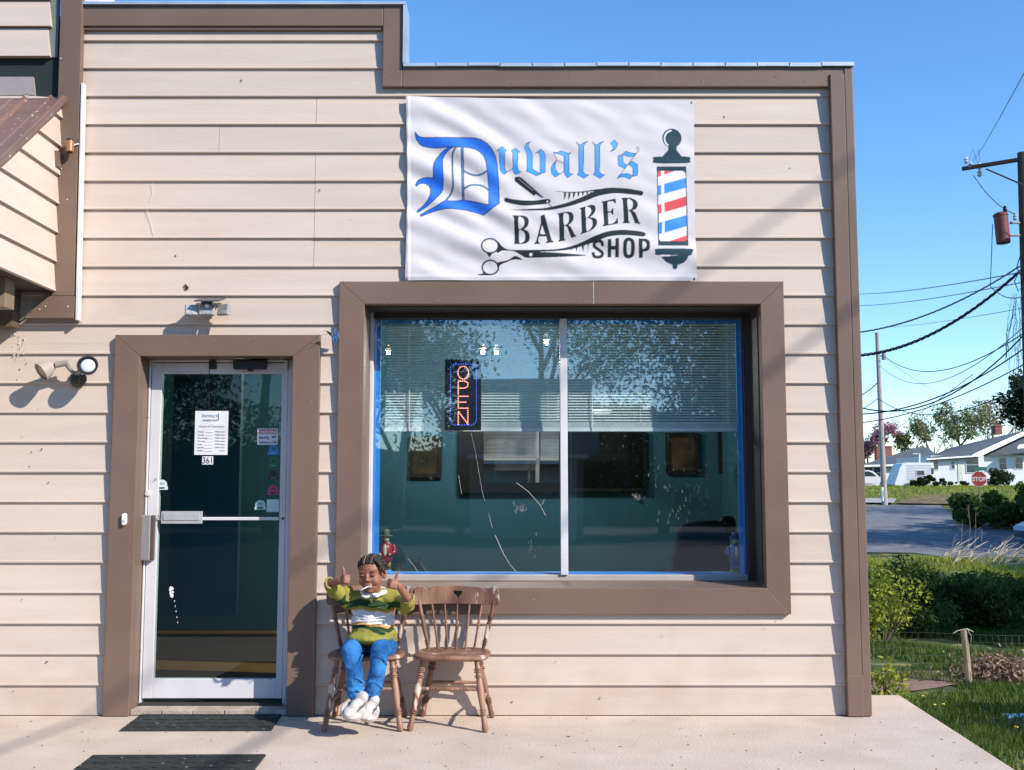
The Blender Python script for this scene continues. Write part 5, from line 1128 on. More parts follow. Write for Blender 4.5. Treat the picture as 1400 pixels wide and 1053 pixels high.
LIME = np.array([.27, .25, .050]); DG = np.array([.022, .052, .022]); OR = np.array([.62, .33, .10]); WH = np.array([.66, .64, .67])
def shirtpaint(co):
    x, y, z = co.T; z_ = z + .030*(x+.80) + .006*np.sin(x*26+1)+.004*np.sin(x*60+y*40)
    cols_ = [LIME, DG, LIME, OR, WH, OR, DG, LIME]; c = np.tile(LIME, (len(co), 1)); edges = [9]+zb_+[-9]
    for i in range(8):
        sel = (z_ <= edges[i]) & (z_ > edges[i+1]); c[sel] = cols_[i]
    arm = (x < W(474, 820, -.3).x) | (x > W(549, 820, -.3).x); c[arm] = LIME
    for s0_, e0_ in ((shR, elR), (shL, elL)):
        d = np.array(e0_-s0_); L2 = (d**2).sum(); t = ((co-np.array(s0_)) @ d)/L2; sel = arm & (t > .15) & (t < .42); c[sel] = DG
    return c
paint(sme, shirtpaint); sme.materials.clear(); sme.materials.append(vcmat('jersey', .85, bump=.3, bs=420, spec=.2)); link(bpy.data.objects.new('shirt', sme), boy)
m = MB()
def ring(c, r_, th, tilt, n=40, gap=.0):
    pts = []
    for i in range(n+1):
        t = 2*math.pi*i/n; pts.append(c+Vector((r_[0]*math.cos(t), r_[1]*math.sin(t), tilt*math.sin(t))))
    return pts
cc = W(511, 808.5, -.285); m.tube(ring(cc, (.064, .058), 0, .016), .013, 8, cap=False, sq=.8)
m.tube([cc+Vector((-.045, -.045, .000)), cc+Vector((-.052, -.064, -.018)), cc+Vector((-.030, -.078, -.026)), cc+Vector((-.004, -.070, -.022))], [.012, .014, .012, .006], 8, sq=.5)
m.tube([cc+Vector((.050, -.035, .006)), cc+Vector((.052, -.058, -.006)), cc+Vector((.024, -.076, -.020)), cc+Vector((.000, -.072, -.024))], [.012, .014, .014, .006], 8, sq=.5)
m.build('collar', mat('white_cotton', (.78, .78, .80), .8), boy, smooth=True)
m = MB(); pc_ = cc+Vector((-.002, -.082, -.036)); m.ell(pc_, (.010, .008, .020)); m.build('placket', mat('lime_cotton', (.42, .42, .10), .8), boy, smooth=True)
for e_c, ax_, r_ in ((elR+Vector((-.004, -.02, .004)), (wrR-elR), .030), (elL+Vector((.002, -.012, .004)), (wrL-elL), .031)):
    m = MB(); ax_ = ax_.normalized(); a_ = ax_.cross(Vector((0, 0, 1))).normalized(); b_ = ax_.cross(a_); c0_ = e_c+ax_*.026
    m.tube([c0_+a_*(r_*math.cos(t))+b_*(r_*math.sin(t)) for t in np.linspace(0, 2*math.pi, 30)], .006, 8, cap=False); m.build('cuff', mat('cuff_lime', (.30, .29, .07), .85), boy, smooth=True)
# jeans
JN = mat('blue_denim', (.045, .22, .52), .85, (.018, .11, .32), 14, bump=.25, bscale=300, lo=.3, hi=.7, spec=.2)
jn = MB(); jn.ell(W(509, 884, -.25), (.135, .115, .075), 20, 12)
capsule(jn, W(488, 882, -.29), knR+Vector((0, .01, .0)), .066, .052); capsule(jn, knR+Vector((0, .01, 0)), W(484, 915, -.565), .052, .047); capsule(jn, W(484, 915, -.565), anR+Vector((0, .0, .01)), .047, .045)
capsule(jn, W(528, 882, -.29), knL+Vector((0, .01, .0)), .066, .052); capsule(jn, knL+Vector((0, .01, 0)), W(516, 918, -.545), .051, .045); capsule(jn, W(516, 918, -.545), anL+Vector((0, 0, .016)), .045, .042)
for (c_, r_, tl) in [(W(486, 938, -.555), .045, .012), (W(487, 946, -.55), .048, -.014), (W(487, 929, -.56), .045, -.010), (W(509, 944, -.515), .047, .014), (W(508, 953, -.505), .047, -.010), (W(511, 935, -.53), .046, -.012), (W(484, 905, -.57), .047, .02), (W(518, 900, -.55), .047, -.02)]:
    jn.tube([c_+Vector((r_*math.cos(t), r_*math.sin(t), tl*math.sin(t+1)+tl*math.cos(2*t))) for t in np.linspace(0, 2*math.pi, 26)], .0042, 8, cap=False)
jme = remesh(jn, .0038, 4, noise=(.045, .013)); jme.materials.clear(); jme.materials.append(JN); link(bpy.data.objects.new('jeans', jme), boy)
# shoes
SHW = mat('white_leather', (.58, .55, .52), .6, (.42, .39, .36), 18); SOLE = mat('shoe_sole', (.60, .54, .50), .7, (.38, .33, .30), 30); SHG = mat('shoe_grey', (.10, .11, .13), .5)
def shoe(heel, toe, up, an):
    d = (toe-heel).normalized(); up = Vector(up); up = (up-d*up.dot(d)).normalized(); sd_ = d.cross(up); L_ = (toe-heel).length
    P = lambda a_, b_, c_: heel + d*(a_*L_) + sd_*b_ + up*c_
    mb = MB(); n = 28; pr_ = []
    for i in range(n):
        t = 2*math.pi*i/n; a_ = .5-.58*math.cos(t); w_ = (.026+.007*min(1, max(0, a_*1.3)))*math.sin(t); pr_.append((a_, math.copysign(abs(w_)**.9*1.25, w_)*1.1))
    lay = [(1.0, -.006), (1.03, .0), (1.03, .018), (.98, .022)]
    vs = []
    for k_, h in lay: vs += [P(.5+(a_-.5)*k_, b_*k_, h) for a_, b_ in pr_]
    mb.add(vs, [(l*n+i, l*n+(i+1) % n, (l+1)*n+(i+1) % n, (l+1)*n+i) for l in range(3) for i in range(n)]+[tuple(range(n)), tuple(3*n+i for i in range(n))[::-1]]); sh_ = mb
    u = MB(); rot = Matrix((d, sd_, up)).transposed()
    u.ell(P(.80, 0, .026), (.048, .032, .024), 18, 12, rot=rot); u.ell(P(.48, 0, .036), (.054, .030, .035), 18, 12, rot=rot); u.ell(P(.12, 0, .040), (.036, .029, .042), 18, 12, rot=rot); capsule(u, P(.10, 0, .06), an, .031, .030)
    ume = remesh(u, .004, 12); ume.materials.clear(); ume.materials.append(SHW); uo = bpy.data.objects.new('shoe', ume); link(uo, boy)
    sh_.build('sole', SOLE, uo)
    m = MB()
    for s_ in (-1, 1):
        m.tube([P(.25, s_*.029, .033), P(.42, s_*.031, .045), P(.62, s_*.031, .030)], [.003, .006, .003], 6); m.tube([P(.38, s_*.031, .030), P(.52, s_*.028, .050)], .004, 6); m.tube([P(.15, s_*.027, .05), P(.28, s_*.030, .026)], .0035, 6)
    for k in range(4): m.tube([P(.42+k*.09, -.018, .061-k*.005), P(.46+k*.09, 0, .069-k*.007), P(.42+k*.09, .018, .061-k*.005)], .0028, 6)
    m.build('trim', SHG, uo)
shoe(W(496, 962, -.535), W(473, 981, -.64), (.30, -.38, .80), anR)
shoe(W(511, 966, -.49), W(496, 983, -.57), (.25, -.45, .80), anL)
# ================= GROUND, ROAD, YARD =================
GRASS = mat('grass_ground', (.085, .115, .022), .9, (.035, .060, .012), .9, bump=.6, bscale=30, spots=((.23, .20, .05), 1.7, .56), coord='Object')
ys_ = [-400, -120, -60, -30, -15, -8, -4, -2] + list(np.arange(-1, 30, .5)) + list(np.arange(30, 100, 1.5)) + [105, 130, 200, 400, 900, 2500]
xs_ = [-2500, -900, -300, -120, -60, -30, -15, -8, -4, 0, 1.9, 2.0, 2.25, 2.5, 2.75] + list(np.arange(3, 30, .6)) + list(np.arange(30, 90, 2)) + [100, 150, 300, 900, 2500]
rs = np.random.RandomState(3)
vs = [(x, y, terr(x, y) + (rs.uniform(-.025, .025) if 2.5 < x < 60 and 0 < y < 90 else 0) - (.6 if y < -1.8 or x < 1.8 and y < 9.5 else 0)*0) for y in ys_ for x in xs_]
nx = len(xs_); fs = [(j*nx+i, j*nx+i+1, (j+1)*nx+i+1, (j+1)*nx+i) for j in range(len(ys_)-1) for i in range(nx-1)]
vs = [(x, y, z-(.35 if (x < 2.4 and y < 9.4) else 0)) for x, y, z in vs]
g = raw('ground', vs, fs, GRASS, smooth=True); tag(g, kind='structure')
def drape(name, pts, m, lift=.03, step=1.2):
    P = np.array([(p.x, p.y) for p in pts]); x0, y0 = P.min(0); x1, y1 = P.max(0); bm = bmesh.new()
    vs_ = [bm.verts.new((p.x, p.y, 0)) for p in pts]; bm.faces.new(vs_)
    for ax, a_, b_ in ((0, x0, x1), (1, y0, y1)):
        v = a_+step
        while v < b_:
            no = (1, 0, 0) if ax == 0 else (0, 1, 0); co = (v, 0, 0) if ax == 0 else (0, v, 0)
            bmesh.ops.bisect_plane(bm, geom=bm.verts[:]+bm.edges[:]+bm.faces[:], plane_co=co, plane_no=no); v += step
    for v in bm.verts: v.co.z = terr(v.co.x, v.co.y)+lift
    me = bpy.data.meshes.new(name); bm.normal_update(); bm.to_mesh(me); bm.free(); me.materials.append(m); o = bpy.data.objects.new(name, me); col.objects.link(o); return tag(o, kind='structure')
ASPH = mat('asphalt', (.20, .20, .21), .9, (.13, .13, .14), 1.2, bump=.3, bscale=30)
road = drape('road', [GT(*p) for p in [(300, 690.5), (1285, 691.5), (1302, 705), (1345, 716), (1440, 745), (1460, 800), (1330, 769), (1250, 757), (300, 748)]], ASPH)
DIRT = mat('dirt', (.30, .19, .14), .95, (.20, .12, .085), 3, bump=.5, bscale=20)
drape('dirt_path', [GT(*p) for p in [(1165, 928), (1215, 921), (1290, 920), (1318, 922), (1360, 926), (1400, 918), (1420, 925), (1420, 935), (1340, 937), (1300, 940), (1250, 948), (1165, 950)]], DIRT, .03, .4)
drape('driveway', [GT(*p) for p in [(1000, 683), (1226, 684), (1222, 690.3), (1000, 690.3)]], mat('driveway_concrete', (.40, .38, .37), .9), .12)
drape('verge', [GT(*p) for p in [(1225, 690), (1245, 681), (1270, 678), (1345, 676), (1350, 688), (1300, 691.5)]], mat('leaf_mulch', (.22, .13, .075), .95, (.10, .055, .03), 2.5, bump=.8, bscale=14, spots=((.28, .30, .08), 3, .58)), .09)
drape('asphalt_apron', [GT(*p) for p in [(1230, 990), (1300, 985), (1420, 985), (1430, 1018), (1345, 1018), (1290, 1000)]], mat('old_asphalt', (.075, .07, .06), .95, (.04, .045, .03), 5, bump=.5, bscale=40), .012, .4)
pk = MB(); pk.box(-60, 60, -60, -3.25, -.30, -.26); o = pk.build('parking_lot', mat('dark_asphalt', (.060, .060, .062), .9, (.04, .04, .042), 1.2, bump=.3, bscale=30)); tag(o, kind='structure')

# ---- leaves and trees ----
def leafcloud(centers, radii, count, size, rs_, flat=.6):
    c = np.array(centers, float); r_ = np.array(radii, float); w_ = r_**2/(r_**2).sum(); k = rs_.choice(len(c), count, p=w_)
    d = rs_.normal(size=(count, 3)); d /= np.linalg.norm(d, axis=1)[:, None]; rad = rs_.uniform(.15, 1, count)**(1/2.2)
    p = c[k]+d*(r_[k]*rad)[:, None]*np.array([1, 1, .8])
    return cards(p, size, rs_)
def cards(p, size, rs_, up=0.0):
    n = len(p); a_ = rs_.normal(size=(n, 3)); a_ /= np.linalg.norm(a_, axis=1)[:, None]; b_ = rs_.normal(size=(n, 3)); b_[:, 2] += up; b_ -= (a_*b_).sum(1)[:, None]*a_; b_ /= np.linalg.norm(b_, axis=1)[:, None]
    s = size*rs_.uniform(.6, 1.35, n)[:, None]
    v = np.stack([p-a_*s, p-b_*s*.45+a_*s*.1, p+a_*s, p+b_*s*.45+a_*s*.1], 1).reshape(-1, 3); return v, np.arange(4*n).reshape(-1, 4)
def tree(name, label, cat, x, y, h, cr, leaf, bark, nleaf, lsize, seed, group=None, levels=3, trunk=.35, nl=5, tr=None, z=None, clump=.22, twig_leaf=False, spread=.6):
    rn = random.Random(seed); rs_ = np.random.RandomState(seed); z = terr(x, y) if z is None else z; mb = MB(); tips = []
    e_ = empty(name, (x, y, z), label, cat, group); tr = tr or h*.022
    def grow(p, d, L_, r_, lv):
        pts = [p]; q = p.copy(); dd = d.copy(); n = 4
        for i in range(n): dd = (dd+Vector((rn.uniform(-1, 1), rn.uniform(-1, 1), rn.uniform(-.3, .7)))*.16).normalized(); q = q+dd*(L_/n); pts.append(q.copy())
        mb.tube(pts, [r_*(1-.55*i/n) for i in range(n+1)], 6 if lv else 9)
        if lv >= levels: tips.append((pts[-1], L_)); tips.append((pts[2], L_)); return
        for i in range(nl if lv == 0 else rn.choice((3, 3, 4))):
            t = rn.uniform(.45, 1) if lv else rn.uniform(trunk, 1); k = min(n-1, int(t*n)); b = pts[k].lerp(pts[k+1], t*n-k); az = rn.uniform(0, 6.28)+i*2.4; sp_ = spread+rn.uniform(-.15, .3)
            nd = (dd*math.cos(sp_)+Vector((math.cos(az), math.sin(az), rn.uniform(-.1, .35)))*math.sin(sp_)).normalized(); grow(b, nd, L_*rn.uniform(.5, .72) if lv else cr*rn.uniform(.55, .9), r_*.5, lv+1)
        tips.append((pts[-1], L_*.6))
    grow(Vector((x, y, z-.1)), Vector((0, 0, 1)), h*.72, tr, 0)
    mb.build('trunk', bark, e_, smooth=True)
    if nleaf:
        cen = [t[0] for t in tips]; rad = [max(.06, cr*clump*rn.uniform(.5, 1.3)) for _ in tips]
        v, f = leafcloud(cen, rad, nleaf, lsize, rs_); raw('crown', v, f, leaf, e_)
    return e_
def bush(name, label, x, y, h, w_, leaf, n, ls, seed, group=None, z=None, cat='bush', up=.3):
    rn = random.Random(seed); rs_ = np.random.RandomState(seed); z = terr(x, y) if z is None else z; e_ = empty(name, (x, y, z), label, cat, group)
    cen = []; rad = []; mb = MB()
    for i in range(11):
        a_ = rn.uniform(0, 6.28); r_ = w_*.5*math.sqrt(rn.random()); hh = h*rn.uniform(.35, .85)*(1-.3*r_/(w_*.5)); c_ = Vector((x+r_*math.cos(a_), y+r_*math.sin(a_), z+hh)); cen.append(c_); rad.append(h*rn.uniform(.16, .30))
        mb.tube([Vector((x+r_*.2*math.cos(a_), y+r_*.2*math.sin(a_), z-.05)), Vector((x+r_*.7*math.cos(a_), y+r_*.7*math.sin(a_), z+hh*.5)), c_], [h*.014, h*.01, h*.005], 5)
    for i in range(5): a_ = rn.uniform(0, 6.28); cen.append(Vector((x+w_*.35*math.cos(a_), y+w_*.35*math.sin(a_), z+h*.2))); rad.append(h*.22)
    mb.build('stems', BARK, e_); v, f = leafcloud(cen, rad, n, ls, rs_); v[:, 2] = np.maximum(v[:, 2], z+.01); raw('foliage', v, f, leaf, e_); return e_
BARK = mat('bark', (.13, .095, .07), .95, (.07, .05, .037), 8, bump=.8, bscale=20); BARKL = mat('pale_bark', (.30, .25, .22), .9, (.2, .16, .14), 9)
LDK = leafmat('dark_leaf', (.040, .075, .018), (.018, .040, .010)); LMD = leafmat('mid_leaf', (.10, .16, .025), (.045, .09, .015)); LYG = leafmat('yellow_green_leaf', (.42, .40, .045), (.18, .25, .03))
LPK = leafmat('redbud_blossom', (.52, .26, .34), (.36, .16, .22)); LBUD = leafmat('tan_bud', (.34, .20, .14), (.22, .13, .09)); LSP = leafmat('spring_leaf', (.24, .27, .12), (.15, .18, .08))
LHY = leafmat('hedge_leaf', (.15, .20, .035), (.028, .060, .012), scale=5); DRY = leafmat('dry_leaf_litter', (.36, .24, .17), (.20, .12, .08), trans=.1)
XY = lambda px, Y: (px-700)/F*(Y+DIST)*1.0
def onT(px, py): return GT(px, py)
# dark hedge
hl = ['sunlit yellow green shrub at the near left end of the hedge, beside the building corner', 'dark hedge shrub second from the building corner', 'dark hedge shrub below the sunny road verge, third from the building', 'widest dark hedge shrub behind the fence post', 'dark hedge shrub right of the fence post', 'dark hedge shrub at the right edge of the photo behind the wire fence']
for i, (px, Y, h, w_, lf_) in enumerate([(1197, 12.2, 1.45, 1.1, LYG), (1232, 13.6, 1.4, 1.9, LHY), (1268, 14.6, 1.2, 2.0, LHY), (1312, 14.8, 1.35, 2.3, LHY), (1356, 14.6, 1.2, 2.1, LHY), (1402, 14.3, 1.3, 2.2, LHY)]):
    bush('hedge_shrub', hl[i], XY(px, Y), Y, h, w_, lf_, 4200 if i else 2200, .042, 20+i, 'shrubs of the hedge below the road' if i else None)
bush('shrub', 'dark shrub behind the hedge, left of the others near the building', XY(1215, 17), 17, 1.0, 2.6, LHY, 3500, .05, 41)
bush('leafy_weed', 'tall sunlit weed with pale leaves beside the building corner', XY(1198, 4.6), 4.6, .62, .40, LYG, 420, .030, 31, cat='plant'); bush('leafy_weed', 'low yellow green weed at the end of the dirt path by the building', XY(1213, 4.2), 4.2, .30, .3, LYG, 200, .022, 32, cat='plant')
bush('roadside_bush', 'large tangled leafy bush right of the stop sign, at the road edge', XY(1378, 40), 40, 1.9, 4.2, LMD, 5200, .12, 51); bush('roadside_bush', 'leafy bush at the right edge of the photo beyond the road', XY(1400, 40), 40, 2.5, 3.6, LMD, 4000, .12, 52)
bush('roadside_bush', 'low tangle of twigs and leaves at the foot of the stop sign', XY(1338, 43), 43, 1.3, 2.6, LHY, 1600, .09, 53)
# grass blades: near lawn and lit tufts, one mass of stuff
def blades(n, region, hmin, hmax, m, seed, name, label):
    rs_ = np.random.RandomState(seed); P = []
    x0, x1, y0, y1 = region; k = 0
    while len(P) < n:
        x = rs_.uniform(x0, x1); y = rs_.uniform(y0, y1)
        if x < 2.62 and y < 9.3: continue
        if (seed == 1 and 6.7 < y < 7.9 and x < 5.6): continue
        if (x-1.9) > .50*(y+DIST)*1.0: continue
        if math.sin(x*2.3+1.3*math.sin(y*1.1))+math.sin(y*1.9+x)+rs_.uniform(-1, 1.4) < -.2: continue
        P.append((x, y, terr(x, y)))
    P = np.array(P); a_ = rs_.uniform(0, 6.28, n); h = rs_.uniform(hmin, hmax, n); w_ = .004+.0004*(P[:, 1]+DIST); d = np.stack([np.cos(a_), np.sin(a_), 0*a_], 1); l = rs_.normal(size=(n, 2))*.35*h[:, None]
    tip = P+np.stack([l[:, 0], l[:, 1], h], 1); v = np.stack([P-d*w_[:, None], P+d*w_[:, None], tip], 1).reshape(-1, 3); o = raw(name, v, np.arange(3*n).reshape(-1, 3), m); return tag(o, label, 'grass', kind='stuff')
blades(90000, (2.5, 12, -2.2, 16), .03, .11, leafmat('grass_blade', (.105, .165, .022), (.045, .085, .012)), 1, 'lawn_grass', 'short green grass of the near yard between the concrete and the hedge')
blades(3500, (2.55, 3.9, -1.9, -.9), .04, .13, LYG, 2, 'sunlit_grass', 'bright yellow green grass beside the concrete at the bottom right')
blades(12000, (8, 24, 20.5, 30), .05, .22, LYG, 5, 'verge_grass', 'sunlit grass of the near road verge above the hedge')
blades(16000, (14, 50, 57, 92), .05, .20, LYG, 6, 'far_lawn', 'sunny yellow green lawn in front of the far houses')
m = MB(); rr = random.Random(4)
for px, py in [(1278, 975), (1290, 974), (1262, 962), (1390, 1008)]:
    p = GT(px, py); m.ell(p+Vector((0, 0, .08)), (.018, .018, .008), 8, 5)
tag(m.build('dandelions', mat('dandelion_yellow', (.75, .55, .03), .7)), 'yellow dandelion heads in the shaded grass', 'flowers', kind='stuff')
p = GT(1392, 982); m = MB(); m.box(p.x-.12, p.x+.25, p.y-.06, p.y+.08, p.z+.0, p.z+.03); tag(m.build('plastic_tray', mat('pale_blue_plastic', (.30, .62, .75), .4), bevel=.01), 'pale blue plastic tray lying in the grass at the right edge', 'litter')
# brush pile
bp_ = GT(1368, 930); rs_ = np.random.RandomState(77); e_ = empty('brush_pile', bp_, 'heap of dry brown leaves and roots behind the wire fence', 'brush pile')
P = rs_.normal(size=(2600, 3))*np.array([.24, .22, .12]); P[:, 2] = np.abs(P[:, 2])+.02; P = P+np.array(bp_); v, f = cards(P, .035, rs_); raw('dry_leaves', v, f, DRY, e_)
m = MB(); rr = random.Random(6)
for _ in range(60):
    a_ = rr.uniform(0, 6.28); c_ = bp_+Vector((rr.gauss(0, .2), rr.gauss(0, .18), rr.uniform(.02, .28))); d = Vector((math.cos(a_), math.sin(a_), rr.uniform(-.3, .6)))*rr.uniform(.08, .3); m.tube([c_-d, c_+Vector((0, 0, .03)), c_+d], [.004, .008, .003], 5)
m.build('roots', mat('root_wood', (.26, .18, .13), .9), e_)
# fence post and wire fence
fp = GT(1325, 938); FY = fp.y; e_ = empty('wire_fence', fp, 'sagging wire mesh fence with one weathered wooden post, in front of the hedge', 'fence')
ft = W(1317, 861, FY); PW = mat('weathered_post', (.42, .35, .24), .9, (.26, .21, .15), 12, bump=.6, bscale=30, stretch=(4, 4, .4))
m = MB(); m.tube([fp-Vector((0, 0, .1)), fp.lerp(ft, .5)+Vector((.006, 0, 0)), ft], [.046, .043, .040], 9); m.build('post', PW, e_)
m = MB(); x = fp.x; zt_ = ft.z-.05
def wz(x, k): return terr(x, FY)+.08+k*(zt_-terr(fp.x, FY)-.08)/6 - .02*math.sin((x-fp.x)*2.1)
for k in range(7): m.tube([(xx, FY-.05+.03*math.sin(xx*3+k), wz(xx, k)) for xx in np.arange(2.75, 9, .25)], .0016, 4)
for xx in np.arange(2.75, 9, .085): m.tube([(xx+.012*math.sin(k*2+xx*9), FY-.05+.03*math.sin(xx*3+k), wz(xx, k)) for k in range(7)], .0013, 4)
m.build('wire_mesh', mat('galvanised_wire', (.14, .135, .12), .5, metal=.5), e_)
m = MB(); m.tube([W(1303, 866, FY), W(1309, 862.5, FY), W(1322, 860, FY-.03), W(1331, 864, FY)], [.004, .007, .010, .004], 6); m.tube([W(1322, 860, FY-.03), W(1328, 870, FY-.05), W(1327, 880, FY-.05)], .004, 5); m.build('dead_vine', mat('dead_vine_pale', (.50, .44, .36), .9), e_)
# pale cut branches on the verge and dry stalks
m = MB(); rr = random.Random(5)
for _ in range(46):
    q_ = GT(rr.uniform(1285, 1400), rr.uniform(756, 776)); a_ = rr.uniform(-.7, .9); l = rr.uniform(.3, 1.1); m.tube([q_+Vector((0, 0, .05)), q_+Vector((math.cos(a_)*l*.5, rr.uniform(-.2, .2), .15+abs(math.sin(a_))*l*.5)), q_+Vector((math.cos(a_)*l, 0, .1+abs(math.sin(a_))*l))], [.02, .016, .008], 5)
tag(m.build('cut_branches', mat('pale_branch', (.48, .40, .32), .9)), 'pale cut branches strewn along the verge above the hedge', 'branches', kind='stuff')
m = MB()
for px, top_ in [(1322, 690), (1332, 700), (1316, 712), (1345, 722), (1372, 735), (1300, 730)]:
    q_ = GT(px, 757); t_ = W(px+rr.uniform(-6, 8), top_, q_.y); mid = q_.lerp(t_, .5)+Vector((rr.uniform(-.1, .1), 0, 0)); m.tube([q_, mid, t_], [.012, .009, .004], 4)
    for _ in range(5): b_ = q_.lerp(t_, rr.uniform(.4, .95)); m.tube([b_, b_+Vector((rr.uniform(-.3, .3), 0, rr.uniform(.05, .3)))], [.005, .002], 4)
tag(m.build('dry_stalks', mat('stalk', (.25, .2, .17), .9)), 'thin dry weed stalks rising in front of the road', 'stalks', kind='stuff')
# shade trees out of frame to the right
for i, (x, y, h, cr) in enumerate([(18.5, 6.5, 10, 3.0), (17, 11, 7.5, 2.0), (22, 13, 10, 4.2), (25.5, 21, 11, 4.4), (33, 27, 12, 5.0), (28, 30, 11, 4.8), (40, 33, 13, 5.5), (20, 14, 12, 4.0), (44, 42, 13, 6), (37, 38, 12, 5), (11.5, -2.2, 7.2, 2.3)]):
    tree('shade_tree', ['broad tree right of the yard, nearest the hedge', 'small round tree beside the wire fence beyond the frame', 'tall tree right of the hedge, out of the frame', 'first of the trees lining the road out of the frame', 'spreading tree across from the parked car, out of the frame', 'tree between road and yard, out of the frame', 'largest tree furthest along the road, out of the frame', 'twin of the tall tree right of the hedge', 'wide tree far along the road, out of the frame', 'tree just before the wide far one, out of the frame', 'narrow tree beside the lot, out of the frame'][i], 'tree', x, y, h, cr, LDK, BARK, 9000, .16, 60+i, 'trees shading the yard', clump=.42)
# trees behind the houses
tree('redbud_tree', 'pink blossoming tree rising behind the left house', 'tree', XY(1183, 150), 150, 9.4, 4.0, LPK, BARK, 3000, .22, 70, levels=3)
tree('small_green_tree', 'young green tree behind the camper trailer', 'tree', XY(1250, 150), 150, 7.4, 3.2, LSP, BARK, 1500, .28, 71)
tree('bare_tree', 'grey twiggy tree behind the gap between the two houses', 'tree', XY(1283, 150), 150, 8.2, 4.6, LSP, BARKL, 600, .2, 72, levels=4, tr=.18)
tree('bushy_tree', 'green and rust coloured tree behind the left end of the white house', 'tree', XY(1316, 135), 135, 8.6, 4.2, LSP, BARK, 3000, .2, 73)
tree('budding_tree', 'tall bare tree with tan buds behind the chimney', 'tree', XY(1350, 140), 140, 11.4, 5.6, LBUD, BARKL, 700, .24, 74, levels=4, tr=.2, clump=.12)
tree('budding_tree', 'second tan budded bare tree further right behind the roof', 'tree', XY(1382, 150), 150, 12, 5.8, LBUD, BARKL, 550, .24, 75, levels=4, tr=.2, clump=.12)
for i_, (x_, y_, h_, c_, l_, lb_) in enumerate([(22, 150, 11, 5, LSP, 'leafy tree behind the shop, left of the pink one'), (8, 140, 12, 5.5, LMD, 'mid green tree far behind the shop'), (-8, 150, 12, 6, LMD, 'wide green tree far behind the shop'), (-26, 140, 12, 6, LSP, 'pale spring tree far behind the shop'), (34, 165, 10, 5, LMD, 'round tree far behind the parked pickup')]):
    tree('background_tree', lb_, 'tree', x_, y_, h_, c_, l_, BARK, 2600, .26, 180+i_)
# dark tree by the right edge
tx = XY(1415, 34); tree('dark_evergreen', 'dark leafed tree reaching in at the right edge above the white house', 'tree', tx, 34, 7.4, 1.5, LDK, BARK, 3800, .10, 80, levels=3, clump=.26, trunk=.80, spread=.9)
# ================= POLES, WIRES, SIGN, HOUSES, VEHICLES =================
POLE = mat('creosote_pole', (.095, .06, .04), .9, (.05, .034, .026), 6, bump=.6, bscale=30, stretch=(4, 4, .3)); POLG = mat('grey_pole', (.42, .38, .36), .85, (.30, .27, .26), 5, stretch=(3, 3, .3))
CER = mat('glazed_ceramic', (.55, .60, .65), .2); RUST = mat('rust_red_tank', (.20, .050, .036), .6, (.12, .035, .028), 5); CBL = mat('black_cable', (.022, .022, .025), .6); CBG = mat('grey_cable', (.16, .17, .19), .5)
NP = 20.4
def at(px, py, Y=NP): return W(px, py, Y)
b0 = at(1417, 820); e_ = empty('utility_pole', (b0.x, NP, terr(b0.x, NP)), 'dark wooden utility pole with crossarm and red brown transformer at the right edge', 'utility pole')
tp = at(1398, 209); m = MB(); m.tube([(b0.x, NP, terr(b0.x, NP)-.3), (tp.x, NP, tp.z)], [.17, .125], 14); m.build('pole', POLE, e_, smooth=False)
m = MB(); a_, c_ = W(1315.5, 231, NP+.75), W(1405, 216.5, NP-.12); m.tube([a_, c_, c_+(c_-a_)*.9], .075, 4, sq=.8); m.build('crossarm', POLE, e_)
m = MB(); m.tube([W(1348, 231, NP+.35), W(1399, 253, NP-.1)], .022, 6); m.build('brace', POLE, e_)
tb = W(1372, 333, NP-.1); tt = W(1372, 293, NP-.1); hgt = tt.z-tb.z; ax = Vector((-.06, 0, 1))
m = MB(); m.lathe([(.155, 0), (.168, .02), (.168, hgt*.93), (.182, hgt*.94), (.182, hgt), (.09, hgt+.05), (0, hgt+.06)], tb, 24, ax=ax); tf = m.build('transformer', RUST, e_); weighted(tf, 30)
m = MB(); q_ = W(1374, 291, NP-.15); m.lathe([(.035, 0), (.055, .03), (.04, .05), (.055, .08), (.035, .11), (.045, .14), (.02, .18), (0, .18)], q_, 12); m.build('bushing', BLACK, tf)
for (px, py) in [(1388, 305), (1388, 322)]:
    m = MB(); m.tube([W(1381, py, NP-.1), W(1394, py, NP-.05)], .03, 6); m.build('mount', GREY, tf)
m = MB(); q_ = W(1388, 296, NP-.2); m.lathe([(.03, -.1), (.06, -.06), (.035, -.03), (.06, .01), (.035, .04), (.05, .07), (0, .1)], q_, 12); m.build('lightning_arrester', CER, e_)
for (px, py, Y) in [(1321, 219, NP+.7), (1327, 226, NP+.64), (1339, 227, NP+.55), (1339, 237, NP+.55)]:
    m = MB(); m.lathe([(.03, -.09), (.065, -.05), (.035, -.02), (.065, .02), (.04, .05), (.02, .09), (0, .09)], W(px, py, Y), 12); m.build('insulator', CER, e_)
m = MB()
def sag(a_, b_, s, n=14): return [a_.lerp(b_, i/n)-Vector((0, 0, s*4*(i/n)*(1-i/n))) for i in range(n+1)]
m.tube(sag(W(1331, 240, NP+.6), W(1386, 292, NP-.2), .16), .010, 5); m.tube(sag(W(1357, 307, NP-.1), W(1354, 392, NP-.1), .02), .010, 5); m.tube(sag(W(1354, 392, NP-.1), W(1398, 405, NP-.1), .15), .012, 5)
m.tube([W(1394, 370, NP-.2), W(1387, 385, NP-.2), W(1392, 398, NP-.2), W(1400, 390, NP-.2)], .014, 5); m.tube([W(1396, 346, NP-.2), W(1390, 366, NP-.2), W(1397, 380, NP-.2)], .014, 5)
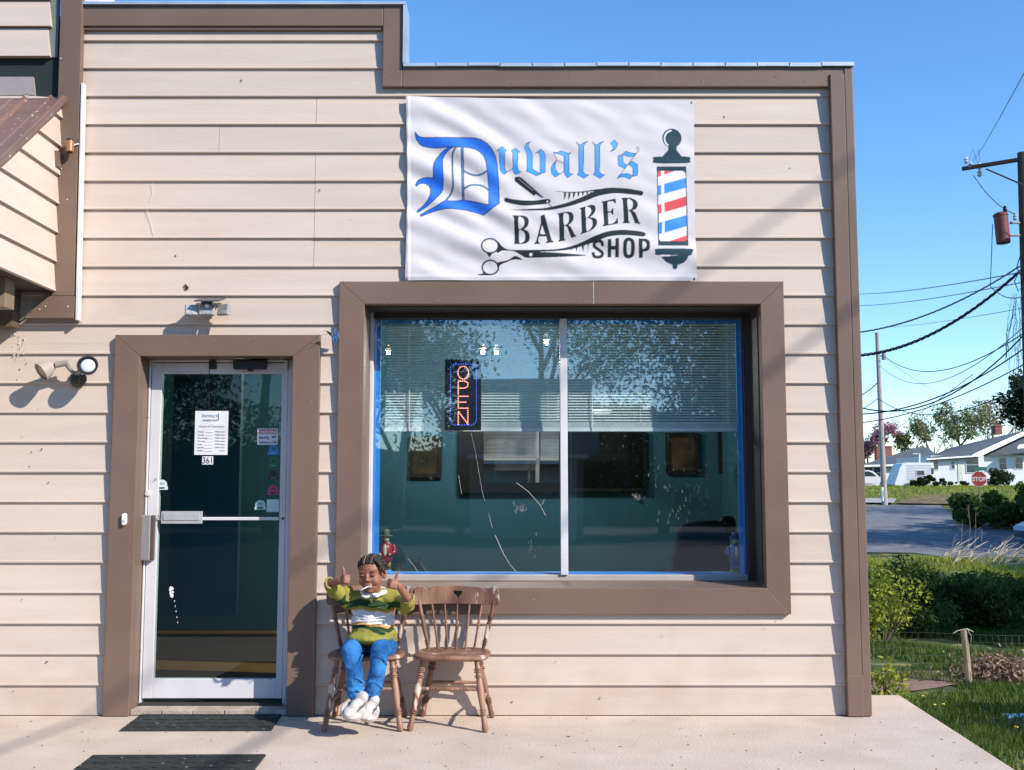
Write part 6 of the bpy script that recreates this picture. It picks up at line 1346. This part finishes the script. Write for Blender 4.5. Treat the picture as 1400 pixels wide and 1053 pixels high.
for i in range(6): m.tube([W(1325+i, 219, NP+.7), W(1330+i*2, 200+abs(i-2)*2, NP+.66), W(1338+i*.5, 226, NP+.55)][:3] if i in (0, 4) else [W(1325, 222, NP+.7), W(1328, 224, NP+.7)], .006, 4)
m.build('drop_wires', CBL, e_)
m = MB(); rr = random.Random(3)
for k in range(13):
    x = rr.uniform(1380, 1402); y = rr.uniform(390, 440); pts = [W(x, y, NP-.3)]
    for _ in range(6): x += rr.uniform(-5, 4); y += rr.uniform(8, 24); pts.append(W(x, y, NP-.3+rr.uniform(-.1, .1)))
    m.tube(pts, [.005]*6+[.003], 4)
    for p in pts[1:5]:
        for _ in range(2): m.tube([p, p+Vector((rr.uniform(-.12, .12), 0, rr.uniform(-.02, .14)))], [.003, .0015], 4)
m.build('dead_vine', mat('vine_brown', (.16, .12, .10), .9), e_)
# far pole
FP = 55.0; b0 = W(1209.5, 684, FP); tp = W(1199, 455, FP); e_ = empty('utility_pole', (b0.x, FP, terr(b0.x, FP)), 'pale grey slightly leaning utility pole in front of the left house', 'utility pole')
m = MB(); m.tube([(b0.x, FP, terr(b0.x, FP)-.2), (tp.x, FP, tp.z)], [.17, .11], 12); m.build('pole', POLG, e_)
m = MB(); m.lathe([(.12, 0), (.12, .35), (.06, .4), (0, .4)], W(1208.5, 492, FP-.1), 14); m.build('transformer', GREY, e_)
m = MB(); m.tube([W(1196, 457, FP), W(1201, 456, FP)], .03, 5); m.tube([W(1203, 487, FP), W(1209, 487, FP)], .03, 5); m.build('bracket', GREY, e_)
m = MB(); q_ = GT(1208.5, 684); m.lathe([(.07, -.05), (.07, .62), (.05, .68), (0, .68)], W(1206.5, 684, 52), 12); tag(m.build('marker_post', WHT), 'short white marker post at the foot of the far pole', 'post')
# overhead wires
def wire(a_, b_, s, r_, label, m_=CBL, n=24, twist=False):
    mb = MB(); pts = sag(a_, b_, s, n if not twist else 60)
    if twist:
        for ph in (0, 2.1, 4.2): mb.tube([p+Vector((0, r_*1.3*math.cos(i*1.1+ph), r_*1.3*math.sin(i*1.1+ph))) for i, p in enumerate(pts)], r_*.8, 5)
    else: mb.tube(pts, r_, 5)
    tag(mb.build('overhead_wire', m_), label, 'wire', 'overhead wires')
N_ = NP-.2
wire(W(1331, 221, NP+.6), W(1420, 62, 6), .05, .006, 'thin wire rising from the crossarm to the upper right')
wire(W(1394, 371, N_), W(1150, 487, 24), .55, .024, 'thick twisted cable from the near pole to behind the building', CBL, twist=True)
wire(W(1394, 364, N_), W(1150, 457, 24), .35, .013, 'cable just above the thick twisted one', CBG, twist=True)
wire(W(1398, 372, N_+2), W(1150, 402, 60), .2, .018, 'faint thin wire, topmost across the open sky', CBG); wire(W(1398, 386, N_+2), W(1150, 418, 60), .2, .016, 'faint thin wire, second from the top across the sky', CBG)
wire(W(1400, 421, N_+2), W(1203, 448, FP), .1, .010, 'faint thin wire meeting the top of the far pole', CBG)
wire(W(1209, 487, FP), W(1405, 452, N_+3), 1.0, .018, 'wire from the far pole top transformer to the near pole'); wire(W(1203, 500, FP), W(1405, 442, N_+2), 1.3, .014, 'thin sagging wire below it from the far pole', CBG)
wire(W(1150, 548, 26), W(1405, 452, N_+1), 1.0, .020, 'dark wire rising from behind the building to the near pole'); wire(W(1150, 566, 26), W(1402, 475, N_+1), .5, .019, 'second dark wire from behind the building, lower')
wire(W(1150, 580, 30), W(1402, 497, N_+1), .35, .016, 'third wire from behind the building, lower still'); wire(W(1202, 546, FP), W(1405, 524, N_+5), .9, .020, 'lowest long sagging wire from the far pole')
wire(W(1193, 604, 100), W(1330, 512, 40), .2, .018, 'slanting guy wire crossing the far pole low down', CBG); wire(W(1205, 486, FP), W(1290, 540, 90), .2, .012, 'thin wire slanting down right from the far pole top', CBG)
wire(W(1150, 548, 60), W(1203, 520, FP), .3, .03, 'short wire reaching the far pole from the left, upper', CBL); wire(W(1150, 568, 60), W(1200, 545, FP), .2, .02, 'short wire reaching the far pole from the left, lower', CBL)
for (pa_, sb, r_, lb) in [((1163, 425), 12, .019, 'service cable above the sidewalk, out of the frame'), ((1160, 225), 13, .015, 'thinner service cable above the sidewalk, out of the frame')]:
    A_ = W(*pa_)+SUN*sb; D_ = Vector((1, 0, .73)); wire(A_+D_*5, A_-D_*6.5, .0, r_, lb, n=3)
# stop sign
SY = 43.5; e_ = empty('stop_sign', (XY(1338, SY), SY, terr(XY(1338, SY), SY)), 'red octagonal STOP sign with a green street name plate, on a dark post', 'stop sign')
c = W(1338.5, 655, SY); r_ = (W(1349, 655, SY).x-W(1328, 655, SY).x)/2/math.cos(R(22.5)); oc = lambda k: [(c.x+r_*k*math.cos(R(22.5+45*i)), c.z+r_*k*math.sin(R(22.5+45*i))) for i in range(8)]
m = MB(); m.prism(oc(1), SY-.01, SY); pl = m.build('sign_plate', mat('sign_white', (.5, .48, .48), .5), e_); m = MB(); m.prism(oc(.93), SY-.014, SY-.0105); m.build('red_face', mat('stop_red', (.26, .025, .03), .5), e_)
text('STOP', (c.x, SY-.016, c.z-.095), .265, mat('stop_letter', (.55, .52, .52), .5), e_, bold=.008)
m = MB(); m.box(c.x-.03, c.x+.03, SY+.001, SY+.05, terr(c.x, SY)-.2, W(1338, 637, SY).z); m.build('post', mat('sign_post', (.14, .12, .10), .7), e_)
m = MB(); a_, b_ = W(1331, 643.5, SY), W(1348.5, 638.5, SY); m.box(a_.x, b_.x, SY-.03, SY-.02, a_.z, b_.z); m.build('street_name_plate', mat('name_green', (.03, .14, .12), .5), e_)
# houses
HW = mat('white_house_paint', (.70, .72, .76), .6, (.62, .64, .68), .6, stretch=(1, 1, 4)); SHN = mat('grey_shingles', (.105, .12, .135), .9, (.07, .085, .10), 1.5, bump=.4, bscale=9, stretch=(1, 1, 5)); BRK = mat('red_brick', (.30, .12, .085), .9, (.2, .08, .06), 2); GLS = mat('dark_window_glass', (.03, .045, .055), .1, spec=.7)
def wpt(px, py, Y): p = W(px, py, Y); return (p.x, p.z)
def house(label, Y, walls, roofs, wins, doors, chims, depth):
    e_ = empty('house', (W(walls[0][0], 664, Y).x, Y, W(walls[0][0], 664, Y).z), label, 'house')
    for (x0, x1, yt, yb, Yw) in walls:
        a_, b_ = W(x0, yb, Yw), W(x1, yt, Yw); m = MB(); m.box(a_.x, b_.x, Yw, Yw+depth, a_.z-1, b_.z)
        w_ = m.build('wall', HW, e_)
    for poly, yo, th in roofs:       # poly: list of (px, py, Y)
        P = [W(*p) for p in poly]; m = MB(); n = len(P); m.add(P+[p-Vector((0, 0, th)) for p in P], [tuple(range(n)), tuple(range(2*n-1, n-1, -1))]+[(i, (i+1) % n, (i+1) % n+n, i+n) for i in range(n)]); ro = m.build('roof', SHN if yo != 'w' else WHT, e_)
    for (x0, x1, y0, y1, Yw) in chims:
        a_, b_ = W(x0, y1, Yw), W(x1, y0, Yw); m = MB(); m.box(a_.x, b_.x, Yw, Yw+.9, a_.z, b_.z); m.box(a_.x-.06, b_.x+.06, Yw-.06, Yw+.96, b_.z, b_.z+.1); m.build('chimney', BRK, e_)
    for (x0, x1, y0, y1, Yw) in wins:
        a_, b_ = W(x0, y1, Yw), W(x1, y0, Yw); m = MB(); m.box(a_.x-.07, b_.x+.07, Yw-.06, Yw-.001, a_.z-.07, b_.z+.07); wf = m.build('window', WHT, e_)
        m = MB(); xm = (a_.x+b_.x)/2; zm = (a_.z+b_.z)/2; m.box(a_.x, b_.x, Yw-.075, Yw-.061, a_.z, zm-.02); m.box(a_.x, b_.x, Yw-.075, Yw-.061, zm+.02, b_.z); m.build('pane', GLS, wf)
    for (x0, x1, y0, y1, Yw, mm_) in doors:
        a_, b_ = W(x0, y1, Yw), W(x1, y0, Yw); m = MB(); m.box(a_.x, b_.x, Yw-.05, Yw-.001, a_.z, b_.z); m.build('door', mm_, e_)
    return e_
Ya = 94.0
house('white single storey house with grey roof, brick chimney and corner windows behind the stop sign', Ya,
  [(1274, 1345, 623, 666, Ya), (1344.6, 1440, 618, 666, Ya+3)],
  [([(1267, 627, Ya-.5), (1333, 622.5, Ya-.5), (1402, 588, Ya+6), (1296, 613, Ya+3.5)], 's', .25), ([(1296, 613, Ya+3.5), (1402, 588, Ya+6), (1405, 600, Ya+12), (1290, 626, Ya+9)], 's', .2),
   ([(1341, 621, Ya+2.5), (1445, 617, Ya+2.5), (1445, 592, Ya+7), (1393, 594.5, Ya+7)], 's', .2), ([(1329, 621.8, Ya-.6), (1338, 623.2, Ya-.6), (1420, 584.5, Ya+5.6), (1420, 580.5, Ya+5.6)], 'w', .12),
   ([(1267, 628.2, Ya-.62), (1333, 623.8, Ya-.62), (1333, 622.6, Ya-.55), (1267, 627.0, Ya-.55)], 'w', .06), ([(1391, 612, Ya+1.0), (1440, 606, Ya+1.0), (1440, 602, Ya+1.6), (1393, 608, Ya+1.6)], 'w', .12)],
  [(1277, 1282, 629, 642, Ya), (1300.5, 1304.5, 629, 641, Ya), (1321.5, 1337, 625, 646, Ya), (1366.5, 1375, 626, 641.5, Ya+3), (1388.5, 1397.5, 625.5, 641, Ya+3)], [(1310, 1315, 627, 659, Ya, mat('cream_door', (.62, .64, .52), .5)), (1378, 1382, 626, 665, Ya+3, HW)], [(1361.5, 1370, 583, 594, Ya+6.5)], 9)
Yb_ = 118.0
house('low house with wide dark hipped roof and brick chimney behind the camper trailer', Yb_,
  [(1180, 1272, 634, 667, Yb_)], [([(1176, 636, Yb_-.6), (1288, 633.5, Yb_-.6), (1268, 612, Yb_+6), (1254, 611.5, Yb_+6)], 's', .3), ([(1288, 633.5, Yb_-.6), (1268, 612, Yb_+6), (1292, 630, Yb_+12)], 's', .2), ([(1176, 637.4, Yb_-.65), (1240, 635.8, Yb_-.65), (1240, 634.6, Yb_-.6), (1176, 636, Yb_-.6)], 'w', .1)],
  [(1195, 1203, 639, 653, Yb_)], [(1183, 1192, 639, 662, Yb_, BRK), (1218, 1231, 639, 662, Yb_, mat('open_garage_dark', (.03, .025, .02), .8))], [(1199, 1219.5, 611, 630, Yb_+3)], 10)
bush('foundation_bush', 'round dark bush in front of the camper trailer', XY(1266, 90), 90, 1.05, 2.6, LDK, 1800, .12, 91, 'bushes by the white house'); bush('foundation_bush', 'low dark bush strip under the small window of the white house', XY(1301, 91), 91, .55, 3.0, LDK, 1500, .1, 92, 'bushes by the white house'); bush('foundation_bush', 'tall dark bush right of the stop sign against the white house', XY(1360, 90), 90, 1.9, 2.0, LDK, 2000, .12, 93, 'bushes by the white house')
# wheels
TYR = mat('tyre', (.02, .02, .02), .8); RIM = mat('rim', (.35, .35, .37), .35, metal=.7); LMP = mat('tail_lamp', (.30, .02, .02), .3)
def wheel(x, y, z, r_, par, w_=.2, ax=(0, -1, 0)):
    axv = Vector(ax); m = MB(); m.lathe([(r_*.55, 0), (r_*.93, 0), (r_, .03), (r_, w_-.03), (r_*.93, w_), (r_*.55, w_)], (x, y, z), 22, ax=ax); wo = m.build('wheel', TYR, par)
    m = MB(); m.lathe([(r_*.56, w_*.8), (r_*.52, w_*.9), (r_*.2, w_*.8), (0, w_*.82)], (x, y, z), 16, ax=ax); m.build('rim', RIM, wo)
# pickup (side view, nose to the right)
TY = 106.0; bl_ = W(1184, 667, TY); gz = bl_.z; x0 = W(1221, 667, TY).x-5.4; e_ = empty('pickup_truck', (x0+2.7, TY, gz), 'white pickup truck parked on the left driveway, half hidden by the building', 'pickup truck')
CW = mat('white_car_paint', (.72, .73, .75), .3, coat=.5)
def prf(pts): return [(x0+a_, gz+b_) for a_, b_ in pts]
m = MB(); m.prism(prf([(0, .62), (0, 1.12), (1.75, 1.12), (1.9, 1.14), (4.1, 1.12), (5.1, 1.0), (5.35, .82), (5.38, .5), (4.95, .42), (4.85, .70), (4.55, .82), (4.2, .70), (4.05, .42), (1.35, .42), (1.25, .70), (.95, .82), (.6, .70), (.5, .42), (.1, .45)]), TY, TY+1.8); bd_ = m.build('body', CW, e_, bevel=.03)
m = MB(); m.prism(prf([(1.78, 1.125), (1.92, 1.72), (2.2, 1.80), (3.1, 1.79), (3.5, 1.62), (4.05, 1.125)]), TY+.12, TY+1.68); m.build('cab', CW, e_, bevel=.04)
m = MB(); m.prism(prf([(2.02, 1.16), (2.12, 1.66), (3.0, 1.68), (3.35, 1.55), (3.8, 1.17)]), TY+.105, TY+.119); m.build('side_window', GLS, e_)
for a_ in (.95, 4.5): wheel(x0+a_, TY+.22, gz+.38, .37, e_)
m = MB(); m.box(x0+5.37, x0+5.45, TY+.05, TY+1.75, gz+.45, gz+.62); m.build('bumper', RIM, e_); m = MB(); m.ell((x0+5.22, TY-.0, gz+.86), (.12, .05, .09)); m.build('headlight', CER, e_)
# camper trailer
CY = 90.5; TW = mat('trailer_white', (.70, .71, .74), .45); gz = W(1240, 667, CY).z; e_ = empty('camper_trailer', (W(1240, 667, CY).x, CY, gz), 'white camper trailer with ribbed side and rear ladder rail beside the white house', 'camper trailer')
m = MB(); m.prism([wpt(x, y, CY) for x, y in [(1223, 662), (1230, 640), (1234, 634), (1240, 632.5), (1276, 633), (1277, 660), (1272, 664), (1236, 665), (1224, 664)]], CY, CY+2.3); m.build('body', TW, e_, bevel=.04)
m = MB()
for i in range(10): a_ = W(1240, 636+i*2.2, CY-.02); b_ = W(1273, 636+i*2.2, CY-.02); m.box(a_.x, b_.x, CY-.02, CY-.002, a_.z-.03, a_.z+.03)
m.build('side_ribs', mat('trailer_grey', (.50, .50, .53), .5), e_)
a_, b_ = W(1253.5, 649.5, CY), W(1263.5, 643.5, CY); m = MB(); m.box(a_.x-.06, b_.x+.06, CY-.05, CY-.021, a_.z-.06, b_.z+.06); wf = m.build('window', TW, e_); m = MB(); m.box(a_.x, b_.x, CY-.06, CY-.051, a_.z, b_.z); m.build('pane', GLS, wf)
a_, b_ = W(1273.5, 648, CY), W(1276.4, 640, CY); m = MB(); m.box(a_.x, b_.x, CY-.03, CY-.003, a_.z, b_.z); m.build('end_window', GLS, e_)
m = MB(); m.tube([W(1257, 633, CY+1), W(1257, 620, CY+1)], .08, 6); m.box(W(1254, 620, CY).x, W(1260, 620, CY).x, CY+.9, CY+1.1, W(1257, 620.5, CY).z, W(1257, 619.3, CY).z); m.build('roof_antenna', TW, e_)
wheel(W(1250, 664, CY).x, CY+.1, gz+.33, .33, e_); m = MB(); m.tube([W(1223, 664, CY+1.1), W(1214, 666, CY+1.1)], .05, 5); m.build('hitch', BLACK, e_)
# dark car at the right edge: nose towards us and to the left
KY = GT(1396, 748).y; kz = terr(15, KY); kx = W(1386, 740, KY+1.75).x; NB = mat('navy_car_paint', (.035, .07, .13), .15, coat=1); e_ = empty('parked_car', (kx+2.2, KY, kz), 'dark blue car on the road, cut off by the right edge', 'car')
def pk_(pts): return [(kx+a_, kz+b_) for a_, b_ in pts]
m = MB(); m.prism(pk_([(0, .30), (-.03, .55), (.05, .72), (.35, .86), (1.2, .98), (3.9, 1.02), (4.35, .95), (4.45, .6), (4.4, .3), (3.95, .25), (3.85, .52), (3.55, .64), (3.25, .52), (3.15, .22), (1.25, .22), (1.15, .52), (.85, .64), (.55, .52), (.45, .24)]), KY, KY+1.75); m.build('body', NB, e_, bevel=.05)
m = MB(); m.prism(pk_([(1.05, .99), (1.75, 1.42), (2.9, 1.46), (3.7, 1.36), (4.1, 1.0)]), KY+.14, KY+1.6); m.build('cabin', GLS, e_, bevel=.05)
for a_ in (.85, 3.55): wheel(kx+a_, KY+.24, kz+.31, .31, e_)
m = MB(); m.ell((kx+.09, KY+.05, kz+.64), (.10, .12, .08)); m.build('headlight', CER, e_, smooth=True); m = MB(); m.ell((kx+.09, KY+1.7, kz+.64), (.10, .12, .08)); m.build('headlight', CER, e_, smooth=True)

LDKG = mat('backdrop_green', (.03, .05, .015), .95, (.015, .028, .008), .3)
# ---- across the street behind the camera: what the panes and the mirror show ----
SL_ = ['left of the reflected roof', 'just left of the reflected roof', 'right behind the reflected roof', 'right of the reflected roof', 'behind the right blind reflection', 'at the right end of the row', 'at the left, third from the roof', 'at the far left of the row', 'at the far right, furthest away', 'small one between the big ones on the left', 'small one between the big ones on the right']
for i, (x, y, h, cr, lf_, nl_) in enumerate([(-9, -34, 11, 5, LMD, 12000), (-4.6, -37, 12, 5, LMD, 11000), (1.5, -39, 10.5, 4.5, LMD, 9000), (5.5, -33, 10, 4.6, LDK, 12000), (9.6, -34, 10.5, 4.2, LMD, 10000), (18.5, -36, 11, 5.0, LMD, 11000), (-15, -36, 12, 5, LDK, 9000), (-22, -38, 12, 5, LMD, 6500), (26, -44, 12, 6, LMD, 7000), (-1.8, -31, 6.5, 3.2, LDK, 7000), (13.5, -35, 5.5, 3.2, LDK, 6000)]):
    tree('street_tree', 'street tree across the road, '+SL_[i], 'tree', x, y, h, cr, lf_, BARK, int(nl_*1.3), .10, 100+i, 'trees across the street', levels=3, clump=.40, z=-.3, trunk=.2)
rs_ = np.random.RandomState(9); nP = 90000; P = np.stack([rs_.uniform(-45, 50, nP), rs_.uniform(-47, -43, nP), -.3+4.6*rs_.beta(1.2, 1.5, nP)], 1); P[:, 2] += 1.3*np.sin(P[:, 0]*.35)*np.clip(P[:, 2]/4, 0, 1); v, f = cards(P, .16, rs_); tag(raw('reflection_woods', v, f, LDK), 'added dark wood edge behind the camera, darkening the low reflections in the panes', 'woods', kind='stuff')  # added leaf mass that darkens the lower part of the reflections
hb = MB(); hp2 = [(x_, 4.6+1.2*math.sin(x_*.13)+.6*math.sin(x_*.41)) for x_ in range(-120, 121, 3)]; hb.prism([(-120, -1)]+hp2+[(120, -1)], -75, -52); tag(hb.build('reflection_backdrop', LDKG), kind='structure')  # added ridge behind the woods, hiding low sky gaps in the reflections
e_ = empty('house', (1.6, -30, -.3), 'small grey roofed house across the street, seen in the mirror', 'house')
m = MB(); m.box(-1.4, 2.4, -35, -30, -.3, 2.5); m.build('wall', mat('grey_siding', (.20, .20, .19), .8), e_); m = MB(); m.prism([(-33, 5.2), (-29.3, 2.45), (-29.3, 2.6), (-33, 5.4), (-36.7, 2.6), (-36.7, 2.45)], -1.9, 2.9, ax='x'); m.build('roof', SHN, e_)
m = MB(); m.tube([(1.9, -27.5, -.3), (1.9, -27.5, 2.4)], .12, 10); m.box(-1.4, 2.4, -29.9, -27.3, 2.30, 2.42); m.build('porch', GREY, e_)
